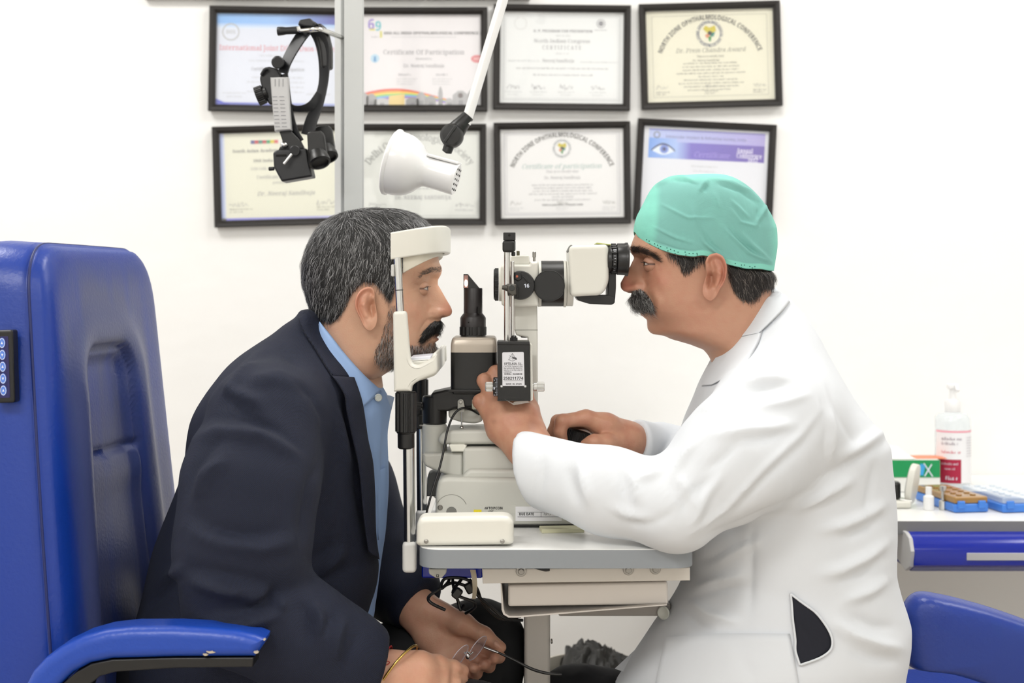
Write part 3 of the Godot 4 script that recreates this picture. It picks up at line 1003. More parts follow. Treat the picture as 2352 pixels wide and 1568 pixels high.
func lamp() -> void:
	var zk := -0.2
	var zc := -0.43
	var top := Vector3(X(798, zc), 2.03, zc - 0.03)
	var knee := P(1038, 312, zk)
	var t := thing("examination_lamp", "white examination lamp with a bell shade on a slanting white arm", "lamp", top)
	var white := plastic("lamp_white", 0.93, 0.93, 0.93, 0.22)
	# arm: collar on the column, horizontal tube out of sight above, long slanting tube down to the knuckle
	var up := P(1196, -70, zk)
	var far := Vector3(up.x + 0.075, 2.0, zk - 0.03)
	var mb := MB.new()
	mb.tube([top + Vector3(0.03, 0.0, 0), top + Vector3(0.2, 0.03, 0.08), far], 0.009, 12, 6)
	part("upper_arm", mb, white, t)
	mb = MB.new()
	mb.rbox(top, Vector3(0.075, 0.05, 0.075), 0.006, Basis(Vector3.UP, -0.43), 2)
	part("collar", mb, black(), t)
	mb = MB.new()
	var low := P(1070, 284, zk)
	mb.tube([far, low], 0.0088, 16)
	part("lower_arm", mb, white, t)
	mb = MB.new()
	mb.ball(far, Vector3.ONE * 0.018)
	part("elbow", mb, black(), t)
	# black knuckle: tapered sleeve, round joint with a slotted screw, stem
	mb = MB.new()
	var dirn := (low - far).normalized()
	mb.lathe(low - dirn * 0.014, knee + Vector3(0.006, 0.008, 0), [Vector2(0, 0), Vector2(0.0105, 0.0), Vector2(0.0125, 0.012), Vector2(0.016, 0.03), Vector2(0.014, 0.04), Vector2(0, 0.04)], 20)
	part("sleeve", mb, black(), t)
	mb = MB.new()
	mb.lathe(knee + Vector3(0, 0, -0.016), knee + Vector3(0, 0, 0.02), [Vector2(0, 0), Vector2(0.018, 0), Vector2(0.0195, 0.004), Vector2(0.0195, 0.02), Vector2(0.018, 0.022), Vector2(0.0195, 0.024), Vector2(0.0195, 0.03), Vector2(0.015, 0.036), Vector2(0, 0.037)], 28)
	mb.rbox(knee + Vector3(-0.002, 0.001, 0.0205), Vector3(0.034, 0.005, 0.004), 0.001, Basis(Vector3(0, 0, 1), 0.95))
	part("knuckle", mb, black(), t)
	mb = MB.new()
	var plate := P(1026, 352, zk)
	mb.tube([knee + Vector3(-0.003, -0.012, 0), plate + Vector3(0, 0.002, 0)], [0.0095, 0.0085], 14)
	part("stem", mb, black(), t)
	# bell shade
	var rim := P(897, 371, zk + 0.004)
	var end := P(1049, 413, zk + 0.022)
	var ax := (end - rim).normalized()
	var k := 1.0 / S(zk)
	var prof := []
	for q in [[0, 70], [0, 74], [3, 77.5], [7, 77.5], [10, 75], [11, 73.5], [24, 73], [40, 70], [54, 64], [66, 55], [76, 44], [84, 37], [92, 34.5], [104, 34.5], [130, 35.2], [150, 36], [157, 36], [160, 34.5], [160.5, 0]]:
		prof.append(Vector2(q[1] * k, q[0] * k))
	mb = MB.new()
	mb.lathe(rim, end, prof, 56)
	var inner := []
	for q in [[0, 70], [10, 70], [24, 69.5], [40, 66], [54, 60], [66, 51], [76, 40], [84, 32], [90, 0]]:
		inner.append(Vector2(q[1] * k, q[0] * k))
	mb.lathe(rim, end, inner, 40)
	var sh := part("shade", mb, white, t)
	mb = MB.new()
	mb.ball(rim + ax * 45 * k, Vector3.ONE * 0.022)
	mb.cyl(rim + ax * 55 * k, rim + ax * 86 * k, 0.014)
	part("bulb", mb, plastic("bulb_glass", 0.9, 0.9, 0.88, 0.2), t)
	# vent slots in the end cap
	mb = MB.new()
	var side := ax.cross(Vector3(0, 0, 1)).normalized()
	var out := side.cross(ax).normalized()
	var tip := rim + ax * 160.4 * k
	for i in 5:
		for j in 3:
			var q := tip + side * (i - 2) * 11.5 * k + out * (j - 1) * 17 * k
			mb.cyl(q - ax * 0.002, q + ax * 0.0007, 0.0021 if (i + j) % 2 else 0.0016, 0.0001, 8)
	part("vent_hole", mb, M("hole", Color(0.07, 0.065, 0.06), 0.9), sh)
	# mounting plate on top of the neck
	mb = MB.new()
	var bs := Basis(ax, (Vector3.UP - ax * ax.y).normalized(), ax.cross(Vector3.UP).normalized())
	mb.rbox(rim + ax * 120 * k - side * (37.0 * k if side.y < 0 else -37.0 * k), Vector3(76 * k, 7 * k, 44 * k), 0.0025, bs, 2)
	part("mounting_plate", mb, white, t)

func headset() -> void:
	var z := -0.37
	var t := thing("headset_ophthalmoscope", "black head-worn ophthalmoscope hanging from the hook of the metal column", "headset", P(672, 416, z))
	var bk := M("headset_black", Color(0.085, 0.09, 0.105), 0.42)
	var k := 1.0 / S(z)
	var band := func(path: Array, w: float, th := 2.6) -> MB:
		# strap: rows of [px, py, z offset, width in px]; its flat side faces the camera obliquely
		var mb := MB.new()
		var c := []
		for i in path.size() - 1:
			for s in 5:
				var f := s / 5.0
				var pa: Array = path[maxi(i - 1, 0)]
				var pb: Array = path[i]
				var pc: Array = path[i + 1]
				var pd: Array = path[mini(i + 2, path.size() - 1)]
				var r := []
				for q in 4: r.append(cubic_interpolate(pb[q], pc[q], pa[q], pd[q], f))
				c.append(r)
		c.append(path[path.size() - 1])
		var rows := []
		for i in c.size():
			var a: Array = c[maxi(i - 1, 0)]
			var b: Array = c[mini(i + 1, c.size() - 1)]
			var d := Vector2(b[0] - a[0], b[1] - a[1]).normalized()
			var nn := Vector2(-d.y, d.x)
			var r: Array = c[i]
			var o := P(r[0], r[1], z + r[2])
			var e := Vector3(nn.x, -nn.y, -0.55).normalized()
			var th3 := Vector3(nn.x * 0.45, -nn.y * 0.45, 0.9).normalized()
			var hw: float = r[3] * 0.5 * k * w
			var hh := th * 0.5 * k
			rows.append([o - e * hw - th3 * hh, o - e * hw + th3 * hh, o - e * hw * 0.9 + th3 * hh * 1.5, o + e * hw * 0.9 + th3 * hh * 1.5, o + e * hw + th3 * hh, o + e * hw - th3 * hh])
		mb.skin(rows, true)
		return mb
	part("head_strap", band.call([[712, 60, 0.0, 30], [693, 82, 0.0, 29], [672, 115, 0.005, 27], [657, 145, 0.01, 25], [650, 168, 0.012, 24]], 1.15), bk, t)
	part("head_strap", band.call([[706, 58, -0.01, 30], [726, 72, -0.015, 34], [741, 105, -0.02, 36], [745, 150, -0.02, 30], [742, 195, -0.015, 26], [730, 240, -0.01, 30], [716, 275, -0.005, 34], [706, 310, 0.0, 36]], 1.0), bk, t)
	part("head_strap", band.call([[655, 230, 0.0, 12], [672, 247, 0.0, 14], [695, 249, -0.003, 16], [718, 240, -0.006, 22], [735, 215, -0.012, 20]], 1.0), bk, t)
	part("head_strap", band.call([[652, 170, 0.0, 22], [660, 215, 0.0, 16], [668, 260, 0.0, 14], [678, 300, 0.0, 16], [690, 325, 0.0, 20]], 1.0), bk, t)
	# padded top: grip and saddle
	var mb := MB.new()
	mb.lathe(P(637, 72, z), P(690, 69, z), [Vector2(0, 0), Vector2(9 * k, 0), Vector2(10.5 * k, 2 * k), Vector2(10 * k, 12 * k), Vector2(8.5 * k, 20 * k), Vector2(9 * k, 50 * k), Vector2(0, 52 * k)], 18)
	part("grip", mb, bk, t)
	mb = MB.new()
	mb.prism(fillet(pts([686, 60, 690, 48, 714, 44, 727, 55, 722, 66, 700, 64], z), 0.003), z - 0.016, z + 0.014, 0.004)
	part("top_pad", mb, bk, t)
	mb = MB.new()
	mb.prism(fillet(pts([712, 60, 735, 52, 752, 66, 762, 110, 762, 158, 738, 158, 733, 110, 722, 78], z - 0.02), 0.006), z - 0.045, z - 0.016, 0.006)
	part("rear_pad", mb, M("headset_pad", Color(0.06, 0.06, 0.065), 0.35), t)
	# round knob at the temple and ridged side wheel
	mb = MB.new()
	mb.cyl(P(638, 143, z + 0.005), P(638, 143, z + 0.03), 14.5 * k, 0.002)
	part("knob", mb, bk, t)
	mb = MB.new()
	mb.gear(P(590, 222, z), P(606, 216, z), 22 * k, 1.6 * k, 26)
	mb.cyl(P(604, 216, z), P(614, 212, z), 13 * k)
	part("side_wheel", mb, black(), t)
	mb = MB.new()
	mb.prism(fillet(pts([602, 160, 616, 152, 640, 158, 648, 175, 630, 240, 618, 240, 604, 215, 596, 180], z), 0.004), z - 0.018, z + 0.002, 0.004)
	mb.tube([P(601, 172, z + 0.005), P(608, 160, z + 0.01), P(615, 158, z + 0.01)], 4 * k, 10, 3)
	part("temple_housing", mb, bk, t)
	# silver battery box in three facets, with fine label lines
	mb = MB.new()
	var sx := pts([620, 177, 660, 176, 662, 208, 668, 298, 630, 301, 622, 212], z + 0.02)
	mb.prism(sx, z - 0.008, z + 0.018, 0.003)
	var bx := part("battery_box", mb, M("battery_silver", Color(0.74, 0.74, 0.74), 0.45, 0.25), t)
	mb = MB.new()
	for i in 9:
		for j in 2:
			var p := P(627 + i * 0.8 + j * 16, 222 + i * 8.6, z + 0.0187)
			mb.rbox(p + Vector3(4 * k, 0, 0), Vector3(11 * k, 1.1 * k, 0.0004), 0.0001)
	for i in 3: mb.rbox(P(632 + i * 9, 190, z + 0.0187), Vector3(1.1 * k, 17 * k, 0.0004), 0.0001)
	part("label_lines", mb, M("label_grey", Color(0.48, 0.48, 0.5), 0.6), bx)
	# optics
	mb = MB.new()
	mb.prism(fillet(pts([626, 350, 634, 344, 703, 340, 717, 405, 646, 417, 628, 384], z + 0.03), 0.003), z - 0.02, z + 0.028, 0.004)
	var op := part("optics_box", mb, bk, t)
	mb = MB.new()
	mb.rbox(P(646, 357, z + 0.0282), Vector3(24 * k, 5 * k, 0.0015), 0.0006, Basis(Vector3(0, 0, 1), 0.04))
	part("slot", mb, M("hole"), op)
	mb = MB.new()
	mb.cyl(P(677, 346, z + 0.03), P(677, 346, z + 0.038), 12 * k, 0.001)
	var kn := part("knob", mb, bk, op)
	mb = MB.new()
	mb.tube([P(670, 354, z + 0.042), P(652, 376, z + 0.044)], 3.2 * k, 10)
	part("lever", mb, chrome(), op)
	mb = MB.new()
	mb.cyl(P(617, 388, z + 0.01), P(630, 387, z + 0.01), 4.5 * k)
	part("peg", mb, bk, op)
	mb = MB.new()
	mb.ball(P(652, 333, z + 0.012), Vector3(9, 7, 7) * k)
	part("hinge_ball", mb, chrome(), op)
	mb = MB.new()
	mb.prism(fillet(pts([642, 302, 668, 300, 690, 322, 700, 342, 640, 346, 650, 325], z), 0.002), z - 0.012, z + 0.006, 0.002)
	part("bracket", mb, black(), t)
	for q in [[0.03, 0, 0], [-0.032, 18, -12]]:
		mb = MB.new()
		var zz: float = z + q[0]
		mb.prism(fillet(pts([705 + q[1], 306 + q[2], 712 + q[1], 301 + q[2], 738 + q[1], 300 + q[2], 744 + q[1], 310 + q[2], 750 + q[1], 352 + q[2], 708 + q[1], 358 + q[2]], zz), 0.003), zz - 0.02, zz + 0.002, 0.003)
		var tb := part("ocular_block", mb, black(), t)
		mb = MB.new()
		var c0 := P(728 + q[1], 352 + q[2], zz - 0.002)
		var c1 := P(737 + q[1], 381 + q[2], zz + 0.012)
		mb.lathe(c0, c1, [Vector2(0, 0), Vector2(20 * k, 0), Vector2(23 * k, 12 * k), Vector2(25 * k, 20 * k), Vector2(25 * k, 28 * k), Vector2(20 * k, 30 * k), Vector2(18 * k, 24 * k), Vector2(0, 23 * k)], 28)
		part("ocular", mb, black(), tb)

# ---- blue examination chair
func vinyl() -> StandardMaterial3D:
	var m := vcol(M("blue_vinyl", Color.WHITE, 0.36))
	noise_bump(m, 0.05, 9.0, 0.12)
	return m
const BLUE := Color(0.006, 0.036, 0.285)
func chair() -> void:
	var t := thing("examination_chair", "large blue vinyl examination chair with a tall padded back", "chair", Vector3(-0.45, 0, 0))
	# back: an outline in (z, y), swept to a cushion of depth; front faces +x
	var out := fillet(PackedVector2Array([Vector2(0.285, 0.40), Vector2(0.26, 0.9), Vector2(0.232, 1.222), Vector2(-0.232, 1.222), Vector2(-0.26, 0.9), Vector2(-0.285, 0.40)]), [0.02, 0.3, 0.075, 0.075, 0.3, 0.02], 10)
	var dense := PackedVector2Array()
	for i in out.size():
		var a := out[i]
		var b := out[(i + 1) % out.size()]
		var m := maxi(1, int(a.distance_to(b) / 0.012))
		for q in m: dense.append(a.lerp(b, float(q) / m))
	var mid := Vector2(0.0, 0.85)
	var front := func(z: float, y: float) -> float: return -0.592 - 0.06 * z - (y - 0.9) * 0.09
	var rows := []
	var cols := []
	var rn := FastNoiseLite.new()
	rn.seed = 4
	rn.frequency = 5.0
	var R := []
	for i in 61: R.append(i / 60.0)
	for r in R:
		var row := []
		var cr := []
		for p in dense:
			var q: Vector2 = mid.lerp(p, r)
			# panel: a recess with its own cushions, bolsters left and right
			var hw := 0.098 + clampf((1.0 - q.y) * 0.09, 0, 0.05)
			var e := absf(q.x - 0.035) - hw
			var topd := q.y - 1.075
			var corner := Vector2(maxf(e + 0.05, 0), maxf(topd + 0.05, 0))
			var sd := corner.length() - 0.05 if (e > -0.05 and topd > -0.05) else maxf(e, topd)
			var edge: float = (1.0 - r) * (mid.distance_to(p))
			var bulge := 0.016 * (1.0 - exp(-edge / 0.016)) - 0.016
			var x: float = front.call(q.x, q.y) + bulge
			if q.y < 1.2:
				x -= 0.016 * smoothstep(0.012, -0.03, sd)
				x += 0.012 * exp(-pow((sd - 0.035) / 0.03, 2)) * smoothstep(1.2, 1.0, q.y)
				x -= 0.006 * exp(-pow(sd / 0.004, 2))
				if sd < 0: x -= 0.007 * exp(-pow((q.y - 0.918) / 0.006, 2)) - 0.006 * exp(-pow((q.y - 0.885) / 0.03, 2))
			row.append(Vector3(x, q.y, q.x))
			var wear := clampf(0.22 + 0.75 * exp(-pow((sd - 0.03) / 0.045, 2)) + 0.45 * smoothstep(0.02, -0.03, sd) * smoothstep(1.05, 0.9, q.y) + 0.8 * rn.get_noise_2d(q.x * 2.2, q.y * 0.35) + 0.12 + 0.35 * smoothstep(0.2, 0.0, absf(q.x)) * smoothstep(1.0, 1.15, q.y), 0, 0.85) * smoothstep(0.0, 0.07, edge)
			cr.append(BLUE.lerp(Color(0.065, 0.08, 0.18), wear))
		rows.append(row)
		cols.append(cr)
	# piping groove, then the side wall and the back
	for q in [[0.001, -0.024, 0.0], [0.0045, -0.026, 0], [0.005, -0.029, 0], [0.001, -0.031, 0], [0.0005, -0.034, 0], [0.006, -0.040, 0], [0.009, -0.08, 0], [0.006, -0.125, 0], [-0.012, -0.14, 0], [-0.10, -0.145, 0]]:
		var row := []
		var cr := []
		for p in dense:
			var d: Vector2 = (p - mid).normalized()
			var w: Vector2 = p + d * q[0]
			row.append(Vector3(front.call(p.x, p.y) + q[1], w.y, w.x))
			cr.append(BLUE)
		rows.append(row)
		cols.append(cr)
	var mb := MB.new()
	mb.skin(rows, true, true, cols)
	var br := part("backrest", mb, vinyl(), t)
	mb = MB.new()
	var pipe := []
	for p in dense:
		var d: Vector2 = (p - mid).normalized()
		pipe.append(Vector3(front.call(p.x, p.y) - 0.029, p.y + d.y * 0.0035, p.x + d.x * 0.0035))
	pipe.append(pipe[0])
	mb.tube(pipe, 0.0026, 6)
	part("piping", mb, M("piping_blue", Color(0.06, 0.12, 0.36), 0.45), br)
	mb = MB.new()
	mb.col = BLUE
	var se := rect(0.44, 0.5, 0.06)
	mb.prism(se, 0.36, 0.45, 0.03, Transform3D(Basis(Vector3(1, 0, 0), Vector3(0, 0, -1), Vector3(0, 1, 0)), Vector3(-0.41, -0.07, 0)), 4)
	part("seat", mb, vinyl(), t)
	mb = MB.new()
	mb.rbox(Vector3(-0.43, 0.31, 0), Vector3(0.36, 0.1, 0.36), 0.02, Basis(), 2)
	mb.rbox(Vector3(-0.70, 0.5, 0), Vector3(0.05, 0.42, 0.3), 0.01)
	mb.cyl(Vector3(-0.5, 0.04, 0), Vector3(-0.5, 0.3, 0), 0.09)
	part("pedestal", mb, plastic("chair_frame", 0.8, 0.8, 0.78), t)
	mb = MB.new()
	mb.cyl(Vector3(-0.5, 0.0, 0), Vector3(-0.5, 0.04, 0), 0.24, 0.01, 40)
	part("floor_plate", mb, plastic("chair_frame", 0.8, 0.8, 0.78), t)
	for s in [1, -1]:
		var z0 := 0.310
		var z1 := 0.372
		var pad := pts([30, 1640, 48, 1590, 70, 1546, 100, 1514, 140, 1486, 190, 1462, 240, 1448, 300, 1441.5, 400, 1441, 480, 1445, 540, 1450.5, 585, 1461, 606, 1470, 604, 1480, 594, 1496, 582, 1511, 400, 1512, 255, 1516, 205, 1526, 165, 1547, 130, 1580, 110, 1640], z1)
		var under := pts([112, 1640, 132, 1580, 168, 1548, 206, 1527, 256, 1517, 400, 1513, 581, 1512, 578, 1535, 400, 1537, 262, 1546, 226, 1556, 196, 1580, 180, 1640], z1)
		mb = MB.new()
		mb.col = BLUE.lerp(Color(0.012, 0.08, 0.48), 0.5)
		mb.prism(pad, z0 * s, z1 * s, 0.014, Transform3D(), 5)
		var ar := part("armrest", mb, vinyl(), t)
		mb = MB.new()
		mb.prism(under, (z0 + 0.008) * s, (z1 - 0.006) * s, 0.002)
		part("armrest_underside", mb, black(), ar)
		mb = MB.new()
		mb.rbox(Vector3(-0.585, 0.44, 0.325 * s), Vector3(0.07, 0.36, 0.03), 0.008)
		mb.rbox(Vector3(-0.52, 0.33, 0.27 * s), Vector3(0.08, 0.05, 0.14), 0.008)
		part("armrest_bracket", mb, black(), ar)
		if s == 1:
			# chipped patches near the tip
			for q in [[484, 1497, 14, 3.2], [472, 1503, 8, 3.0], [588, 1498, 7, 3.0], [607, 1469, 3, 2.5]]:
				mb = MB.new()
				var o := P(q[0], q[1], z1)
				var pl := PackedVector2Array()
				for i in 11:
					var an := TAU * i / 11
					pl.append(Vector2(cos(an) * q[2] * (0.8 + 0.3 * sin(i * 5.0)), sin(an) * q[3] * (0.8 + 0.3 * cos(i * 3.0))) / S(z1))
				mb.prism(pl, -0.006, 0.0012, 0.0003, Transform3D(Basis(), o))
				part("chipped_patch", mb, M("bare_foam", Color(0.75, 0.70, 0.62), 0.8), ar)
	# control pad on the side of the back
	var zc := 0.262
	var ct := thing("control_pad", "black control pad with five round blue buttons on the chair's side", "control pad", P(21, 923, zc))
	var xf := Transform3D(Basis(Vector3(0, 0, 1), 0.03), P(19, 840, zc))
	mb = MB.new()
	var k := 1.0 / S(zc)
	mb.prism(rect(46 * k, 166 * k, 6 * k), -0.004, 0.018, 0.003, xf, 3)
	part("housing", mb, black(), ct)
	mb = MB.new()
	mb.prism(rect(26 * k, 140 * k, 3 * k), 0.018, 0.0186, 0.0002, xf.translated_local(Vector3(0, -1 * k, 0)))
	part("membrane", mb, M("membrane", Color(0.10, 0.08, 0.33), 0.3), ct)
	for i in 5:
		mb = MB.new()
		var el := PackedVector2Array()
		for q in 24: el.append(Vector2(cos(TAU * q / 24) * 7.5, sin(TAU * q / 24) * 12) * k)
		mb.prism(el, 0.0185, 0.0196, 0.0004, xf.translated_local(Vector3(-1 * k, (54 - 27 * i) * k, 0)))
		var bt := part("button", mb, M("button_blue", Color(0.33, 0.5, 0.85), 0.35), ct)
		mb = MB.new()
		var tf := xf.translated_local(Vector3(-1 * k, (54 - 27 * i) * k, 0))
		for q in 24:
			var a := TAU * q / 24
			var b := TAU * (q + 1) / 24
			mb.plate(PackedVector2Array([Vector2(cos(a) * 5.6, sin(a) * 9.4) * k, Vector2(cos(a) * 6.6, sin(a) * 10.8) * k, Vector2(cos(b) * 6.6, sin(b) * 10.8) * k, Vector2(cos(b) * 5.6, sin(b) * 9.4) * k]), 0.0199, tf)
		var up := 1.0 if i % 2 == 0 else -1.0
		mb.plate(PackedVector2Array([Vector2(-2.6, -2.5 * up) * k, Vector2(2.6, -2.5 * up) * k, Vector2(0, 4 * up) * k]), 0.0199, tf)
		part("button_mark", mb, M("mark_white", Color(0.88, 0.9, 0.95), 0.5), bt)

# ---- desk on the right and what stands on it
func desk() -> void:
	var zf := -0.60
	var h := Y(1196, zf)
	var x0 := X(1560, -0.9)
	var x1 := X(2900, zf)
	var t := thing("desk", "white desk with a grey edge against the back wall behind the doctor", "desk", Vector3((x0 + x1) / 2, 0, -0.93))
	var mb := MB.new()
	var th := 30.0 / S(zf)
	mb.rbox(Vector3((x0 + x1) / 2, h - th / 2 + 0.0005, (zf + WALL) / 2), Vector3(x1 - x0, th - 0.002, zf - WALL - 0.002), 0.001)
	part("desk_top", mb, M("laminate_white", Color(0.93, 0.93, 0.92), 0.3), t)
	mb = MB.new()
	mb.rbox(Vector3((x0 + x1) / 2, h - th / 2, zf + 0.001), Vector3(x1 - x0, th, 0.003), 0.001)
	part("edge_band", mb, M("edge_grey", Color(0.50, 0.50, 0.50), 0.45), t)
	for x in [x0 + 0.1, x1 - 0.06]:
		for z in [zf - 0.06, WALL + 0.06]:
			mb = MB.new()
			mb.cyl(Vector3(x, 0, z), Vector3(x, h - th, z), 0.02, 0.002, 20)
			part("leg", mb, M("desk_leg", Color(0.8, 0.8, 0.79), 0.4), t)
	# drawer below: blue front with a grey end cap
	var zd := -0.56
	mb = MB.new()
	var dx0 := X(2094, zd)
	var sec := PackedVector2Array([Vector2(zd - 0.02, Y(1228, zd)), Vector2(zd + 0.002, Y(1236, zd)), Vector2(zd + 0.016, Y(1262, zd)), Vector2(zd + 0.016, Y(1294, zd)), Vector2(zd - 0.012, Y(1314, zd)), Vector2(zd - 0.30, Y(1314, zd)), Vector2(zd - 0.30, Y(1228, zd))])
	mb.prism(sec, -(x1 - 0.04), -dx0, 0.002, Transform3D(Basis(Vector3(0, 0, 1), Vector3(0, 1, 0), Vector3(-1, 0, 0)), Vector3.ZERO))
	var dr := part("drawer", mb, M("drawer_blue", Color(0.02, 0.13, 0.60), 0.16), t)
	mb = MB.new()
	mb.prism(PackedVector2Array([Vector2(zd - 0.30, Y(1228, zd)), Vector2(zd - 0.30, Y(1250, zd)), Vector2(zd - 0.02, Y(1315, zd)), Vector2(zd + 0.012, Y(1298, zd)), Vector2(zd + 0.018, Y(1262, zd)), Vector2(zd + 0.004, Y(1234, zd)), Vector2(zd - 0.02, Y(1226, zd))]), -dx0 - 0.001, -dx0 + 0.007, 0.002, Transform3D(Basis(Vector3(0, 0, 1), Vector3(0, 1, 0), Vector3(-1, 0, 0)), Vector3.ZERO))
	part("end_cap", mb, M("endcap_grey", Color(0.78, 0.78, 0.78), 0.35), dr)
	mb = MB.new()
	mb.rbox(Vector3((X(2214, zd) + x1 - 0.2) / 2, Y(1278, zd + 0.016), zd + 0.0165), Vector3(x1 - 0.2 - X(2214, zd), 17.0 / S(zd), 0.003), 0.001)
	part("handle_strip", mb, M("strip_grey", Color(0.74, 0.74, 0.74), 0.35), dr)
	desk_things(h, zf)

func desk_things(h: float, zf: float) -> void:
	# hand sanitiser
	var z := -1.06
	var k := 1.0 / S(z)
	var c := Vector3(X(2188, z), h, z)
	var t := thing("sanitiser_bottle", "clear pump bottle of hand sanitiser with a white and crimson label", "bottle", c)
	var mb := MB.new()
	var prof := []
	for q in [[0, 0], [36, 0], [39.5, 4], [40, 60], [40, 150], [39, 160], [34, 168], [22, 172], [15, 174], [13, 178], [13, 186]]: prof.append(Vector2(q[0] * k, q[1] * k))
	mb.lathe(c, c + Vector3.UP, prof, 36, 1.0)
	var cl := M("bottle_plastic", Color(0.93, 0.97, 0.99, 0.35), 0.12)
	cl.transparency = BaseMaterial3D.TRANSPARENCY_ALPHA
	part("bottle_body", mb, cl, t)
	mb = MB.new()
	mb.lathe(c + Vector3(0, 0.002, 0), c + Vector3.UP, [Vector2(0, 0), Vector2(35 * k, 0), Vector2(37.5 * k, 4 * k), Vector2(37.5 * k, 120 * k), Vector2(0, 120 * k)], 32)
	var gel := M("gel", Color(0.93, 0.95, 0.97, 0.25), 0.1)
	gel.transparency = BaseMaterial3D.TRANSPARENCY_ALPHA
	part("gel", mb, gel, t)
	var wrap := func(a0: float, a1: float, y0: float, y1: float, rr: float) -> MB:
		var m := MB.new()
		var rows := []
		for j in 2:
			var row := []
			for i in 25:
				var a := lerpf(a0, a1, i / 24.0)
				row.append(c + Vector3(sin(a) * rr * k, (y0 if j == 0 else y1) * k, cos(a) * rr * k))
			rows.append(row)
		m.skin(rows, false, false)
		for i in m.n.size():
			m.n[i] = Vector3(m.v[i].x - c.x, 0, m.v[i].z - c.z).normalized()
		return m
	var lb := part("label", wrap.call(-1.4, 1.4, 14, 134, 40.4), M("label_white", Color(0.93, 0.93, 0.94), 0.5), t)
	part("label_panel", wrap.call(-1.38, 0.18, 14, 68, 40.7), M("label_crimson", Color(0.66, 0.09, 0.24), 0.45), lb)
	part("label_line", wrap.call(-1.38, 1.38, 129, 133, 40.7), M("label_pink", Color(0.93, 0.62, 0.68), 0.5), lb)
	mb = MB.new()
	var rows_of := func(ink: MB, lines: Array, rr: float) -> void:
		var from := ink.v.size()
		for q in lines: scribble(ink, Transform3D(), q[0] * k, q[1] * k, q[2] * k, q[3] * k, 0.0, int(q[2]))
		for i in range(from, ink.v.size()):
			var p := ink.v[i]
			var an := p.x / (rr * k)
			ink.v[i] = c + Vector3(sin(an) * rr * k, p.y, cos(an) * rr * k)
			ink.n[i] = Vector3(sin(an), 0, cos(an))
	var fine := [[-38, 8, 112, 6.5], [-38, 0, 101, 6.5]]
	for i in 8: fine.append([22, 46, 116 - i * 6, 2.6])
	rows_of.call(mb, fine, 40.9)
	part("label_text", mb, M("label_textgrey", Color(0.55, 0.5, 0.55), 0.6), lb)
	mb = MB.new()
	rows_of.call(mb, [[-38, 6, 82, 6.0]], 40.9)
	part("label_text", mb, M("label_red", Color(0.82, 0.3, 0.4), 0.6), lb)
	mb = MB.new()
	rows_of.call(mb, [[-38, 0, 56, 4.5], [-30, -6, 45, 4.0], [-28, -2, 22, 8.0]], 41.0)
	part("label_text", mb, M("mark_white"), lb)
	mb = MB.new()
	mb.lathe(c + Vector3(0, 172 * k, 0), c + Vector3.UP, [Vector2(0, 0), Vector2(17 * k, 0), Vector2(18 * k, 2 * k), Vector2(18 * k, 24 * k), Vector2(15 * k, 28 * k), Vector2(9 * k, 30 * k), Vector2(7.5 * k, 42 * k), Vector2(7 * k, 54 * k), Vector2(0, 54 * k)], 24)
	mb.rbox(c + Vector3(1 * k, 231 * k, 0), Vector3(26 * k, 12 * k, 18 * k), 0.003, Basis(), 2)
	mb.tube([c + Vector3(8 * k, 232 * k, 0), c + Vector3(3 * k, 232 * k, 22 * k), c + Vector3(1 * k, 224 * k, 34 * k)], 4.5 * k, 10, 3)
	part("pump", mb, plastic("pump_white", 0.93, 0.93, 0.93), t)
	# green glove carton with tissues
	z = -0.98
	k = 1.0 / S(z)
	var bx0 := X(1975, z)
	var bx1 := X(2160, z)
	var by := Y(1056, z) 
	t = thing("glove_box", "green and white carton beside the sanitiser bottle", "box", Vector3((bx0 + bx1) / 2, h, z))
	mb = MB.new()
	mb.rbox(Vector3((bx0 + bx1) / 2, (h + by) / 2, z - 0.06), Vector3(bx1 - bx0, by - h, 0.12), 0.002)
	part("carton", mb, M("carton_white", Color(0.92, 0.92, 0.9), 0.5), t)
	mb = MB.new()
	mb.rbox(Vector3((bx0 + bx1) / 2, Y(1076, z), z + 0.0004), Vector3(bx1 - bx0 - 0.002, 40 * k, 0.0012), 0.0003)
	part("green_panel", mb, M("carton_green", Color(0.08, 0.58, 0.33), 0.45), t)
	mb = MB.new()
	mb.rbox(Vector3((bx0 + bx1) / 2 + 0.06, by + 0.0006, z - 0.05), Vector3(0.1, 0.0012, 0.06), 0.0003)
	part("orange_patch", mb, M("carton_orange", Color(0.93, 0.55, 0.4), 0.5), t)
	mb = MB.new()
	for q in [[2124, 1093, 2140, 1066], [2122, 1064, 2142, 1094]]:
		mb.tube([P(q[0], q[1], z + 0.002), P(q[2], q[3], z + 0.002)], 1.6 * k, 6)
	part("cross_mark", mb, M("mark_white"), t)
	mb = MB.new()
	mb.rbox(Vector3(X(2117, z), Y(1078, z), z + 0.0014), Vector3(12 * k, 26 * k, 0.001), 0.0003, Basis(Vector3(0, 0, 1), -0.2))
	part("blue_patch", mb, M("carton_blue", Color(0.25, 0.65, 0.88), 0.5), t)
	mb = MB.new()
	var rows := []
	var rn := FastNoiseLite.new()
	rn.frequency = 30.0
	for i in 15:
		var row := []
		for j in 15:
			var x := lerpf(bx0 + 0.015, bx1 - 0.05, i / 14.0)
			var zz := lerpf(z - 0.11, z - 0.012, j / 14.0)
			var e := sin(PI * i / 14.0) * sin(PI * j / 14.0)
			row.append(Vector3(x, by + 0.001 + e * (0.02 + 0.03 * absf(rn.get_noise_2d(x, zz))), zz))
		rows.append(row)
	mb.skin(rows)
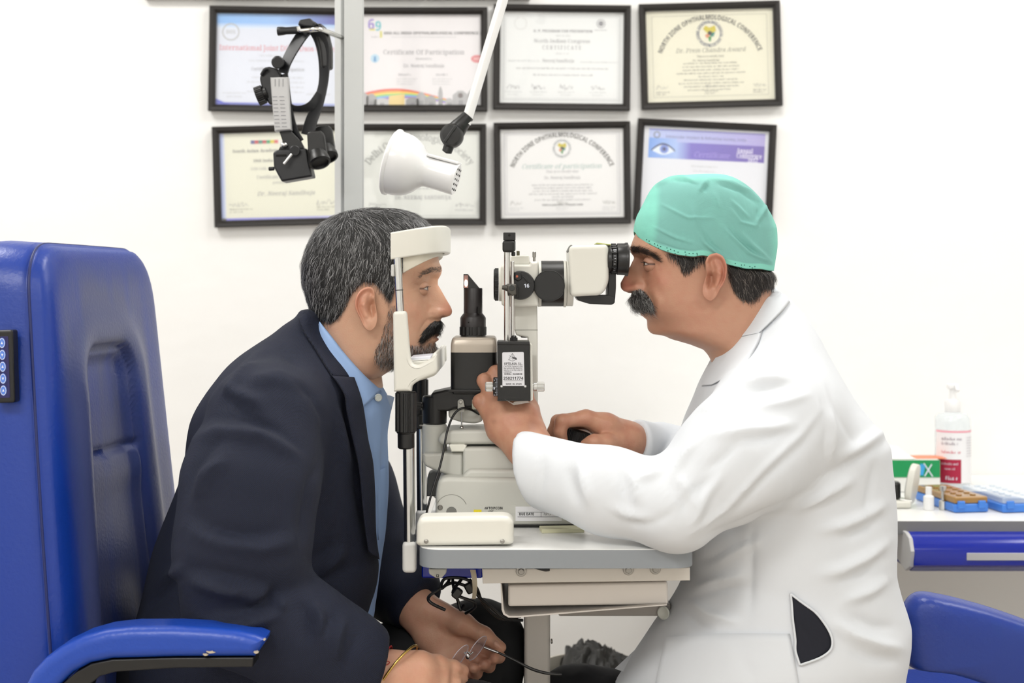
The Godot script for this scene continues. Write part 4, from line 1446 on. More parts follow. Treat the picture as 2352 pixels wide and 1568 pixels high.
	solo("tissue", mb, M("tissue_paper", Color(0.95, 0.95, 0.95), 0.9), "crumpled white tissues on top of the green carton", "tissue", Vector3((bx0 + bx1) / 2, by, z - 0.06))
	# small instrument with an open rounded lid
	z = -0.78
	k = 1.0 / S(z)
	var bh := h
	t = thing("folding_mirror_case", "cream instrument case with its oval lid standing open at the doctor's back", "case", Vector3(X(2080, z), h, z))
	mb = MB.new()
	mb.rbox(Vector3(X(2048, z), h + 0.008, z), Vector3(76 * k, 0.016, 0.06), 0.006, Basis(), 3)
	part("case_base", mb, cream(), t)
	mb = MB.new()
	var ov := PackedVector2Array()
	for q in 32: ov.append(Vector2(signf(cos(TAU * q / 32)) * pow(absf(cos(TAU * q / 32)), 0.7) * 0.028, sin(TAU * q / 32) * 46 * k))
	mb.prism(ov, -0.007, 0.007, 0.003, Transform3D(Basis(Vector3(0, 0, 1), -0.17) * Basis(Vector3.UP, 1.05), Vector3(X(2096, z), h + 46 * k + 0.006, z)), 3)
	var lid := part("lid", mb, cream(), t)
	mb = MB.new()
	var iv := PackedVector2Array()
	for p in ov: iv.append(p * 0.82)
	mb.prism(iv, -0.0085, -0.0065, 0.0005, Transform3D(Basis(Vector3(0, 0, 1), -0.17) * Basis(Vector3.UP, 1.05), Vector3(X(2096, z), h + 46 * k + 0.006, z)))
	part("lid_lining", mb, M("lining_grey", Color(0.45, 0.46, 0.46), 0.6), lid)
	mb = MB.new()
	mb.cyl(Vector3(X(2046, z), h + 0.016, z), Vector3(X(2046, z), h + 0.016 + 40 * k, z), 22 * k, 0.004)
	part("black_lens", mb, black(), t)
	mb = MB.new()
	mb.tube([Vector3(X(2060, z), h + 0.018, z + 0.024), Vector3(X(2086, z), h + 0.014, z + 0.024)], 0.002, 8)
	part("hinge_pin", mb, chrome(), t)
	# little clear phial and steel cup
	z = -0.74
	k = 1.0 / S(z)
	mb = MB.new()
	var o := Vector3(X(2133, z), h, z)
	mb.lathe(o, o + Vector3.UP, [Vector2(0, 0), Vector2(12 * k, 0), Vector2(12 * k, 30 * k), Vector2(7 * k, 34 * k), Vector2(7 * k, 52 * k), Vector2(0, 53 * k)], 20)
	solo("phial", mb, M("phial_white", Color(0.93, 0.93, 0.93), 0.25), "small white phial beside the open cream case", "phial", o)
	mb = MB.new()
	o = Vector3(X(2166, z), h, z)
	mb.lathe(o, o + Vector3.UP, [Vector2(0, 0), Vector2(9 * k, 0), Vector2(9 * k, 20 * k), Vector2(4 * k, 22 * k), Vector2(4 * k, 42 * k), Vector2(7 * k, 44 * k), Vector2(7 * k, 54 * k), Vector2(0, 55 * k)], 20)
	solo("lens_holder", mb, chrome(), "small chrome lens holder standing in front of the sanitiser bottle", "holder", o)
	# trial lens trays
	for q in 2:
		z = -0.70
		k = 1.0 / S(z)
		var a: float = [2196, 2284][q]
		var b: float = [2281, 2380][q]
		var cx := (X(a, z) + X(b, z)) / 2
		var w := X(b, z) - X(a, z)
		t = thing("lens_case", ["blue lens case with a brown see-through lid and two clasps", "blue lens case with a clear lid, rightmost on the desk"][q], "case", Vector3(cx, h, z - 0.1))
		mb = MB.new()
		mb.rbox(Vector3(cx - 0.02 + 0.02 * q, h + 0.009, z - 0.09), Vector3(w, 0.018, 0.18), 0.004, Basis(Vector3.UP, 0.16), 2)
		part("tray", mb, M("tray_blue", Color(0.25, 0.5, 0.85), 0.3), t)
		mb = MB.new()
		mb.rbox(Vector3(cx - 0.02 + 0.02 * q, h + 0.025, z - 0.09), Vector3(w - 0.002, 0.014, 0.178), 0.004, Basis(Vector3.UP, 0.16), 2)
		var lm := M("lid_brown" if q == 0 else "lid_clear", Color(0.62, 0.47, 0.26) if q == 0 else Color(0.9, 0.95, 0.99, 0.4), 0.2)
		if q == 1: lm.transparency = BaseMaterial3D.TRANSPARENCY_ALPHA
		part("lid", mb, lm, t)
		for s in [-1, 1]:
			mb = MB.new()
			mb.rbox(Basis(Vector3.UP, 0.16) * Vector3(s * w * 0.3, 0, 0.09) + Vector3(cx - 0.02 + 0.02 * q, h + 0.016, z - 0.09), Vector3(0.016, 0.016, 0.006), 0.002, Basis(Vector3.UP, 0.16))
			part("clasp", mb, M("tray_blue"), t)
		mb = MB.new()
		for i in 12:
			mb.cyl(Basis(Vector3.UP, 0.16) * Vector3((i % 2 - 0.5) * w * 0.4, 0.0, (i / 2 - 2.5) * 0.026) + Vector3(cx - 0.02 + 0.02 * q, h + 0.0322, z - 0.09), Basis(Vector3.UP, 0.16) * Vector3((i % 2 - 0.5) * w * 0.4, 0.002, (i / 2 - 2.5) * 0.026) + Vector3(cx - 0.02 + 0.02 * q, h + 0.0322, z - 0.09), 0.006, 0.0005, 14)
		part("lid_bosses", mb, lm, t)

# ---- blue chair at the lower right, waste bin, stool under the doctor
func side_chair() -> void:
	var z := -0.02
	var t := thing("side_chair", "blue padded chair back at the lower right, turned towards the doctor", "chair", Vector3(X(2330, z), 0, z - 0.15))
	var o := [[2100, 1377], [2118, 1368], [2140, 1368], [2200, 1380], [2280, 1402], [2352, 1426], [2440, 1460], [2520, 1500], [2560, 1560], [2560, 1640], [2520, 1668], [2440, 1650], [2352, 1612], [2240, 1566], [2180, 1549], [2120, 1543], [2096, 1538], [2086, 1520], [2080, 1440], [2083, 1400]]
	var pl := PackedVector2Array()
	for q in o: pl.append(Vector2(X(q[0], z), Y(q[1], z)))
	pl = fillet(pl, 0.02, 4)
	var mb := MB.new()
	var mid := Vector2(X(2310, z), Y(1515, z))
	var rows := []
	for q in [[0.0, 0.012], [0.4, 0.012], [0.7, 0.01], [0.85, 0.006], [0.93, 0.0], [0.975, -0.008], [1.0, -0.02], [1.0, -0.035], [0.98, -0.048], [0.9, -0.055], [0.0, -0.056]]:
		var row := []
		for p in pl:
			var w: Vector2 = mid.lerp(p, q[0])
			row.append(Vector3(w.x, w.y, z + q[1] + 0.35 * pow(w.x - mid.x, 2)))
		rows.append(row)
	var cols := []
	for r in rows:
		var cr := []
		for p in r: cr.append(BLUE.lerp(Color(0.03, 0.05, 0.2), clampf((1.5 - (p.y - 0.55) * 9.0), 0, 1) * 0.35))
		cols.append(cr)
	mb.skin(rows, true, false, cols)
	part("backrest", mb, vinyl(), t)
	mb = MB.new()
	mb.col = BLUE
	var cx := X(2330, z)
	mb.prism(rect(0.32, 0.36, 0.06), 0.40, 0.46, 0.02, Transform3D(Basis(Vector3(1, 0, 0), Vector3(0, 0, -1), Vector3(0, 1, 0)), Vector3(cx, 0, z - 0.26)), 3)
	part("seat", mb, vinyl(), t)
	mb = MB.new()
	mb.rbox(Vector3(cx, 0.47, z - 0.066), Vector3(0.05, 0.2, 0.012), 0.004)
	mb.rbox(Vector3(cx, 0.39, z - 0.16), Vector3(0.05, 0.012, 0.2), 0.004)
	part("back_bracket", mb, black(), t)
	mb = MB.new()
	mb.cyl(Vector3(cx, 0.1, z - 0.26), Vector3(cx, 0.4, z - 0.26), 0.022)
	part("gas_column", mb, chrome(), t)
	for i in 5:
		mb = MB.new()
		var d := Vector3(cos(TAU * i / 5 + 0.3), 0, sin(TAU * i / 5 + 0.3))
		mb.tube([Vector3(cx, 0.1, z - 0.26), Vector3(cx, 0.06, z - 0.26) + d * 0.18], [0.018, 0.012], 10)
		mb.cyl(Vector3(cx, 0.025, z - 0.26) + d * 0.18 - d.cross(Vector3.UP) * 0.014, Vector3(cx, 0.025, z - 0.26) + d * 0.18 + d.cross(Vector3.UP) * 0.014, 0.025)
		part("leg", mb, black(), t)

func waste_bin() -> void:
	var z := -0.75
	var o := Vector3(X(1362, z), 0, z)
	var t := thing("waste_bin", "bin with a crumpled black bag liner on the floor behind the table", "bin", o)
	var top := Y(1530, z)
	var mb := MB.new()
	mb.lathe(o, o + Vector3.UP, [Vector2(0, 0), Vector2(0.09, 0), Vector2(0.095, 0.01), Vector2(0.115, top), Vector2(0.11, top), Vector2(0.088, 0.012), Vector2(0, 0.012)], 32)
	part("pail", mb, plastic("bin_grey", 0.75, 0.73, 0.68), t)
	var rn := FastNoiseLite.new()
	rn.seed = 8
	rn.frequency = 11.0
	var sky := [[1284, 1552], [1292, 1528], [1302, 1500], [1312, 1484], [1324, 1483], [1332, 1480], [1342, 1468], [1352, 1476], [1360, 1469], [1385, 1480], [1415, 1494], [1440, 1506], [1456, 1540]]
	var rows := []
	for i in 30:
		var row := []
		var f := i / 29.0
		var zz := lerpf(z - 0.11, z + 0.10, f)
		for j in 70:
			var px := lerpf(1284, 1456, j / 69.0)
			var q := Vector3(X(px, z), 0, zz)
			var crumple := absf(rn.get_noise_3d(q.x * 1.3, 0.0, q.z)) + 0.5 * absf(rn.get_noise_3d(q.x * 3.0, 4.0, q.z * 2.2))
			var e := pow(sin(PI * clampf(f * 0.92 + 0.04, 0, 1)), 0.45)
			var y := lerpf(top - 0.02, Y(curve(sky, px), z), e) - 0.035 * crumple
			row.append(Vector3(q.x + 0.02 * rn.get_noise_3d(q.x, 2.0, q.z), y, zz + 0.02 * crumple))
		rows.append(row)
	mb = MB.new()
	mb.skin(rows)
	if mb.n[1000].y < 0: mb.turn(0, 0)
	part("bag_liner", mb, M("black_bag", Color(0.07, 0.07, 0.065), 0.5), t)
# ---- lifting table
func table() -> void:
	var zf := 0.25
	var x0 := X(960, zf)
	var x1 := X(1597, zf)
	var h := Y(1261, zf)
	var th := 44.0 / S(zf)
	var zb := -0.27
	var t := thing("instrument_table", "white topped table with a grey edge carrying the slit lamp", "table", Vector3((x0 + x1) / 2, 0, 0))
	var up := Transform3D(Basis(Vector3(1, 0, 0), Vector3(0, 0, -1), Vector3(0, 1, 0)), Vector3((x0 + x1) / 2, 0, (zf + zb) / 2))
	var out := rect(x1 - x0, zf - zb, 0.035, 8)
	var mb := MB.new()
	mb.prism(out, h - th, h - 0.0012, 0.0, up)
	part("table_top", mb, M("table_edge_grey", Color(0.53, 0.55, 0.57), 0.4), t)
	mb = MB.new()
	var lam := PackedVector2Array()
	for p in out: lam.append(p * 0.997)
	mb.prism(lam, h - 0.0014, h, 0.001, up)
	part("laminate", mb, M("laminate_white"), t)
	# steel channel with bolts
	mb = MB.new()
	var zc := 0.19
	mb.prism(pts([1107, 1306, 1585, 1303, 1585, 1333, 1109, 1340], zc), zc - 0.34, zc, 0.0015)
	var ch := part("channel", mb, M("channel_white", Color(0.84, 0.82, 0.79), 0.45), t)
	for q in [[1197, 1311], [1443, 1308], [1505, 1306]]:
		mb = MB.new()
		var o := P(q[0], q[1], zc)
		mb.cyl(o, o + Vector3(0, 0, 0.002), 0.0075, 0.0005)
		mb.cyl(o + Vector3(0, 0, 0.002), o + Vector3(0, 0, 0.006), 0.0045, 0.0008, 6)
		mb.cyl(o + Vector3(0, 0, 0.006), o + Vector3(0, 0, 0.0064), 0.002, 0.0001, 6)
		part("bolt", mb, M("bolt_steel", Color(0.6, 0.59, 0.57), 0.3, 0.9), ch)
	mb = MB.new()
	mb.prism(fillet(pts([1222, 1306, 1262, 1305, 1264, 1313, 1252, 1314], zc + 0.015), 0.002), zc, zc + 0.012, 0.002)
	part("release_lever", mb, black(), ch)
	# drawer box and bent sheet under it
	var zt := 0.14
	mb = MB.new()
	mb.prism(fillet(pts([1167, 1344, 1534, 1336, 1535, 1388, 1167, 1393], zt), 0.004), zt - 0.26, zt, 0.004, Transform3D(), 3)
	part("power_unit", mb, M("unit_white", Color(0.87, 0.85, 0.83), 0.45), t)
	mb = MB.new()
	mb.prism(pts([1150, 1341, 1152, 1341, 1157, 1398, 1160, 1408, 1170, 1414, 1190, 1414, 1532, 1387, 1532, 1390, 1190, 1418, 1168, 1418, 1156, 1411, 1152, 1400], zt + 0.008), zt - 0.27, zt + 0.008, 0.0004)
	part("bent_sheet", mb, M("unit_white"), t)
	mb = MB.new()
	mb.rbox(Vector3((X(1282, 0.0) + X(1540, 0.0)) / 2, Y(1398, 0.0), -0.06), Vector3(X(1540, 0.0) - X(1282, 0.0), 0.018, 0.14), 0.003)
	part("swing_arm", mb, M("arm_grey", Color(0.6, 0.58, 0.56), 0.5), t)
	mb = MB.new()
	var za := -0.06
	mb.rbox(Vector3(X(1234, za), Y(1400, za) / 2 + 0.02, za - 0.04), Vector3(X(1264, za) - X(1204, za), Y(1400, za) - 0.04, 0.08), 0.006, Basis(), 3)
	part("lifting_column", mb, M("column_white", Color(0.85, 0.83, 0.80), 0.4), t)
	mb = MB.new()
	mb.rbox(Vector3(X(1234, za) - 0.05, 0.02, za - 0.04), Vector3(0.36, 0.04, 0.4), 0.01, Basis(), 2)
	part("foot", mb, M("column_white"), t)
	mb = MB.new()
	mb.cyl(P(1265, 1472, za), P(1265, 1472, za) + Vector3(0.003, 0, 0), 0.004)
	part("screw", mb, M("bolt_steel"), t)
	# blue crossbar and switch block under the left edge
	mb = MB.new()
	mb.rbox(Vector3((X(968, 0.1) + X(1109, 0.1)) / 2, Y(1312, 0.1), 0.05), Vector3(X(1109, 0.1) - X(968, 0.1), 0.020, 0.1), 0.003)
	part("crossbar", mb, M("drawer_blue"), t)
	mb = MB.new()
	mb.prism(fillet(pts([984, 1306, 1026, 1306, 1025, 1316, 1015, 1327, 1000, 1327, 985, 1318], 0.18), 0.002), 0.13, 0.18, 0.002)
	var sw := part("switch_block", mb, M("switch_grey", Color(0.72, 0.72, 0.69), 0.45), t)
	mb = MB.new()
	for s in [-1, 1]: mb.rbox(P(1005 + s * 2.5, 1322, 0.1806), Vector3(0.0007, 0.003, 0.0006), 0.0002)
	for s in [-1, 1]: mb.rbox(P(1005, 1322 + s * 2.5, 0.1806), Vector3(0.0035, 0.0007, 0.0006), 0.0002)
	part("switch_mark", mb, M("hole"), sw)
	# cables hanging in loops, and a strip of tape
	var cab := [
		[[1035, 1310, .1], [1030, 1335, .12], [1012, 1352, .13], [1020, 1330, .12], [1045, 1326, .12], [1075, 1332, .12], [1086, 1350, .11]],
		[[1038, 1308, .1], [1042, 1350, .13], [1052, 1380, .12], [1058, 1400, .12], [1065, 1390, .11]],
		[[1022, 1400, .14], [990, 1384, .15], [985, 1370, .14], [1010, 1352, .13], [1040, 1338, .12], [1070, 1345, .12]],
		[[1060, 1330, .12], [1040, 1360, .14], [1062, 1372, .14], [1088, 1382, .13], [1090, 1395, .12], [1070, 1408, .1]],
		[[1086, 1345, .11], [1100, 1370, .10], [1130, 1396, .08], [1160, 1420, .07], [1200, 1424, .05]],
		[[1078, 1330, .1], [1096, 1352, .1], [1110, 1385, .08], [1150, 1420, .06], [1196, 1415, .05]]]
	for q in cab:
		mb = MB.new()
		var w := []
		for p in q: w.append(P(p[0], p[1], p[2] - 0.02))
		mb.tube(w, 0.0024, 8, 6)
		part("cable", mb, black(), t)
	mb = MB.new()
	mb.rbox(P(1078, 1350, 0.10), Vector3(0.012, 0.016, 0.012), 0.003, Basis(Vector3(0, 0, 1), 0.5))
	mb.rbox(P(1050, 1362, 0.12), Vector3(0.016, 0.012, 0.010), 0.003, Basis(Vector3(0, 0, 1), 0.9))
	part("cable_plug", mb, black(), t)
	mb = MB.new()
	var rows := []
	for i in 9:
		var f := i / 8.0
		var y := lerpf(1308, 1375, f)
		var x := 1086.0 + 6.0 * sin(f * 2.4)
		rows.append([P(x - 6.5, y, 0.14 + 0.01 * f), P(x + 6.5 - 4.0 * f, y, 0.145 - 0.01 * f)])
	mb.skin(rows, false, true)
	part("tape_strip", mb, M("tape", Color(0.72, 0.68, 0.6), 0.4), t)

# ---- slit lamp
func slit_lamp() -> void:
	var tz := 0.25
	var h := Y(1261, tz)
	var t := thing("slit_lamp", "cream and black slit lamp with microscope, lamp tower and chin rest on the table", "slit lamp", Vector3(X(1100, 0), h, 0))
	var cr := cream()
	var bk := black()
	var ch := chrome()
	var grey := M("warm_grey_plastic", Color(0.80, 0.80, 0.77), 0.4)
	var mb := MB.new()
	# near and far rail covers
	for s in [1, -1]:
		var z0 := 0.235
		mb = MB.new()
		var o := fillet(pts([955, 1252, 957, 1206, 962, 1195, 972, 1189, 1155, 1186, 1170, 1189, 1180, 1200, 1180, 1250, 1170, 1254, 962, 1257], z0), 0.004)
		mb.prism(o, z0 * s, (z0 - 0.045) * s, 0.009, Transform3D(Basis(), Vector3(0, 0.001, 0)), 4)
		var rc := part("rail_cover", mb, cr, t)
		if s == 1:
			for q in [979, 1154]:
				mb = MB.new()
				var p := P(q, 1243, z0)
				mb.lathe(p - Vector3(0, 0, 0.001), p + Vector3(0, 0, 1), [Vector2(0.0032, 0), Vector2(0.0032, 0.0012), Vector2(0.002, 0.0022), Vector2(0, 0.0024)], 16)
				mb.rbox(p + Vector3(0, 0, 0.0013), Vector3(0.003, 0.0006, 0.0008), 0.0002)
				part("screw", mb, M("bolt_steel"), rc)
	# base plate on the table, long body with rounded shoulders
	var zb := 0.085
	mb = MB.new()
	mb.prism(fillet(pts([1000, 1206, 1000, 1130, 1006, 1104, 1020, 1096, 1180, 1098, 1330, 1110, 1345, 1130, 1345, 1206], zb), [0.002, 0.01, 0.01, 0.006, 0.0, 0.01, 0.01, 0.002]), -zb, zb, 0.007, Transform3D(), 4)
	var bs := part("base", mb, grey, t)
	mb = MB.new()
	mb.rbox(Vector3((X(1000, zb) + X(1345, zb)) / 2, h + 0.005, 0), Vector3(X(1345, zb) - X(1000, zb) - 0.004, 0.01, 2 * zb - 0.01), 0.002)
	part("base_foot", mb, bk, bs)
	mb = MB.new()
	mb.prism(fillet(pts([1058, 1102, 1060, 1096, 1068, 1086, 1078, 1078, 1200, 1078, 1240, 1104], zb - 0.01), 0.003), -0.06, 0.075, 0.006, Transform3D(), 3)
	part("saddle", mb, grey, bs)
	mb = MB.new()
	for q in [[1011, 1165, 0.0038, 0.002]]:
		mb.cyl(P(q[0], q[1], zb - 0.0005), P(q[0], q[1], zb) + Vector3(0, 0, q[3]), q[2], 0.001, 16)
	part("screw", mb, M("bolt_steel"), bs)
	mb = MB.new()
	mb.cyl(P(1037, 1175, zb - 0.002), P(1037, 1175, zb) + Vector3(0, 0, 0.0015), 0.0075, 0.0005)
	part("round_cover", mb, M("cover_grey", Color(0.45, 0.45, 0.43), 0.5), bs)
	mb = MB.new()
	for i in 24:
		var a := -0.35 * PI + 0.72 * PI * i / 24.0
		mb.tube([P(1037, 1172, zb) + Vector3(sin(a), cos(a), 0) * 0.0235, P(1037, 1172, zb) + Vector3(sin(a + 0.1), cos(a + 0.1), 0) * 0.0235], 0.0005, 5)
	part("cover_seam", mb, M("seam_grey", Color(0.6, 0.6, 0.57), 0.5), bs)
	var sticker := func(x0: float, y0: float, x1: float, y1: float, zz: float, m: Material, nm: String) -> MeshInstance3D:
		var b := MB.new()
		b.prism(pts([x0, y0, x1, y0, x1, y1, x0, y1], zz), zz - 0.0004, zz + 0.0003, 0.0)
		return part(nm, b, m, bs)
	sticker.call(1088, 1170, 1106, 1180, zb, M("sticker_yellow", Color(0.92, 0.85, 0.15), 0.5), "yellow_sticker")
	var pl: MeshInstance3D = sticker.call(1110, 1160, 1186, 1178, zb, M("plate_silver", Color(0.82, 0.82, 0.79), 0.4, 0.2), "name_plate")
	var wt: MeshInstance3D = sticker.call(1184, 1163, 1290, 1196, zb + 0.0004, M("label_white"), "calibration_sticker")
	var tk := 1.0 / S(zb)
	var ink := M("ink_dark", Color(0.16, 0.16, 0.17), 0.6)
	mb = MB.new()
	var o2 := P(0, 0, zb)
	var fr := Transform3D(Basis(), Vector3(0, 0, zb))
	mb.text("TOPCON", 5.8 * tk, Vector2(X(1122, zb), Y(1166.5, zb)), 0.0008, fr, "bold", true, 0, 1.0)
	for k in 3: mb.plate(PackedVector2Array([Vector2(X(1113 + k * 2.6, zb), Y(1169, zb)), Vector2(X(1114.5 + k * 2.6, zb), Y(1169, zb)), Vector2(X(1116 + k * 2.6, zb), Y(1164, zb)), Vector2(X(1114.5 + k * 2.6, zb), Y(1164, zb))]), 0.0008, fr)
	mb.text("LAMP", 3.0 * tk, Vector2(X(1121, zb), Y(1173, zb)), 0.0008, fr, "sans", true)
	part("plate_lettering", mb, ink, pl)
	mb = MB.new()
	mb.text("DUE DATE", 5.6 * tk, Vector2(X(1192, zb), Y(1180, zb)), 0.0014, fr, "bold", true, 0, 0.95)
	for y in [1175, 1186]: mb.plate(pts([1189, y, 1286, y, 1286, y + 0.7, 1189, y + 0.7], zb), 0.0014, fr)
	mb.plate(pts([1242, 1175, 1242.7, 1175, 1242.7, 1186, 1242, 1186], zb), 0.0014, fr)
	mb.text("10/13", 5.0 * tk, Vector2(X(1248, zb), Y(1180, zb)), 0.0014, fr, "sans", true, 0, 1.0, 3.0, 0.35)
	part("sticker_lettering", mb, ink, wt)
	mb = MB.new()
	mb.prism(pts([980, 1140, 981, 1098, 985, 1085, 995, 1080, 1030, 1088, 1030, 1140], -0.05), -0.075, -0.05, 0.003)
	part("rear_shield", mb, M("shield_grey", Color(0.30, 0.30, 0.29), 0.5), t)
	# joystick
	var jz := -0.02
	var j0 := P(1312, 1112, jz)
	mb = MB.new()
	mb.cyl(j0, P(1318, 1024, jz), 0.008)
	mb.lathe(j0 + Vector3(0, -0.004, 0), j0 + Vector3(0, 1, 0), [Vector2(0.024, 0), Vector2(0.022, 0.012), Vector2(0.012, 0.02), Vector2(0, 0.021)], 24)
	var js := part("joystick", mb, bk, t)
	mb = MB.new()
	mb.gear(P(1317, 1034, jz), P(1328, 989, jz), 0.0195, 0.0007, 44)
	mb.cyl(P(1315, 1040, jz), P(1317, 1034, jz), 0.0195)
	part("joystick_ring", mb, M("ridged_black", Color(0.065, 0.065, 0.065), 0.55), js)
	# cross arm of the lamp: block, round pillar, upper arm
	var zc := 0.06
	mb = MB.new()
	mb.prism(fillet(pts([1063, 1030, 1068, 1028, 1255, 1026, 1258, 1100, 1250, 1103, 1066, 1103, 1063, 1098], zc), 0.002), -zc, zc, 0.005, Transform3D(), 3)
	var xa := part("carriage", mb, grey, t)
	mb = MB.new()
	mb.prism(fillet(pts([972, 1042, 1064, 1038, 1064, 1100, 1030, 1092, 992, 1078, 976, 1070, 972, 1062], zc - 0.01), [0.002, 0.001, 0.001, 0.01, 0.01, 0.006, 0.004]), -0.04, zc - 0.01, 0.005, Transform3D(), 3)
	part("swing_bracket", mb, grey, xa)
	mb = MB.new()
	mb.prism(fillet(pts([1030, 1023, 1034, 1020, 1066, 1020, 1072, 1024, 1068, 1038, 1036, 1038], zc), 0.001), zc - 0.06, zc - 0.002, 0.002)
	part("bright_plate", mb, M("plate_bright", Color(0.9, 0.9, 0.86), 0.15, 0.3), xa)
	mb = MB.new()
	mb.prism(fillet(pts([1005, 1012, 1012, 996, 1030, 988, 1180, 985, 1250, 985, 1250, 1020, 1090, 1021, 1012, 1021], zc - 0.01), [0.004, 0.008, 0.01, 0, 0, 0, 0.004, 0.004]), -0.04, zc - 0.01, 0.006, Transform3D(), 4)
	part("lower_arm", mb, grey, xa)
	mb = MB.new()
	mb.cyl(P(998.5, 1044, 0.012), P(998.5, 972, 0.012), 28.5 / S(0.03), 0.003, 40)
	part("pillar", mb, grey, xa)
	mb = MB.new()
	mb.cyl(P(998.5, 973, 0.012), P(998.5, 908, 0.012), 28.0 / S(0.03), 0.002, 40)
	mb.cyl(P(998.5, 909, 0.012), P(998.5, 905, 0.012), 9.0 / S(0.03), 0.001, 8)
	mb.prism(fillet(pts([990, 945, 990, 903, 1030, 894, 1112, 896, 1140, 905, 1140, 935, 1050, 937, 1030, 945], 0.03), 0.004), -0.03, 0.03, 0.004, Transform3D(), 3)
	mb.prism(fillet(pts([1040, 905, 1040, 888, 1142, 890, 1142, 905], 0.032), 0.002), -0.03, 0.036, 0.002)
	var ua := part("upper_arm", mb, bk, t)
	mb = MB.new()
	mb.gear(P(956, 932, 0.012), P(968, 932, 0.012), 9.5 / S(0), 0.0005, 20)
	mb.cyl(P(966, 932, 0.012), P(974, 932, 0.012), 6.0 / S(0))
	part("clamp_knob", mb, bk, ua)
	mb = MB.new()
	mb.cyl(P(963, 977, 0.012), P(973, 977, 0.012), 2.4 / S(0))
	part("peg", mb, M("bolt_steel"), ua)
	mb = MB.new()
	mb.prism(fillet(pts([1030, 938, 1108, 938, 1108, 968, 1090, 973, 1060, 970, 1034, 962, 1030, 955], 0.02), 0.004), -0.03, 0.02, 0.004, Transform3D(), 3)
	part("arm_housing", mb, grey, ua)
	mb = MB.new()
	mb.prism(fillet(pts([1084, 918, 1100, 918, 1100, 940, 1084, 940], 0.031), 0.001), 0.028, 0.0316, 0.0005)
	part("paper_tag", mb, M("tag_cream", Color(0.80, 0.80, 0.72), 0.6), ua)
	mb = MB.new()
	mb.prism(fillet(pts([1051, 946, 1051, 920, 1057, 916, 1064, 918, 1068, 938, 1067, 945, 1060, 947], 0.04), 0.002), 0.032, 0.04, 0.001)
	var clip := part("cable_clip", mb, M("clip_grey", Color(0.70, 0.70, 0.67), 0.4), ua)
	mb = MB.new()
	mb.cyl(P(1058, 923, 0.039), P(1058, 923, 0.042), 4.2 / S(0.04), 0.0005, 14)
	part("clip_screw", mb, M("bolt_steel"), clip)
	mb = MB.new()
	mb.tube([P(1060.5, 945, 0.03), P(1060.5, 982, 0.03)], 1.8 / S(0.03), 10)
	mb.ball(P(1060.5, 982, 0.03), Vector3.ONE * 0.0034)
	part("chrome_pin", mb, ch, ua)
	mb = MB.new()
	var cp := []
	for q in [[1100, 951, 0.02], [1085, 942, 0.035], [1066, 937, 0.042], [1052, 942, 0.045], [1038, 960, 0.05], [1026, 995, 0.06], [1019, 1035, 0.07], [1008, 1080, 0.08], [995, 1120, 0.09], [984, 1160, 0.10], [978, 1185, 0.10]]: cp.append(P(q[0], q[1], q[2]))
	mb.tube(cp, 2.6 / S(0.05), 10, 5)
	part("cable", mb, bk, t)
	# lamp house
	mb = MB.new()
	var lz := 0.042
	var yup := Transform3D(Basis(Vector3(1, 0, 0), Vector3(0, 0, -1), Vector3(0, 1, 0)), Vector3(X(1088, lz), 0, -0.005))
	var lw := 107.0 / S(lz)
	var sec := fillet(PackedVector2Array([Vector2(-lw / 2, -0.03), Vector2(-lw / 2 + 0.0, -0.045), Vector2(-0.01, -0.047), Vector2(lw / 2, -0.045), Vector2(lw / 2, 0.045), Vector2(-lw / 2, 0.045)]), 0.008)
	mb.prism(sec, Y(897, lz), Y(808, lz), 0.001, yup)
	var lh := part("lamp_house", mb, M("lamp_house_black", Color(0.028, 0.028, 0.03), 0.3), t)
	mb = MB.new()
	mb.rbox(P(1088, 892, 0.0) + Vector3(0, 0, 0.001), Vector3(lw + 0.004, 0.004, 0.094), 0.001)
	part("lower_rim", mb, bk, lh)
	mb = MB.new()
	var rows := []
	for q in [[811, 1.0], [794, 0.995], [789, 0.985], [781, 0.955], [777, 0.92], [775, 0.86]]:
		var row := []
		for p in sec: row.append(Vector3(X(1088, lz) + p.x * q[1], Y(q[0], lz), -0.005 - p.y * q[1]))
		rows.append(row)
	var last := []
	for p in sec: last.append(Vector3(X(1088, lz), Y(774.6, lz), -0.005))
	rows.append(last)
	mb.skin(rows, true)
	part("lamp_cap", mb, M("champagne", Color(0.70, 0.66, 0.61), 0.35, 0.35), lh)
	# lens tower
	var tw := func(a: float, b: float) -> Array: return [P(1086.5, a, 0), P(1086.5, b, 0)]
	mb = MB.new()
	var q0 := P(1086.5, 777, 0)
	var tf := []
	for q in [[0, 0], [29, 0], [29, 8], [28.5, 9]]: tf.append(Vector2(q[0] / 1500.0, q[1] / 1500.0))
	mb.lathe(q0, q0 + Vector3.UP, tf, 40)
	mb.gear(P(1086.5, 769, 0), P(1086.5, 750, 0), 31 / 1500.0, 1.2 / 1500.0, 18)
	var twr := part("focus_ring", mb, bk, t)
	mb = MB.new()
	tf = []
	for q in [[29.5, 27], [29.5, 47], [28, 50], [22.5, 57], [21.6, 58], [21.6, 114], [20.8, 115.5], [0, 115.5]]: tf.append(Vector2(q[0] / 1500.0, q[1] / 1500.0))
	mb.lathe(q0, q0 + Vector3.UP, tf, 40)
	part("lens_barrel", mb, M("barrel_black", Color(0.13, 0.115, 0.12), 0.4), twr)
	mb = MB.new()
	mb.rbox(P(1099.5, 712, 0.012), Vector3(0.003, 0.011, 0.012), 0.0005)
	mb.rbox(P(1076, 740, 0.0195), Vector3(0.002, 0.002, 0.002), 0.0005)
	part("barrel_slot", mb, M("hole"), twr)
	mb = MB.new()
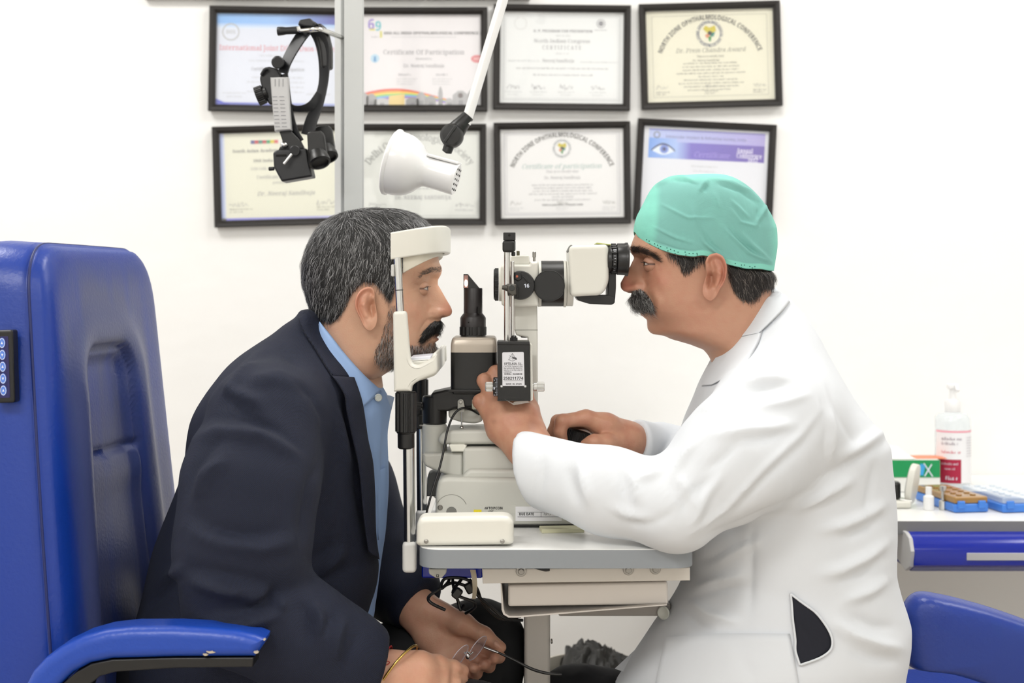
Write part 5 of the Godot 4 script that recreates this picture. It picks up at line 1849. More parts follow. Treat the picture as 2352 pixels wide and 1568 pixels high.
	mb.prism(fillet(pts([1064.5, 662, 1064.5, 629, 1074, 629, 1101, 661.5, 1101, 662], 0.01), 0.0004), -0.011, 0.011, 0.0006)
	var mr := part("mirror_prism", mb, M("prism_black", Color(0.06, 0.055, 0.06), 0.3), t)
	mb = MB.new()
	mb.prism(fillet(pts([1066, 661, 1066, 632, 1075, 632, 1075, 661], 0.0114), 0.0006), 0.0108, 0.0114, 0.0001)
	part("mirror_face", mb, M("mirror_pink", Color(0.62, 0.47, 0.44), 0.25), mr)
	mb = MB.new()
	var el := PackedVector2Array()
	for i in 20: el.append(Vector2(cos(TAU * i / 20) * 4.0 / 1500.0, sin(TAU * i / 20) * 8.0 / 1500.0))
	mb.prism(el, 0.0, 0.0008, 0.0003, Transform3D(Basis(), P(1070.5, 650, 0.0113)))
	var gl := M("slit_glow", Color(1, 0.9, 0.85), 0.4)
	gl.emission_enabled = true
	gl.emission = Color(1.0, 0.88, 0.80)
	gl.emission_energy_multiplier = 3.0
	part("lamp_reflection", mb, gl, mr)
	var sl := SpotLight3D.new()
	sl.name = "slit_lamp_light"
	sl.position = P(1070.5, 650, 0.016)
	sl.rotation.y = PI * 0.30
	sl.light_color = Color(1, 0.9, 0.82)
	sl.light_energy = 0.0006
	sl.spot_angle = 50
	sl.spot_range = 8.0
	sl.spot_attenuation = 2.0
	sl.light_size = 0.004
	sl.shadow_enabled = true
	add_child(sl)
	# microscope column
	mb = MB.new()
	mb.prism(fillet(pts([1182, 760, 1180, 700, 1234, 700, 1235, 757, 1236, 985, 1212, 985, 1212, 775, 1186, 770], 0.02), 0.0015), -0.025, 0.02, 0.003, Transform3D(), 3)
	var mc := part("microscope_column", mb, cr, t)
	mb = MB.new()
	mb.rbox(P(1208, 757.5, 0.0202), Vector3(54 / S(0.02), 0.0009, 0.0008), 0.0002)
	part("seam", mb, M("seam_grey"), mc)
	mb = MB.new()
	mb.cyl(P(1206, 768, 0.0), P(1206, 775, 0.0), 0.007)
	mb.cyl(P(1197, 768, 0.0), P(1197, 772, 0.0), 0.004)
	part("screw", mb, bk, mc)
	# microscope body
	var mz := 0.045
	mb = MB.new()
	mb.prism(fillet(pts([1152, 700, 1150, 612, 1156, 607, 1216, 607, 1218, 600, 1236, 600, 1237, 704, 1190, 706, 1158, 703], mz), [0.004, 0.003, 0.002, 0.001, 0.001, 0.003, 0.003, 0.002, 0.003]), -mz, mz, 0.005, Transform3D(), 3)
	var ms := part("microscope_body", mb, cr, t)
	mb = MB.new()
	mb.prism(fillet(pts([1172, 608, 1173, 590, 1176, 587, 1214, 586, 1216, 590, 1217, 608], 0.03), 0.001), -0.03, 0.03, 0.002)
	mb.prism(fillet(pts([1160, 612, 1160, 602, 1176, 596, 1176, 612], 0.02), 0.001), -0.02, 0.022, 0.002)
	part("filter_block", mb, cr, ms)
	for q in [[1190, 588, 576, 3.6], [1227, 600, 590, 3.0], [1227, 591, 578, 4.2]]:
		mb = MB.new()
		mb.cyl(P(q[0], q[1], 0.015), P(q[0], q[2], 0.015), q[3] / 1500.0, 0.0006)
		part("lever_pin", mb, M("bolt_steel") if q[0] > 1200 else M("pin_olive", Color(0.35, 0.34, 0.27), 0.35, 0.6), ms)
	mb = MB.new()
	mb.cyl(P(1153, 653, 0), P(1146, 653, 0), 38.5 / 1500.0, 0.001, 44)
	part("lens_flange", mb, cr, ms)
	mb = MB.new()
	mb.gear(P(1145, 653, 0), P(1137, 653, 0), 37.5 / 1500.0, 0.0006, 60)
	mb.lathe(P(1137, 653, 0), P(1134, 653, 0), [Vector2(36.5 / 1500.0, 0), Vector2(34 / 1500.0, 0.002), Vector2(28 / 1500.0, 0.0015), Vector2(0, -0.001)], 44)
	part("objective_ring", mb, bk, ms)
	# magnification knob
	var kc := P(1195, 655, mz)
	mb = MB.new()
	mb.lathe(kc, kc + Vector3(0, 0, 1), [Vector2(0, 0), Vector2(33.5 / 1545, 0), Vector2(33.5 / 1545, 0.014), Vector2(31.5 / 1545, 0.017), Vector2(0, 0.0175)], 44)
	var kn := part("magnification_knob", mb, M("knob_black", Color(0.049, 0.049, 0.052), 0.42), ms)
	mb = MB.new()
	mb.text("16", 8.5 / 1545, Vector2(X(1209.5, mz + .018), Y(656, mz + .018)), 0.0002, Transform3D(Basis(), Vector3(0, 0, mz + 0.0178)), "bold", false, 0, 1.0)
	part("knob_number", mb, M("mark_white"), kn)
	mb = MB.new()
	mb.prism(fillet(pts([1181, 640, 1184, 625, 1196, 624, 1199, 640, 1190, 646], mz + 0.02), 0.0015), mz + 0.016, mz + 0.021, 0.0015)
	mb.prism(pts([1199, 634, 1206, 636, 1214, 646, 1218, 648, 1217, 651, 1211, 648, 1204, 639], mz + 0.02), mz + 0.016, mz + 0.0188, 0.0006)
	mb.prism(fillet(pts([1185, 660, 1192, 660, 1192, 684, 1185, 684], mz + 0.02), 0.001), mz + 0.016, mz + 0.0195, 0.001)
	part("knob_grip", mb, M("knob_black"), kn)
	mb = MB.new()
	mb.cyl(P(1187.5, 634.5, mz + 0.021), P(1187.5, 634.5, mz + 0.0216), 2.8 / 1545, 0.0001, 14)
	part("index_dot", mb, M("index_copper", Color(0.7, 0.35, 0.25), 0.4), kn)
	# drum, big round knob, ring
	mb = MB.new()
	mb.cyl(P(1236, 652, 0), P(1243, 652, 0), 52.5 / 1500, 0.0005, 48)
	mb.cyl(P(1294, 652, 0), P(1300, 652, 0), 53.5 / 1500, 0.0005, 48)
	mb.cyl(P(1300.5, 651, 0), P(1316, 651, 0), 52.0 / 1500, 0.001, 48)
	part("collar", mb, cr, ms)
	mb = MB.new()
	mb.cyl(P(1243, 651, 0), P(1294, 651, 0), 52.5 / 1500, 0.0005, 48)
	var dm := part("drum", mb, M("drum_black", Color(0.046, 0.049, 0.052), 0.35), ms)
	var bz := 0.05
	mb = MB.new()
	mb.gear(P(1261.5, 656, 0.03), P(1261.5, 656, bz), 36.0 / S(bz), 0.0005, 70)
	mb.lathe(P(1261.5, 656, bz), P(1261.5, 656, bz + 1), [Vector2(36.0 / S(bz), 0), Vector2(35.3 / S(bz), 0.0012), Vector2(34.5 / S(bz), 0.0012), Vector2(34.0 / S(bz), 0.0004), Vector2(0, 0.0004)], 48)
	part("round_knob", mb, M("drum_black"), dm)
	# binocular head
	mb = MB.new()
	mb.prism(fillet(pts([1306, 572, 1312, 563, 1392, 561, 1398, 568, 1399, 646, 1390, 668, 1378, 678, 1318, 681, 1310, 676], 0.05), [0.008, 0.006, 0.003, 0.004, 0.012, 0.01, 0.01, 0.003, 0.003]), -0.055, 0.05, 0.007, Transform3D(), 4)
	var bh := part("binocular_head", mb, cr, t)
	mb = MB.new()
	mb.rbox(P(1384, 561.5, 0.0), Vector3(0.022, 0.002, 0.06), 0.0008, Basis(Vector3(0, 0, 1), -0.12))
	part("yellow_sticker", mb, M("sticker_olive", Color(0.68, 0.70, 0.42), 0.5), bh)
	mb = MB.new()
	mb.rbox(P(1309, 572, 0.02), Vector3(0.006, 0.012, 0.05), 0.002, Basis(Vector3(0, 0, 1), -0.5))
	part("hinge", mb, M("cover_grey"), bh)
	for s in [1, -1]:
		var ez: float = 0.031 * s
		var ky: float = 597.0 - (0.0 if s > 0 else 6.0)
		var a := P(1395, ky, ez)
		var ax := Vector3(1, -0.02, 0)
		mb = MB.new()
		var ep := []
		for q in [[0, 0], [29, 0], [30.5, 2], [30.5, 9], [29, 10], [31, 11], [31.5, 20], [30, 21], [34, 23], [34.5, 40], [36, 42], [36.5, 47], [33, 49], [24, 48], [18, 44], [0, 43]]: ep.append(Vector2(q[0] / 1530.0, q[1] / 1530.0))
		mb.lathe(a, a + ax, ep, 44)
		for i in 12:
			var an := TAU * i / 12
			mb.rbox(a + ax * 0.0095 + Vector3(0, cos(an), sin(an)) * 0.0208, Vector3(0.008, 0.0022, 0.0022), 0.0006, Basis(Vector3(1, 0, 0), an))
		var ey := part("eyepiece", mb, M("eyepiece_black", Color(0.052, 0.052, 0.052), 0.36), t)
		mb = MB.new()
		for i in 10:
			var an := -0.9 + 0.2 * i + PI / 2
			var rr := 31.1 / 1530.0
			mb.rbox(a + ax * 0.0105 + Vector3(0, cos(an), sin(an)) * rr, Vector3(0.0024 if i % 3 else 0.0045, 0.0005, 0.0003), 0.0001, Basis(Vector3(1, 0, 0), an - PI / 2))
		part("scale_marks", mb, M("mark_white"), ey)
	mb = MB.new()
	mb.prism(fillet(pts([1399, 610, 1415, 610, 1415, 660, 1413, 688, 1408, 697, 1395, 697, 1396, 670], 0.03), 0.002), -0.02, 0.03, 0.0015)
	mb.prism(fillet(pts([1320, 677, 1398, 677, 1413, 682, 1412, 696, 1405, 700, 1354, 698, 1328, 690], 0.03), 0.002), -0.03, 0.0305, 0.0015)
	part("breath_shield_bracket", mb, M("eyepiece_black"), bh)
	# upright rods with clamps
	var rz := 0.075
	mb = MB.new()
	mb.cyl(P(1164.5, 790, rz), P(1164.5, 575, rz), 7.0 / S(rz), 0.0006)
	var rd := part("upright_rod", mb, ch, t)
	mb = MB.new()
	mb.cyl(P(1177, 790, rz - 0.012), P(1177, 600, rz - 0.012), 4.6 / S(rz), 0.0006)
	part("upright_rod", mb, ch, t)
	mb = MB.new()
	mb.rbox(P(1170, 543, rz), Vector3(28 / S(rz), 18 / S(rz), 0.018), 0.001)
	mb.rbox(P(1168, 566, rz + 0.001), Vector3(28 / S(rz), 27 / S(rz), 0.022), 0.004, Basis(), 2)
	mb.rbox(P(1178, 564, rz - 0.003), Vector3(12 / S(rz), 27 / S(rz), 0.018), 0.003, Basis(), 2)
	mb.cyl(P(1179, 588, rz - 0.006), P(1179, 578, rz - 0.006), 0.003)
	var tc := part("top_clamp", mb, bk, rd)
	mb = MB.new()
	mb.cyl(P(1170, 540, rz + 0.009), P(1170, 540, rz + 0.0094), 0.002, 0.0001, 6)
	part("hex_screw", mb, M("hole"), tc)
	mb = MB.new()
	mb.lathe(P(1153, 660, rz + 0.006), P(1172, 661, rz + 0.006), [Vector2(0, 0), Vector2(4.5 / 1560, 0), Vector2(5.5 / 1560, 0.003), Vector2(8.5 / 1560, 0.008), Vector2(8.5 / 1560, 0.012), Vector2(0, 0.0125)], 18)
	mb.prism(fillet(pts([1164, 655, 1173, 651, 1186, 653, 1186, 676, 1176, 680, 1166, 672], rz + 0.018), 0.001), rz + 0.002, rz + 0.018, 0.002)
	var sc := part("side_clamp", mb, M("clamp_grey", Color(0.30, 0.29, 0.27), 0.35, 0.5), rd)
	mb = MB.new()
	mb.cyl(P(1176, 661, rz + 0.0175), P(1176, 661, rz + 0.0186), 7.0 / 1560, 0.0004)
	part("clamp_lens", mb, M("lens_dark", Color(0.16, 0.17, 0.16), 0.12), sc)
	# black measuring box with serial label
	box_unit(t, rz)
	chin_rest(t)

func box_unit(t: Node3D, rz: float) -> void:
	var zf := 0.115
	var zb := 0.055
	var ch := M("knurled_silver", Color(0.80, 0.80, 0.79), 0.28, 0.75)
	var mb := MB.new()
	mb.prism(fillet(pts([1143, 921, 1142, 784, 1216, 784, 1218, 921], zf), 0.0008), zb, zf, 0.0008)
	mb.rbox(P(1179.5, 787, zf - 0.02), Vector3(75 / S(zf), 0.0035, 0.045), 0.0008)
	mb.rbox(P(1180, 919, zf + 0.0004), Vector3(75 / S(zf), 0.0022, 0.0015), 0.0004)
	var bx := part("measuring_box", mb, M("box_black", Color(0.035, 0.035, 0.038), 0.34), t)
	mb = MB.new()
	mb.prism(pts([1218, 921, 1216.5, 788, 1222, 792, 1224, 918], zf - 0.01), zb - 0.005, zf - 0.006, 0.001)
	part("back_plate", mb, cream(), bx)
	mb = MB.new()
	mb.gear(P(1180, 786, zf - 0.025), P(1180, 775, zf - 0.025), 9.0 / S(zf), 0.0004, 16)
	mb.cyl(P(1180, 777, zf - 0.025), P(1180, 770, zf - 0.025), 6.5 / S(zf), 0.0015)
	part("top_knob", mb, black(), bx)
	var k := 1.0 / S(zf)
	mb = MB.new()
	mb.prism(fillet(pts([1154, 886, 1153.5, 809, 1203, 808, 1205, 886], zf), 0.002), zf, zf + 0.0004, 0.0)
	var lb := part("serial_label", mb, M("label_silver", Color(0.84, 0.84, 0.86), 0.4), bx)
	mb = MB.new()
	var fr := Transform3D(Basis(), Vector3(0, 0, zf + 0.0006))
	var put := func(s: String, size: float, px: float, py: float, font: String, left: bool, wide: float) -> void:
		mb.text(s, size * k, Vector2(X(px, zf), Y(py, zf)), 0.0, fr, font, left, 0, wide)
	put.call("OPTILASA, S.L.", 5.4, 1179, 835, "bold", false, 0.84)
	put.call("CAUTION: Federal (USA)", 2.5, 1157, 841.2, "sans", true, 0.80)
	put.call("law restricts this device to", 2.5, 1157, 845.6, "sans", true, 0.72)
	put.call("sale by, or on the order of,", 2.5, 1157, 849.8, "sans", true, 0.72)
	put.call("a physician.", 2.5, 1157, 854, "sans", true, 0.72)
	put.call("SERIAL  NUMBER", 3.8, 1179, 859, "bold", false, 0.98)
	put.call("250211774", 6.6, 1179, 868.5, "bold", false, 1.0)
	put.call("MADE  IN  SPAIN", 3.4, 1180, 881.5, "bold", false, 0.9)
	mb.plate(pts([1158, 874, 1201, 873.5, 1201, 874.1, 1158, 874.6], zf), 0.0, fr)
	# the little pyramid drawing with its beam
	var line := func(x0: float, y0: float, x1: float, y1: float, w: float) -> void:
		var a := Vector2(X(x0, zf), Y(y0, zf))
		var b := Vector2(X(x1, zf), Y(y1, zf))
		var s := (b - a).orthogonal().normalized() * w * 0.5 * k
		mb.plate(PackedVector2Array([a - s, b - s, b + s, a + s]), 0.0, fr)
	for q in [[1177, 811, 1168, 826, 0.6], [1177, 811, 1186, 825, 0.6], [1177, 811, 1178, 829, 0.5], [1168, 826, 1178, 829, 0.6], [1178, 829, 1186, 825, 0.6], [1168, 826, 1180, 820, 0.4], [1169, 816, 1178, 821, 0.6]]:
		line.call(q[0], q[1], q[2], q[3], q[4])
	for i in 6: line.call(1177, 818.5 + i * 0.8, 1187, 822 + i * 0.8, 0.5)
	part("label_lettering", mb, M("ink_dark"), lb)
	for q in [1152, 1206.5]:
		mb = MB.new()
		mb.lathe(P(q, 887, zf), P(q, 887, zf + 1), [Vector2(3.4 * k, 0), Vector2(3.2 * k, 0.001), Vector2(1.8 * k, 0.002), Vector2(0, 0.0021)], 16)
		part("screw", mb, M("screw_bright", Color(0.82, 0.82, 0.82), 0.3, 0.6), bx)
	var kz := 0.09
	mb = MB.new()
	mb.cyl(P(1144, 888, kz), P(1133, 888, kz), 22.0 / S(kz), 0.001, 40)
	var dr := part("scale_drum", mb, black(), bx)
	mb = MB.new()
	for i in 17:
		var a := deg_to_rad(-62.0 + i * 7.6)
		var rr := 22.2 / S(kz)
		mb.rbox(P(1141.2, 888, kz) + Vector3(-0.0006 if i % 4 == 0 else 0.0, sin(a) * rr, cos(a) * rr), Vector3(0.0028 if i % 4 else 0.0042, 0.0004, 0.0003), 0.0001, Basis(Vector3(1, 0, 0), -a))
	for q in [[873, "2"], [890, "9"], [905, "0"]]:
		var a := asin(clampf((888.0 - q[0]) / 22.0, -0.95, 0.95))
		mb.text(q[1], 6.5 / S(kz) * cos(a), Vector2(X(1135.5, kz), Y(q[0], kz)), kz + cos(a) * 22.3 / S(kz), Transform3D(), "bold", false, 0, 0.8)
	part("scale_marks", mb, M("mark_white"), dr)
	mb = MB.new()
	mb.gear(P(1131, 888, kz), P(1117, 888, kz), 11.4 / S(kz), 0.0007, 22)
	mb.cyl(P(1134, 888, kz), P(1130, 888, kz), 9.5 / S(kz))
	mb.cyl(P(1118, 888, kz), P(1114.5, 888, kz), 10.6 / S(kz))
	part("silver_knob", mb, ch, bx)
	mb = MB.new()
	mb.cyl(P(1216, 888, kz), P(1226, 888, kz), 7.8 / S(kz), 0.0005)
	mb.cyl(P(1225, 888, kz), P(1234, 888, kz), 10.2 / S(kz), 0.0008)
	mb.gear(P(1233, 888, kz), P(1249, 888, kz), 11.6 / S(kz), 0.0007, 22)
	mb.cyl(P(1248, 888, kz), P(1250.5, 888, kz), 10.4 / S(kz), 0.001)
	part("silver_knob", mb, ch, bx)
	mb = MB.new()
	mb.prism(pts([1157, 915, 1178, 926, 1182, 922, 1212, 920, 1216, 924, 1180, 930], zf), zf + 0.0008, zf + 0.0012, 0.0)
	var tp := M("clear_tape", Color(0.9, 0.9, 0.87, 0.12), 0.2)
	tp.transparency = BaseMaterial3D.TRANSPARENCY_ALPHA
	part("clear_tape", mb, tp, bx)

func chin_rest(t: Node3D) -> void:
	var cr := cream()
	var ch := chrome()
	for s in [1, -1]:
		var z: float = 0.14 * s
		var fr := Transform3D(Basis(), Vector3(0, 0, 0))
		# coordinates are those of the near post; the far one repeats it
		var q := func(px: float, py: float) -> Vector3:
			var p := P(px, py, 0.14)
			return Vector3(p.x, p.y, z)
		var k := 1.0 / S(0.14)
		var mb := MB.new()
		mb.cyl(q.call(941, 1245), q.call(939, 1020), 13.5 * k, 0.001, 24)
		part("post", mb, ch, t)
		mb = MB.new()
		mb.rbox(q.call(941, 1277), Vector3(32 * k, 72 * k, 0.024), 0.006, Basis(), 3)
		part("post_clamp", mb, M("clamp_cream", Color(0.87, 0.87, 0.86), 0.4), t)
		mb = MB.new()
		mb.cyl(q.call(933, 1030), q.call(932.5, 985), 19.5 * k, 0.002)
		mb.cyl(q.call(932.5, 996), q.call(932.5, 988), 22 * k, 0.002)
		mb.gear(q.call(932.5, 990), q.call(932.5, 902), 25 * k, 2.2 * k, 15)
		mb.cyl(q.call(932.5, 904), q.call(932.5, 899), 23 * k, 0.001)
		part("height_nut", mb, black(), t)
		mb = MB.new()
		mb.prism(fillet(pts([906, 898, 904, 720, 907, 715, 932, 714, 935, 720, 941, 800, 944, 826, 950, 836, 962, 838, 985, 826, 995, 820, 1004, 812, 1006, 850, 1000, 858, 968, 871, 955, 878, 947, 886, 946, 898], 0.14), [0.001, 0.002, 0.002, 0.003, 0.003, 0.01, 0.006, 0.006, 0.008, 0.006, 0.003, 0.002, 0.004, 0.006, 0.01, 0.006, 0.003, 0.001]), z - 0.012, z + 0.012, 0.005, Transform3D(), 4)
		part("sleeve", mb, cr, t)
		mb = MB.new()
		mb.cyl(q.call(919, 716), q.call(912.5, 590), 9.2 * k, 0.0006)
		var rd := part("upper_rod", mb, ch, t)
		mb = MB.new()
		mb.cyl(q.call(916.7, 667), q.call(916.6, 665), 9.6 * k, 0.0002)
		part("rod_ring", mb, black(), rd)
		mb = MB.new()
		mb.rbox(q.call(902.5, 621), Vector3(8 * k, 28 * k, 0.012), 0.002)
		part("band_clip", mb, M("clip_cream", Color(0.78, 0.78, 0.77), 0.35), rd)
	# chin cup across, paper pad
	var mb := MB.new()
	var zc := 0.0
	mb.prism(fillet(pts([948, 822, 996, 819, 1000, 806, 1008, 803, 1009, 852, 1000, 858, 968, 868, 950, 866], 0.06), 0.003), -0.125, 0.125, 0.004, Transform3D(), 3)
	part("chin_cup", mb, cr, t)
	mb = MB.new()
	mb.rbox(P(970, 819, 0.07), Vector3(46 / 1500.0, 0.004, 0.10), 0.0008, Basis(Vector3(0, 0, 1), 0.06))
	part("paper_pad", mb, M("pad_paper", Color(0.88, 0.89, 0.93), 0.7), t)
	mb = MB.new()
	mb.rbox(P(970, 825, 0.07), Vector3(44 / 1500.0, 0.003, 0.108), 0.0008, Basis(Vector3(0, 0, 1), 0.06))
	part("pad_holder", mb, black(), t)
	# forehead band: a tall strip bent round the brow, and the pad inside it
	for q in 2:
		mb = MB.new()
		var rows := []
		var n := 40
		for i in n + 1:
			var a := PI * (float(i) / n - 0.5)   # -90..90 degrees: far end, front, near end
			var e := 0.62
			var cz := signf(sin(a)) * pow(absf(sin(a)), e)
			var cx := pow(maxf(cos(a), 0.0), e)
			var row := []
			var x0 := X(898, 0.14)
			var x1 := X(1033, 0.0) if q == 0 else X(1014, 0.0)
			var zz := 0.146 if q == 0 else 0.135
			var th := 0.010 if q == 0 else 0.006
			var yt := lerpf(Y(534, 0.14), Y(522, 0.0), cx)
			var yb := lerpf(Y(596, 0.14), Y(582, 0.0), cx)
			if q == 1:
				yt = yb + 0.006
				yb = lerpf(Y(627, 0.14), Y(590, 0.0), cx)
				x0 = X(925, 0.14)
			var sec := [[0.0, 1.0, 0.25], [0.0, 0.0, 0.06], [0.0, 0.0, 0.94]]
			for w in [[1, 0.0, 0.07], [1, -0.1, 0.02], [1, -0.3, 0.0], [1, -0.7, 0.0], [1, -0.9, 0.02], [1, -1.0, 0.07], [1, -1.0, 0.93], [1, -0.9, 0.98], [1, -0.7, 1.0], [1, -0.3, 1.0], [1, -0.1, 0.98], [1, 0.0, 0.93]]:
				var off: float = w[1] * th
				row.append(Vector3(x0 + (x1 - x0 + off) * cx, lerpf(yb, yt, w[2]), (zz + off) * cz))
			rows.append(row)
		mb.skin(rows, true)
		# closed ends
		for e in [0, n]:
			var mid := Vector3.ZERO
			for p in rows[e]: mid += p
			mid /= rows[e].size()
			var nn := Vector3(-1, 0, 0)
			var c0 := mb.vert(mid, nn)
			var f := []
			for p in rows[e]: f.append(mb.vert(p, nn))
			for i in f.size(): mb.tri(c0, f[i], f[(i + 1) % f.size()])
		part("forehead_band" if q == 0 else "forehead_pad", mb, cr if q == 0 else M("pad_beige", Color(0.80, 0.78, 0.72), 0.5), t)

func table_card() -> void:
	var h := Y(1261, 0.25)
	var z := 0.11
	var mb := MB.new()
	var xf := Transform3D(Basis(Vector3.UP, 0.1), Vector3(X(1290, z), h + 0.003, z))
	mb.rbox(xf.origin, Vector3(0.062, 0.006, 0.03), 0.001, xf.basis)
	solo("yellowed_ruler", mb, M("ivory", Color(0.84, 0.83, 0.70), 0.5), "small ivory coloured plate lying on the table under the doctor's forearm", "plate", Vector3(X(1290, z), h, z))
# ---- bodies and clothes: rounded solids joined smoothly, meshed as surface nets
class Sdf:
	var a := PackedVector3Array()
	var ba := PackedVector3Array()
	var inv := PackedFloat32Array()
	var ra := PackedFloat32Array()
	var dr := PackedFloat32Array()
	var kk := PackedFloat32Array()
	var ax := PackedVector3Array()
	var sq := PackedFloat32Array()
	var live := PackedInt32Array()
	# trunk: half widths by height
	var has_trunk := false
	var ty0 := 0.0
	var tdy := 0.004
	var tc := PackedFloat32Array()
	var ta := PackedFloat32Array()
	var tb := PackedFloat32Array()
	var trunk_k := 0.03
	var cuts: Array = []   # [point, outward normal]: cut everything beyond
	func bone(p: Vector3, q: Vector3, r0: float, r1: float, k := 0.01, flat := Vector3.ZERO, f := 1.0) -> void:
		a.append(p); ba.append(q - p)
		inv.append(1.0 / maxf((q - p).length_squared(), 1e-8))
		ra.append(r0); dr.append(r1 - r0); kk.append(k); ax.append(flat); sq.append(f - 1.0)
		live.append(a.size() - 1)
	func chain(pts: Array, rs: Array, k := 0.01, flat := Vector3.ZERO, f := 1.0) -> void:
		for i in pts.size() - 1: bone(pts[i], pts[i + 1], rs[i], rs[i + 1], k, flat, f)
	func one(i: int, p: Vector3) -> float:
		var w := p - a[i]
		var t := clampf(w.dot(ba[i]) * inv[i], 0.0, 1.0)
		w -= ba[i] * t
		if sq[i] != 0.0: w += ax[i] * (w.dot(ax[i]) * sq[i])
		return w.length() - ra[i] - dr[i] * t
	func at(p: Vector3) -> float:
		var d := 1e3
		if has_trunk:
			var f := (p.y - ty0) / tdy
			var i := clampi(int(f), 0, tc.size() - 2)
			f = clampf(f - i, 0.0, 1.0)
			var aa := lerpf(ta[i], ta[i + 1], f)
			var bb := lerpf(tb[i], tb[i + 1], f)
			var u := (p.x - lerpf(tc[i], tc[i + 1], f)) / aa
			var w := p.z / bb
			d = (sqrt(u * u + w * w) - 1.0) * minf(aa, bb)
			d = maxf(d, maxf(p.y - ty0 - tdy * (tc.size() - 1), ty0 - p.y))
		for i in live:
			var e := one(i, p)
			var k := kk[i]
			var h := k - absf(d - e)
			d = minf(d, e)
			if h > 0.0: d -= h * h * 0.25 / k
		for c in cuts:
			var e: float = (p - c[0]).dot(c[1])
			if c.size() < 3 or (p - c[0]).length() < c[2]:
				var h := 0.007 - absf(d - e)
				d = maxf(d, e)
				if h > 0.0: d += h * h * 0.25 / 0.007
		return d
	func all() -> void:
		live.resize(a.size())
		for i in a.size(): live[i] = i
	func cull(p: Vector3, r: float) -> void:
		var ds := PackedFloat32Array()
		var least := 1e3
		for i in a.size():
			var e := one(i, p)
			ds.append(e)
			least = minf(least, e + r)
		live = PackedInt32Array()
		for i in a.size():
			if ds[i] - r * (1.0 + sq[i]) < least + kk[i] + 0.01: live.append(i)

func net(f: Sdf, lo: Vector3, hi: Vector3, cell: float, mb: MB) -> void:
	const NB := 6
	var nb := Vector3i(((hi - lo) / (cell * NB)).ceil())
	var nx := nb.x * NB + 1
	var ny := nb.y * NB + 1
	var nz := nb.z * NB + 1
	var vals := PackedFloat32Array()
	vals.resize(nx * ny * nz)
	vals.fill(1e6)
	var vid := PackedInt32Array()
	vid.resize(nx * ny * nz)
	vid.fill(-1)
	var cells := PackedInt32Array()
	var half := NB * cell * 0.5 * 1.733
	var off := [0, 1, nx, nx + 1, nx * ny, nx * ny + 1, nx * ny + nx, nx * ny + nx + 1]
	var oi := PackedInt32Array(off)
	var ed := PackedInt32Array([0, 1, 2, 3, 4, 5, 6, 7, 0, 2, 1, 3, 4, 6, 5, 7, 0, 4, 1, 5, 2, 6, 3, 7])
	var ov := PackedVector3Array()
	for i in 8: ov.append(Vector3(i & 1, (i >> 1) & 1, (i >> 2) & 1))
	var e8 := PackedFloat32Array()
	e8.resize(8)
	for bz in nb.z:
		for by in nb.y:
			for bx in nb.x:
				var o := lo + Vector3(bx, by, bz) * (NB * cell)
				var mid := o + Vector3.ONE * (NB * cell * 0.5)
				f.all()
				if absf(f.at(mid)) > half * 1.5: continue
				f.cull(mid, half)
				for k in NB + 1:
					for j in NB + 1:
						var base := (bz * NB + k) * nx * ny + (by * NB + j) * nx + bx * NB
						for i in NB + 1:
							if vals[base + i] > 1e5: vals[base + i] = f.at(o + Vector3(i, j, k) * cell)
				for k in NB:
					for j in NB:
						var base := (bz * NB + k) * nx * ny + (by * NB + j) * nx + bx * NB
						for i in NB:
							var b := base + i
							var neg := 0
							for q in 8:
								e8[q] = vals[b + oi[q]]
								if e8[q] < 0.0: neg += 1
							if neg == 0 or neg == 8: continue
							var sum := Vector3.ZERO
							var cnt := 0
							for q in 12:
								var x := e8[ed[q * 2]]
								var y := e8[ed[q * 2 + 1]]
								if (x < 0.0) != (y < 0.0):
									sum += ov[ed[q * 2]].lerp(ov[ed[q * 2 + 1]], x / (x - y))
									cnt += 1
							var g := Vector3(e8[1] + e8[3] + e8[5] + e8[7] - e8[0] - e8[2] - e8[4] - e8[6], e8[2] + e8[3] + e8[6] + e8[7] - e8[0] - e8[1] - e8[4] - e8[5], e8[4] + e8[5] + e8[6] + e8[7] - e8[0] - e8[1] - e8[2] - e8[3])
							vid[b] = mb.vert(o + (Vector3(i, j, k) + sum / cnt) * cell, g.normalized())
							cells.append(b)
	f.all()
	var st := [[1, nx, nx * ny], [nx, nx * ny, 1], [nx * ny, 1, nx]]
	for b in cells:
		for q in st:
			var x := vals[b]
			var y: float = vals[b + q[0]]
			if (x < 0.0) == (y < 0.0): continue
			var i0: int = b - q[1]
			var i1: int = b - q[2]
			var i2: int = b - q[1] - q[2]
			if i2 < 0: continue
			if vid[i0] < 0 or vid[i1] < 0 or vid[i2] < 0: continue
			mb.quad(vid[b], vid[i0], vid[i2], vid[i1])

func trunk(f: Sdf, rows: Array, grow := 0.0) -> void:
	f.has_trunk = true
	var y1: float = Y(rows[0][0], 0)
	var y0: float = Y(rows[rows.size() - 1][0], 0)
	f.ty0 = y0
	var n := int((y1 - y0) / f.tdy)
	for i in n + 1:
		var py := CY + (EYE - (y0 + i * f.tdy)) * 1500.0
		var x0 := X(curve(rows, py, 1), 0)
		var x1 := X(curve(rows, py, 2), 0)
		f.tc.append((x0 + x1) / 2)
		f.ta.append(maxf(absf(x1 - x0) / 2 + grow, 0.01))
		f.tb.append(maxf(curve(rows, py, 3) + grow, 0.01))

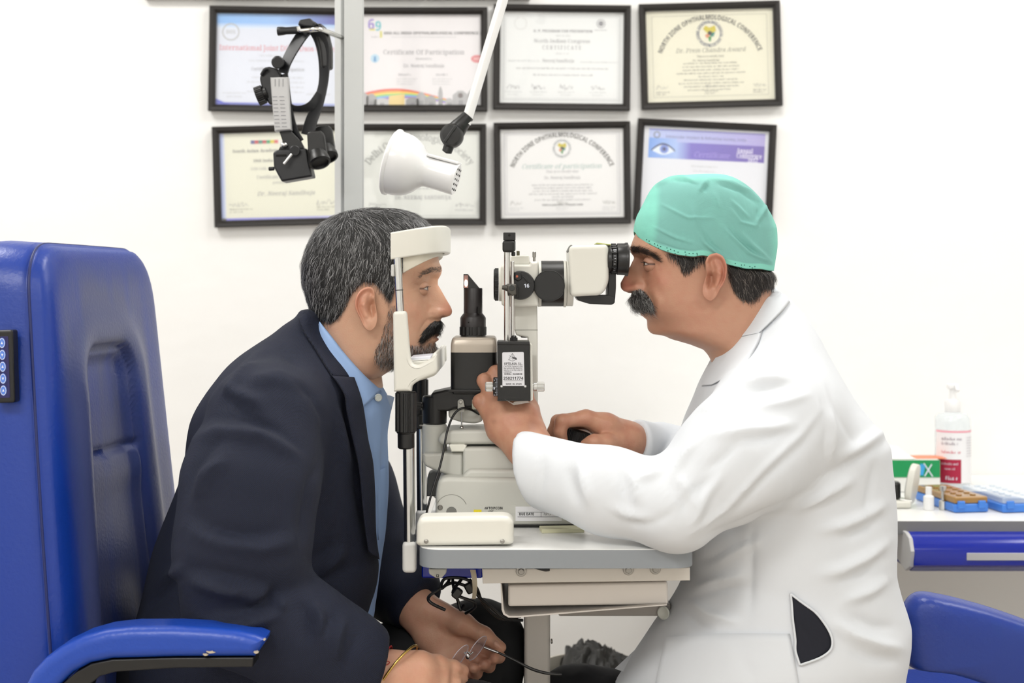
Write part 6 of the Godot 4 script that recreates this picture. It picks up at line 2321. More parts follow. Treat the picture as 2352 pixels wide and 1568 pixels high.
# ridges (+) and creases (-): [width px, height mm, x, y, x, y, ...]; only on the side that faces the camera
func folds(mb: MB, list: Array, from := 0, facing := true, gain := 1.0) -> void:
	var st := []
	for q in list:
		var p := PackedVector2Array()
		for i in range(2, q.size(), 2): p.append(Vector2(q[i], q[i + 1]))
		var bb := Rect2(p[0], Vector2.ZERO)
		var len := 0.0
		for i in p.size():
			bb = bb.expand(p[i])
			if i: len += p[i].distance_to(p[i - 1])
		st.append([p, bb.grow(q[0] * 2.8), q[0], clampf(q[1] * 0.001 * gain, -1.15 * q[0] / 1500.0, 1.4 * q[0] / 1500.0), len])
	for k in range(from, mb.v.size()):
		var v := mb.v[k]
		var w := 1.0
		if facing:
			w = smoothstep(-0.15, 0.25, mb.n[k].z)
			if w <= 0.0: continue
		var s := F / (CAMZ - v.z)
		var p := Vector2(CX + v.x * s, CY + (EYE - v.y) * s)
		var h := 0.0
		for q in st:
			if not (q[1] as Rect2).has_point(p): continue
			var pl: PackedVector2Array = q[0]
			var best := 1e9
			var run := 0.0
			var where := 0.0
			for i in pl.size() - 1:
				var c := Geometry2D.get_closest_point_to_segment(p, pl[i], pl[i + 1])
				var d := c.distance_squared_to(p)
				if d < best:
					best = d
					where = run + c.distance_to(pl[i])
				run += pl[i].distance_to(pl[i + 1])
			if pl.size() == 1: best = p.distance_squared_to(pl[0])
			var ww: float = q[2]
			var e: float = exp(-best / (ww * ww)) if q[3] > 0.0 else 1.35 * exp(-1.2 * sqrt(best + 0.12 * ww * ww) / ww)
			if q[4] > 0.0: e *= pow(maxf(sin(PI * clampf(where / q[4], 0.02, 0.98)), 0.0), 0.6)
			h += q[3] * e
		mb.v[k] = v + mb.n[k] * (h * w)

# finds where the sight line through a pixel meets a solid; gives points to lay cloth pieces on it
func hit(f: Sdf, px: float, py: float, z0 := 0.42) -> Vector3:
	var z := z0
	for i in 70:
		var p := P(px, py, z)
		var d := f.at(p)
		if d < 0.0008: return p
		z -= maxf(d * 0.6, 0.0006)
		if z < -0.35: break
	return P(px, py, -0.05)
func resample(a: Array, n: int) -> Array:
	var p := []
	for i in range(0, a.size(), 2): p.append(Vector2(a[i], a[i + 1]))
	var len := [0.0]
	for i in range(1, p.size()): len.append(len[i - 1] + p[i].distance_to(p[i - 1]))
	var o := []
	for k in n:
		var t: float = len[len.size() - 1] * k / (n - 1)
		var i := 0
		while i < p.size() - 2 and len[i + 1] < t: i += 1
		var u: float = (t - len[i]) / maxf(len[i + 1] - len[i], 1e-6)
		o.append((p[i] as Vector2).cubic_interpolate(p[i + 1], p[maxi(i - 1, 0)], p[mini(i + 2, p.size() - 1)], u))
	return o
# a strip of cloth between two drawn edges, laid on a solid, with thickness
func drape(f: Sdf, ea: Array, eb: Array, n: int, m: int, lift: float, mb: MB, thick := 0.002, sink := 0.004) -> void:
	var a := resample(ea, n)
	var b := resample(eb, n)
	var g := []
	for i in n:
		var row := []
		for j in m:
			var p: Vector2 = (a[i] as Vector2).lerp(b[i], float(j) / (m - 1))
			row.append(hit(f, p.x, p.y))
		g.append(row)
	# smooth out the depth a little, then lift
	for pass_no in 2:
		var h := []
		for i in n:
			var row := []
			for j in m:
				var s := 0.0
				var c := 0.0
				for d in [[0, 0, 2.0], [1, 0, 1.0], [-1, 0, 1.0], [0, 1, 1.0], [0, -1, 1.0]]:
					var ii: int = i + d[0]
					var jj: int = j + d[1]
					if ii < 0 or jj < 0 or ii >= n or jj >= m: continue
					s += g[ii][jj].z * d[2]
					c += d[2]
				var q: Vector3 = g[i][j]
				row.append(q + (Vector3(0, EYE, CAMZ) - q) * ((s / c - q.z) / (CAMZ - q.z)))
			h.append(row)
		g = h
	var rows := []
	for i in n:
		var row := []
		for j in m:
			var q: Vector3 = g[i][j]
			var up := (Vector3(0, EYE, CAMZ) - q).normalized()
			var e := minf(minf(i, n - 1 - i) / 1.5, minf(j, m - 1 - j) / 1.0)
			row.append(q + up * (lift - thick * clampf(1.0 - e, 0, 1) * 0.5))
		var l: Vector3 = row[0]
		var r: Vector3 = row[m - 1]
		var back := (l - Vector3(0, EYE, CAMZ)).normalized()
		row.push_front(l + back * (thick + sink + lift))
		row.append(r + back * (thick + sink + lift))
		rows.append(row)
	for e in [0, n - 1]:
		var extra := []
		for p in rows[e if e == 0 else rows.size() - 1]: extra.append(p + (p - Vector3(0, EYE, CAMZ)).normalized() * (thick + sink + lift))
		if e == 0: rows.push_front(extra)
		else: rows.append(extra)
	var base := mb.v.size()
	var ib := mb.ix.size()
	mb.skin(rows)
	# skins face the camera
	var s := 0.0
	for k in range(base, mb.v.size()): s += mb.n[k].z
	if s < 0.0: mb.turn(base, ib)

# ---- heads: level slices, each with the profile's front, its cheek plane, back and half width
func head_skin(mb: MB, prof: Array, rows: Array, dir: float, y0: float, y1: float, step: float, tint: Variant, nose: Array, off: Variant = null) -> void:
	const NC := 168
	var out := []
	var cols := []
	var y := y0
	while y <= y1:
		var fr := curve(prof, y, 1)
		var bf := curve(rows, y, 1)
		var bk := curve(rows, y, 2)
		var w := curve(rows, y, 3)
		var c := curve(rows, y, 4)
		var n := curve(rows, y, 5)
		var sg := curve(nose, y, 1)
		var af := maxf((bf - c) * dir, 1.0)
		var ab := maxf((c - bk) * dir, 1.0)
		var row := []
		var cr := []
		for j in NC:
			var ph := TAU * j / NC
			var th := ph - 0.45 * sin(ph)
			var co := cos(th)
			var si := sin(th)
			var ex := 2.0 / (n if co > 0.0 else 2.1)
			var u := signf(co) * pow(absf(co), ex) * (af if co > 0.0 else ab)
			var z := signf(si) * pow(absf(si), ex) * w
			if co > 0.0: u += (fr - bf) * dir * exp(-pow(absf(z) / sg, 2.4))
			# where the near side of the head shows in the photograph
			var sp := CAMZ / (CAMZ - absf(z) / 1500.0)
			var vx := CX + (c + u * dir - CX) * sp
			var vy := CY + (y - CY) * sp
			if off != null:
				var d: float = off.call(vx, vy, z)
				var k := Vector2(u, z).length()
				u += d * u / maxf(k, 1.0)
				z += d * z / maxf(k, 1.0)
			row.append(Vector3((c + u * dir - CX) / 1500.0, EYE - (y - CY) / 1500.0, z / 1500.0))
			cr.append(tint.call(vx, vy, z) if tint != null else Color.WHITE)
		out.append(row)
		cols.append(cr)
		y += step
	var ib := mb.ix.size()
	mb.skin(out, true, dir > 0, cols)
	var s := 0.0
	# normals point away from the axis
	var k0 := mb.v.size() - out.size() * NC + (out.size() / 3) * NC
	for j in NC: s += mb.n[k0 + j].dot(mb.v[k0 + j] - mb.v[k0 + (j + NC / 2) % NC])
	if s < 0.0: mb.turn(mb.v.size() - out.size() * NC, ib)

func lids(mb: MB, o: Vector3, dir: float, r: float, up: float, low: float, skin: Color, rim: Color) -> void:
	for part_no in 2:
		var rows := []
		var cols := []
		for i in 9:
			var row := []
			var cr := []
			for j in 21:
				var al := deg_to_rad(-118.0 + 236.0 * j / 20.0)
				var open := pow(maxf(cos(al * 1.5), 0.0), 0.7) if absf(al) < 1.04 else 0.0
				var edge := lerpf(-4.0, up, open) if part_no == 0 else lerpf(-4.0, low, open)
				var far := 80.0 if part_no == 0 else -75.0
				var f := maxf(i - 1, 0) / 7.0
				var el := deg_to_rad(lerpf(edge, far, f))
				var rr := r * (0.90 if i == 0 else (1.0 + 0.03 * sin(PI * f) - 0.11 * f * f))
				row.append(o + Vector3(dir * cos(el) * cos(al), sin(el), sin(al) * cos(el)) * rr)
				cr.append(rim if i <= 1 else skin)
			rows.append(row)
			cols.append(cr)
		var base := mb.v.size()
		var ib := mb.ix.size()
		mb.skin(rows, false, false, cols)
		var s := 0.0
		for k in range(base, mb.v.size()): s += mb.n[k].dot(mb.v[k] - o)
		if s < 0.0: mb.turn(base, ib)

# an ear seen from its side: outline in pixels, relief in px, z of the head under it
func ear(mb: MB, outline: Array, mid: Vector2, zb: float, back: float, bumps: Array, skin: Color, red: Color, dir: float) -> void:
	var pl := resample(outline + [outline[0], outline[1]], 73)
	pl.pop_back()
	var n := pl.size()
	var rows := []
	var cols := []
	var R := [0.0, 0.12, 0.22, 0.32, 0.4, 0.48, 0.55, 0.62, 0.68, 0.74, 0.79, 0.84, 0.88, 0.92, 0.95, 0.98, 1.0, 1.0, 0.93, 0.8]
	for i in R.size():
		var row := []
		var cr := []
		for j in n:
			var q: Vector2 = mid.lerp(pl[j], R[i])
			var dirv: Vector2 = (pl[j] - mid).normalized()
			var rear := clampf(-dirv.x * dir * 0.8 - dirv.y * 0.25 + 0.25, 0, 1)   # 0 at the face, 1 at the back of the head
			var lift: float = back * rear * R[i] + 3.0
			var h: float = lift + 7.0 + 6.0 * rear * exp(-pow((R[i] - 0.92) / 0.07, 2)) - 4.0 * rear * exp(-pow((R[i] - 0.74) / 0.07, 2))
			for b in bumps: h += b[5] * exp(-Geometry2D.get_closest_point_to_segment(q, Vector2(b[0], b[1]), Vector2(b[2], b[3])).distance_squared_to(q) / (b[4] * b[4]))
			if i == 16: h -= 1.5
			if i == 17: h -= 5.0
			if i == 18: h -= 9.0
			if i == 19: h = -24.0
			row.append(P(q.x, q.y, zb + h / 1500.0))
			cr.append(skin.lerp(red, clampf(0.25 + 0.6 * rear * R[i], 0, 1)))
		rows.append(row)
		cols.append(cr)
	var base := mb.v.size()
	var ib := mb.ix.size()
	mb.skin(rows, true, false, cols)
	var s := 0.0
	for k in range(base, base + n * 8): s += mb.n[k].z
	if s < 0.0: mb.turn(base, ib)

# single hairs grown on a skin: accept(px, py, z) gives 0..1, flow(px, py, z) the combing direction, shade(rng) the colour
func hairs(mb: MB, on: MB, count: int, seed: int, accept: Callable, flow: Callable, shade: Callable, length: float, width: float, lift: float) -> void:
	var rn := RandomNumberGenerator.new()
	rn.seed = seed
	var nt := on.ix.size() / 3
	var made := 0
	var tries := 0
	var cum := PackedFloat32Array()
	var ids := PackedInt32Array()
	var tot := 0.0
	for t in nt:
		var a := on.v[on.ix[t * 3]]
		var m := (a + on.v[on.ix[t * 3 + 1]] + on.v[on.ix[t * 3 + 2]]) / 3.0
		var ms := F / (CAMZ - absf(m.z))
		if accept.call(CX + m.x * ms, CY + (EYE - m.y) * ms, m.z * 1500) <= 0.0: continue
		tot += (on.v[on.ix[t * 3 + 1]] - a).cross(on.v[on.ix[t * 3 + 2]] - a).length()
		cum.append(tot)
		ids.append(t)
	while made < count and tries < count * 6 and ids.size():
		tries += 1
		var t := ids[mini(cum.bsearch(rn.randf() * tot), ids.size() - 1)]
		var u := rn.randf()
		var w := rn.randf()
		if u + w > 1.0:
			u = 1.0 - u
			w = 1.0 - w
		var i0 := on.ix[t * 3]
		var i1 := on.ix[t * 3 + 1]
		var i2 := on.ix[t * 3 + 2]
		var p := on.v[i0] + (on.v[i1] - on.v[i0]) * u + (on.v[i2] - on.v[i0]) * w
		var nn := (on.n[i0] + on.n[i1] + on.n[i2]).normalized()
		var ps := F / (CAMZ - absf(p.z))
		var x := CX + p.x * ps
		var y := CY + (EYE - p.y) * ps
		if rn.randf() > accept.call(x, y, p.z * 1500): continue
		var d: Vector3 = flow.call(x, y, p.z * 1500)
		d += Vector3(rn.randfn(), rn.randfn(), rn.randfn()) * 0.16
		d = (d - nn * d.dot(nn)).normalized()
		var L := length * rn.randf_range(0.55, 1.25)
		var up := lift * rn.randf_range(0.4, 1.5)
		mb.col = shade.call(rn)
		var side := d.cross(nn).normalized()
		var last := -1
		for k in 4:
			var f := k / 3.0
			var o := p + d * L * f + nn * (up * L * sin(f * 2.0) - L * 0.16 * f * f) + side * L * 0.06 * sin(f * 3.0 + u * 9.0)
			var wd := width * (1.0 - 0.7 * f)
			var b := mb.vert(o - side * wd, (nn - side * 0.6).normalized())
			mb.vert(o + nn * wd * 0.8, nn)
			mb.vert(o + side * wd, (nn + side * 0.6).normalized())
			if last >= 0:
				mb.quad(last, last + 1, b + 1, b)
				mb.quad(last + 1, last + 2, b + 2, b + 1)
			last = b
		made += 1
# ---- shared by the two people
func skin_mat(key: String) -> StandardMaterial3D:
	var m := vcol(M(key, Color.WHITE, 0.48))
	m.subsurf_scatter_enabled = true
	m.subsurf_scatter_strength = 0.08
	noise_bump(m, 0.09, 14.0, 0.12)
	return m
func gauss(px: float, py: float, x: float, y: float, r: float) -> float:
	return exp(-(pow(px - x, 2) + pow(py - y, 2)) / (r * r))
func poly(a: Array) -> PackedVector2Array:
	var p := PackedVector2Array()
	for i in range(0, a.size(), 2): p.append(Vector2(a[i], a[i + 1]))
	return p
# how deep inside an outline a point lies (negative outside), in px
func depth_in(p: Vector2, pl: PackedVector2Array) -> float:
	var best := 1e9
	for i in pl.size():
		best = minf(best, Geometry2D.get_closest_point_to_segment(p, pl[i], pl[(i + 1) % pl.size()]).distance_squared_to(p))
	return sqrt(best) * (1.0 if Geometry2D.is_point_in_polygon(p, pl) else -1.0)
func pp(a: Array) -> Array:
	var o := []
	for q in a: o.append(P(q[0], q[1], q[2]))
	return o
func tinted(mb: MB, from: int, tint: Callable) -> void:
	for k in range(from, mb.v.size()):
		var v := mb.v[k]
		var s := F / (CAMZ - v.z)
		mb.c[k] = tint.call(CX + v.x * s, CY + (EYE - v.y) * s, v)
func eye(mb_parent: Node3D, o: Vector3, dir: float, r: float) -> void:
	var mb := MB.new()
	var rows := []
	var cols := []
	for i in 25:
		var row := []
		var cr := []
		var a := PI * i / 24.0
		for j in 32:
			var b := TAU * j / 32
			var bulge := 1.0 + 0.035 * exp(-pow(a / 0.42, 2))
			row.append(o + Vector3(dir * cos(a), sin(a) * cos(b), sin(a) * sin(b)) * r * bulge)
			var c := Color(0.62, 0.57, 0.53)
			if a < 0.50: c = Color(0.055, 0.03, 0.018)
			if a < 0.2: c = Color(0.004, 0.004, 0.004)
			cr.append(c)
		rows.append(row)
		cols.append(cr)
	mb.skin(rows, true, false, cols)
	if mb.n[0].dot(mb.v[0] - o) < 0.0: mb.turn(0, 0)
	part("eye", mb, vcol(M("eyeball", Color.WHITE, 0.08)), mb_parent)
func nail(mb: MB, at: Vector3, along: Vector3, up: Vector3, w: float, l: float) -> void:
	var x := along.cross(up).normalized()
	var rows := []
	for i in 7:
		var row := []
		for j in 7:
			var u := (j / 6.0 - 0.5) * 2.0
			var v := (i / 6.0 - 0.5) * 2.0
			var e := sqrt(maxf(0.0, 1.0 - 0.35 * pow(absf(v), 4.0)))
			row.append(at + x * u * w * e + along * v * l * (1.0 - 0.2 * u * u) + up * (0.0008 - u * u * w * 0.45 - (0.0008 if absf(v) > 0.95 or absf(u) > 0.95 else 0.0)))
		rows.append(row)
	var b := mb.v.size()
	var ib := mb.ix.size()
	mb.skin(rows)
	if mb.n[b + 24].dot(up) < 0.0: mb.turn(b, ib)
func shoe(t: Node3D, heel: Vector3, yaw: float) -> void:
	var mb := MB.new()
	var xf := Transform3D(Basis(Vector3.UP, yaw), heel)
	var rows := []
	for i in 15:
		var f := i / 14.0
		var row := []
		var w := 0.034 + 0.016 * sin(f * PI * 0.9) - (0.02 * pow(f, 8))
		var h := lerpf(0.10, 0.045, smoothstep(0.15, 0.7, f)) - 0.015 * pow(f, 6)
		for j in 16:
			var a := TAU * j / 16
			row.append(xf * Vector3(f * 0.28 - 0.04, maxf(0.002, h * 0.5 + sin(a) * h * 0.5), cos(a) * w))
		rows.append(row)
	mb.skin(rows, true)
	if mb.n[100].dot(mb.v[100] - mb.v[108]) < 0.0: mb.turn(0, 0)
	part("shoe", mb, M("shoe_leather", Color(0.05, 0.045, 0.04), 0.35), t)

# ---- the patient
const PF := [   # y, profile
	[479, 884], [481, 902], [485, 922], [492, 944], [505, 966], [525, 987], [550, 1000], [575, 1006], [600, 1008], [612, 1013], [621, 1015], [632, 1013], [645, 1008], [652, 1007.5], [660, 1011], [668, 1015], [690, 1027], [706, 1036], [714, 1038.5],
	[720, 1037.5], [725, 1033], [729, 1022], [733, 1013], [743, 1011], [755, 1008], [762, 1005], [767, 1008.5], [770, 1009], [774, 1003.5], [778, 1008], [781, 1007], [787, 1000], [794, 1000], [801, 1003], [807, 1002.5], [813, 997], [818, 980], [824, 950], [834, 922], [850, 898], [873, 866], [900, 850], [930, 842]]
const PB := [   # y, cheek plane, back, half width, middle, squareness
	[479, 884, 868, 5, 876, 2.0], [481, 902, 842, 28, 872, 2.0], [485, 922, 815, 48, 868, 2.0], [492, 944, 789, 70, 860, 2.1], [505, 966, 762, 90, 850, 2.1], [525, 987, 738, 103, 845, 2.2], [550, 999, 722, 110, 842, 2.3], [575, 1004, 711, 114, 840, 2.35], [610, 1003, 702, 115, 838, 2.4],
	[640, 992, 702, 113, 838, 2.4], [665, 987, 707, 110, 837, 2.4], [700, 988, 717, 106, 835, 2.4], [740, 992, 728, 102, 831, 2.37], [770, 991, 728, 99, 827, 2.3], [800, 985, 719, 95, 823, 2.2], [812, 974, 715, 94, 821, 2.15], [822, 942, 711, 93, 819, 2.1], [834, 916, 706, 92, 814, 2.05], [850, 895, 700, 91, 805, 2.0], [873, 864, 690, 93, 790, 2.0], [900, 849, 675, 98, 770, 2.0], [930, 842, 665, 104, 760, 2.0]]
const PNOSE := [[470, 60], [600, 45], [621, 34], [645, 17], [668, 15], [690, 17], [706, 21], [717, 25], [726, 25], [733, 24], [743, 30], [762, 32], [778, 28], [790, 32], [805, 30], [820, 40], [900, 60]]
const PHAIR := [1002, 500, 1000, 545, 985, 575, 950, 600, 926, 626, 912, 655, 905, 690, 893, 705, 884, 690, 872, 672, 858, 655, 838, 652, 818, 668, 808, 684, 796, 709, 780, 735, 763, 746, 738, 742, 714, 722, 690, 700, 670, 640, 690, 520, 780, 440, 900, 440]
const PBEARD := [893, 700, 908, 700, 914, 735, 918, 770, 945, 792, 972, 792, 988, 786, 1006, 786, 1010, 812, 1000, 820, 950, 826, 912, 848, 880, 846, 860, 826, 862, 800, 876, 775, 886, 735]
const PMUST := [1016, 735, 1022, 746, 1014, 758, 1002, 763, 988, 768, 976, 782, 967, 790, 966, 778, 973, 760, 985, 746, 1000, 736]

func patient() -> void:
	var t := thing("person", "seated man with grey hair and beard in a navy jacket, chin on the chin rest", "person", P(560, 1720, 0))
	var skin := lin(0.80, 0.63, 0.525)
	var red := lin(0.78, 0.53, 0.44)
	var darkb := lin(0.40, 0.31, 0.27)
	var hair := poly(PHAIR)
	var beard := poly(PBEARD)
	var must := poly(PMUST)
	var rn := FastNoiseLite.new()
	rn.seed = 21
	rn.frequency = 0.05
	var tint := func(px: float, py: float, z: float) -> Color:
		var c := skin
		c = c.lerp(red, clampf(0.8 * gauss(px, py, 1030, 712, 22) + 0.5 * gauss(px, py, 955, 715, 40) * 0.6 + 0.25 * rn.get_noise_3d(px, py, z), 0, 1))
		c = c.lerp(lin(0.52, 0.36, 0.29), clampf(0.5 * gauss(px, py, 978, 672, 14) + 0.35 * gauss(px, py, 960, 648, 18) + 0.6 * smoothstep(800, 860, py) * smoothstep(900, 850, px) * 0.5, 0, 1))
		c = c.lerp(lin(0.2, 0.1, 0.08), 0.75 * gauss(px, py, 1017, 729, 4))
		c = c.lerp(lin(0.50, 0.27, 0.24), clampf(gauss(px, py, 1007, 775, 7) * 1.2, 0, 0.9))
		var p := Vector2(px, py)
		if py > 690 and py < 860:
			c = c.lerp(darkb, 0.62 * smoothstep(-3, 12, depth_in(p, beard)))
			c = c.lerp(lin(0.12, 0.10, 0.09), 0.92 * smoothstep(-2, 6, depth_in(p, must)))
		if px < 930 and py < 760: c = c.lerp(lin(0.16, 0.15, 0.15), 0.85 * smoothstep(-6, 10, depth_in(p, hair)))
		return c
	var mb := MB.new()
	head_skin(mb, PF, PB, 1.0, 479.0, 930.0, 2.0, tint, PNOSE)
	folds(mb, [
		[19, -2.4, 986, 655], [8, -2.0, 1002, 640], [14, 2.2, 975, 628, 992, 622, 1006, 618], [6, -1.2, 957, 650, 962, 662], [3, -0.7, 950, 668, 968, 672],
		[16, 2.0, 950, 712], [10, 3.2, 1008, 718], [5, -3.0, 994, 700, 987, 714, 991, 728], [4, -4, 1012, 728, 1022, 728], [5, -1.6, 984, 730, 968, 755, 963, 776], [4, -1.0, 972, 684, 985, 678],
		[5, 4.0, 1005, 742, 988, 752, 972, 774], [22, -2.2, 935, 752], [14, 1.6, 905, 800], [5, -1.5, 995, 787, 985, 789], [3, -0.6, 1018, 690, 1012, 712],
		[26, 1.8, 880, 690], [12, -2.0, 884, 760], [10, 1.5, 835, 790, 850, 850, 862, 900], [3, -0.6, 958, 654, 944, 650], [3, -0.6, 958, 662, 944, 664]], 0, false)
	mb.renormal()
	var shell := mb   # the bare head, for hair roots
	var eo := Vector3((967.5 - CX) / 1500, EYE - (661.5 - CY) / 1500, 0.0285)
	var head_only := MB.new()
	head_only.v = shell.v.duplicate(); head_only.n = shell.n.duplicate(); head_only.ix = shell.ix.duplicate(); head_only.c = shell.c.duplicate()
	for s in [1, -1]:
		lids(mb, Vector3(eo.x, eo.y, eo.z * s), 1.0, 0.0134, 10.0, -13.0, lin(0.75, 0.575, 0.475), lin(0.40, 0.27, 0.23))
	ear(mb, [847, 658, 857, 662, 861, 675, 861, 690, 864, 708, 866, 722, 866, 738, 861, 752, 850, 760, 838, 754, 828, 735, 818, 714, 815, 698, 818, 681, 827, 667, 838, 660], Vector2(848, 706), 0.077, 11.0,
		[[853, 700, 853, 712, 9, -16], [851, 676, 846, 688, 6, -6], [862, 706, 862, 711, 5, 6], [848, 680, 836, 700, 6, 4], [836, 700, 842, 724, 6, 5], [855, 722, 855, 723, 4, -7], [849, 740, 849, 747, 9, 4], [858, 674, 856, 684, 5, 4]], skin, red, 1.0)
	# body under the clothes, then the hands, all in the same skin
	var f := Sdf.new()
	f.chain(pp([[790, 880, 0], [700, 960, 0], [620, 1150, 0], [560, 1400, 0], [520, 1560, 0]]), [0.055, 0.11, 0.12, 0.125, 0.13], 0.05)
	for s in [1, -1]:
		f.chain(pp([[690, 940, 0.1 * s], [610, 950, 0.17 * s]]), [0.06, 0.06], 0.04)
		f.chain(pp([[540, 1660, 0.1 * s], [1075, 1690 if s > 0 else 1500, 0.125 * s], [1090, 2100, 0.14 * s], [1080, 2280, 0.14 * s]]), [0.085, 0.055, 0.045, 0.035], 0.03)
	f.chain(pp([[600, 950, 0.18], [545, 1390, 0.22], [860, 1548, 0.195]]), [0.055, 0.042, 0.034], 0.03)
	f.chain(pp([[640, 950, -0.18], [860, 1290, -0.21], [945, 1384, -0.095]]), [0.055, 0.042, 0.032], 0.03)
	var b0 := mb.v.size()
	net(f, Vector3(-0.75, -0.05, -0.3), Vector3(0.15, 1.06, 0.3), 0.022, mb)
	tinted(mb, b0, func(_x, _y, _v): return skin)
	# right hand, nearer the camera
	f = Sdf.new()
	var zf := Vector3(0, 0, 1)
	f.chain(pp([[845, 1545, 0.198], [905, 1547, 0.185]]), [0.033, 0.030], 0.012, zf, 1.25)
	f.chain(pp([[905, 1540, 0.185], [965, 1532, 0.178], [1012, 1545, 0.160]]), [0.026, 0.020, 0.013], 0.014)
	f.chain(pp([[905, 1556, 0.185], [960, 1566, 0.182], [1010, 1573, 0.168]]), [0.026, 0.020, 0.013], 0.014)
	f.chain(pp([[915, 1566, 0.185], [960, 1590, 0.18], [1004, 1600, 0.168]]), [0.024, 0.018, 0.012], 0.014)
	f.chain(pp([[950, 1524, 0.176], [1005, 1525, 0.158], [1040, 1534, 0.138], [1063, 1540, 0.122]]), [0.016, 0.0125, 0.0108, 0.0092], 0.008)
	f.chain(pp([[1010, 1550, 0.158], [1044, 1566, 0.146], [1062, 1560, 0.122]]), [0.0115, 0.0098, 0.0085], 0.004)
	f.chain(pp([[1008, 1575, 0.168], [1042, 1590, 0.150], [1056, 1580, 0.124]]), [0.0115, 0.0098, 0.0085], 0.004)
	f.chain(pp([[1004, 1600, 0.168], [1036, 1612, 0.150], [1048, 1600, 0.126]]), [0.011, 0.0095, 0.0082], 0.004)
	f.chain(pp([[985, 1612, 0.17], [1015, 1630, 0.155], [1028, 1620, 0.132]]), [0.010, 0.0085, 0.0075], 0.004)
	b0 = mb.v.size()
	net(f, Vector3(-0.235, 0.55, 0.10), Vector3(-0.04, 0.70, 0.235), 0.0028, mb)
	# left hand, palm up in the lap
	var g := Sdf.new()
	g.chain(pp([[925, 1365, -0.105], [960, 1396, -0.082]]), [0.032, 0.0285], 0.012)
	g.chain(pp([[960, 1392, -0.082], [1020, 1425, -0.06], [1076, 1466, -0.052]]), [0.026, 0.021, 0.013], 0.014)
	g.chain(pp([[962, 1400, -0.080], [1012, 1448, -0.055], [1062, 1488, -0.045]]), [0.026, 0.020, 0.013], 0.014)
	g.chain(pp([[960, 1405, -0.080], [1000, 1460, -0.055], [1044, 1506, -0.038]]), [0.026, 0.020, 0.013], 0.014)
	g.chain(pp([[955, 1410, -0.080], [985, 1465, -0.055], [1022, 1520, -0.03]]), [0.025, 0.018, 0.012], 0.014)
	g.chain(pp([[985, 1400, -0.060], [1062, 1432, -0.03], [1112, 1458, -0.020], [1150, 1486, -0.010]]), [0.022, 0.0165, 0.0115, 0.0088], 0.010)
	g.chain(pp([[1076, 1470, -0.052], [1128, 1496, -0.045], [1146, 1508, -0.022], [1136, 1512, 0.000]]), [0.0125, 0.0105, 0.0095, 0.0085], 0.004)
	g.chain(pp([[1062, 1490, -0.045], [1106, 1522, -0.042], [1123, 1530, -0.018], [1113, 1526, 0.004]]), [0.0125, 0.0105, 0.0095, 0.0085], 0.004)
	g.chain(pp([[1044, 1508, -0.038], [1076, 1542, -0.034], [1094, 1546, -0.01], [1088, 1534, 0.010]]), [0.012, 0.0102, 0.009, 0.0082], 0.004)
	g.chain(pp([[1022, 1520, -0.030], [1048, 1556, -0.022], [1064, 1562, 0.0], [1060, 1550, 0.014]]), [0.011, 0.009, 0.008, 0.0072], 0.004)
	net(g, Vector3(-0.20, 0.53, -0.15), Vector3(0.015, 0.72, 0.04), 0.0028, mb)
	folds(mb, [[3, -1.0, 1078, 1436, 1066, 1448, 1072, 1462, 1052, 1470], [3, -1.2, 1000, 1430, 1018, 1455, 1050, 1466], [3, -0.8, 1020, 1490, 1045, 1480, 1066, 1478], [2.5, -0.8, 1110, 1450, 1106, 1466], [3, 0.8, 1000, 1528, 1030, 1536]], b0, false)
	mb.renormal(b0)
	tinted(mb, b0, func(px: float, py: float, v: Vector3) -> Color:
		var c := (skin * 1.06).lerp(red, 0.35 + 0.3 * rn.get_noise_3d(v.x * 900, v.y * 900, v.z * 900))
		return c.lerp(lin(0.60, 0.38, 0.31), 0.5 * gauss(px, py, 1115, 1520, 40)))
	part("body", mb, skin_mat("skin"), t)
	# nails
	var nm := M("nail", Color(0.80, 0.61, 0.53), 0.3)
	for q in [[1058, 1536, 0.134, 26, 12, 0.0062, 0.0075, 0.4, 0.6], [1143, 1479, -0.002, 34, 26, 0.005, 0.006, 0.5, 0.8]]:
		mb = MB.new()
		var al := Vector3(q[3], -q[4], -8).normalized()
		var up := Vector3(0.1, q[7], q[8])
		up = (up - al * up.dot(al)).normalized()
		nail(mb, P(q[0], q[1], q[2]) , al, up, q[5], q[6])
		part("fingernail", mb, nm, t)
	for s in [1, -1]: eye(t, Vector3(eo.x, eo.y, eo.z * s), 1.0, 0.0122)
	# hair: a close cap and single hairs
	mb = MB.new()
	var cap := func(px: float, py: float, z: float) -> float:
		var d := depth_in(Vector2(px, py), hair)
		return lerpf(-14.0, 6.5, smoothstep(-9.0, 14.0, d)) + 0.8 * rn.get_noise_3d(px * 2.5, py * 2.5, z)
	head_skin(mb, PF, PB, 1.0, 479.0, 752.0, 3.0, null, PNOSE, cap)
	mb.renormal()
	part("hair", mb, M("hair_base", Color(0.10, 0.10, 0.105), 0.7), t)
	var hm := vcol(M("hair_strand", Color.WHITE, 0.38))
	var roots := mb
	mb = MB.new()
	var flow := func(px: float, py: float, z: float) -> Vector3:
		var top := smoothstep(585.0, 500.0, py)
		var backw := smoothstep(800.0, 720.0, px)
		var side := Vector3(-0.22 - 0.3 * backw, -1.0, 0.0)
		var over := Vector3(lerpf(0.8, -0.7, smoothstep(860.0, 740.0, px)), -0.55, 0.5 * signf(z))
		return side.lerp(over, top)
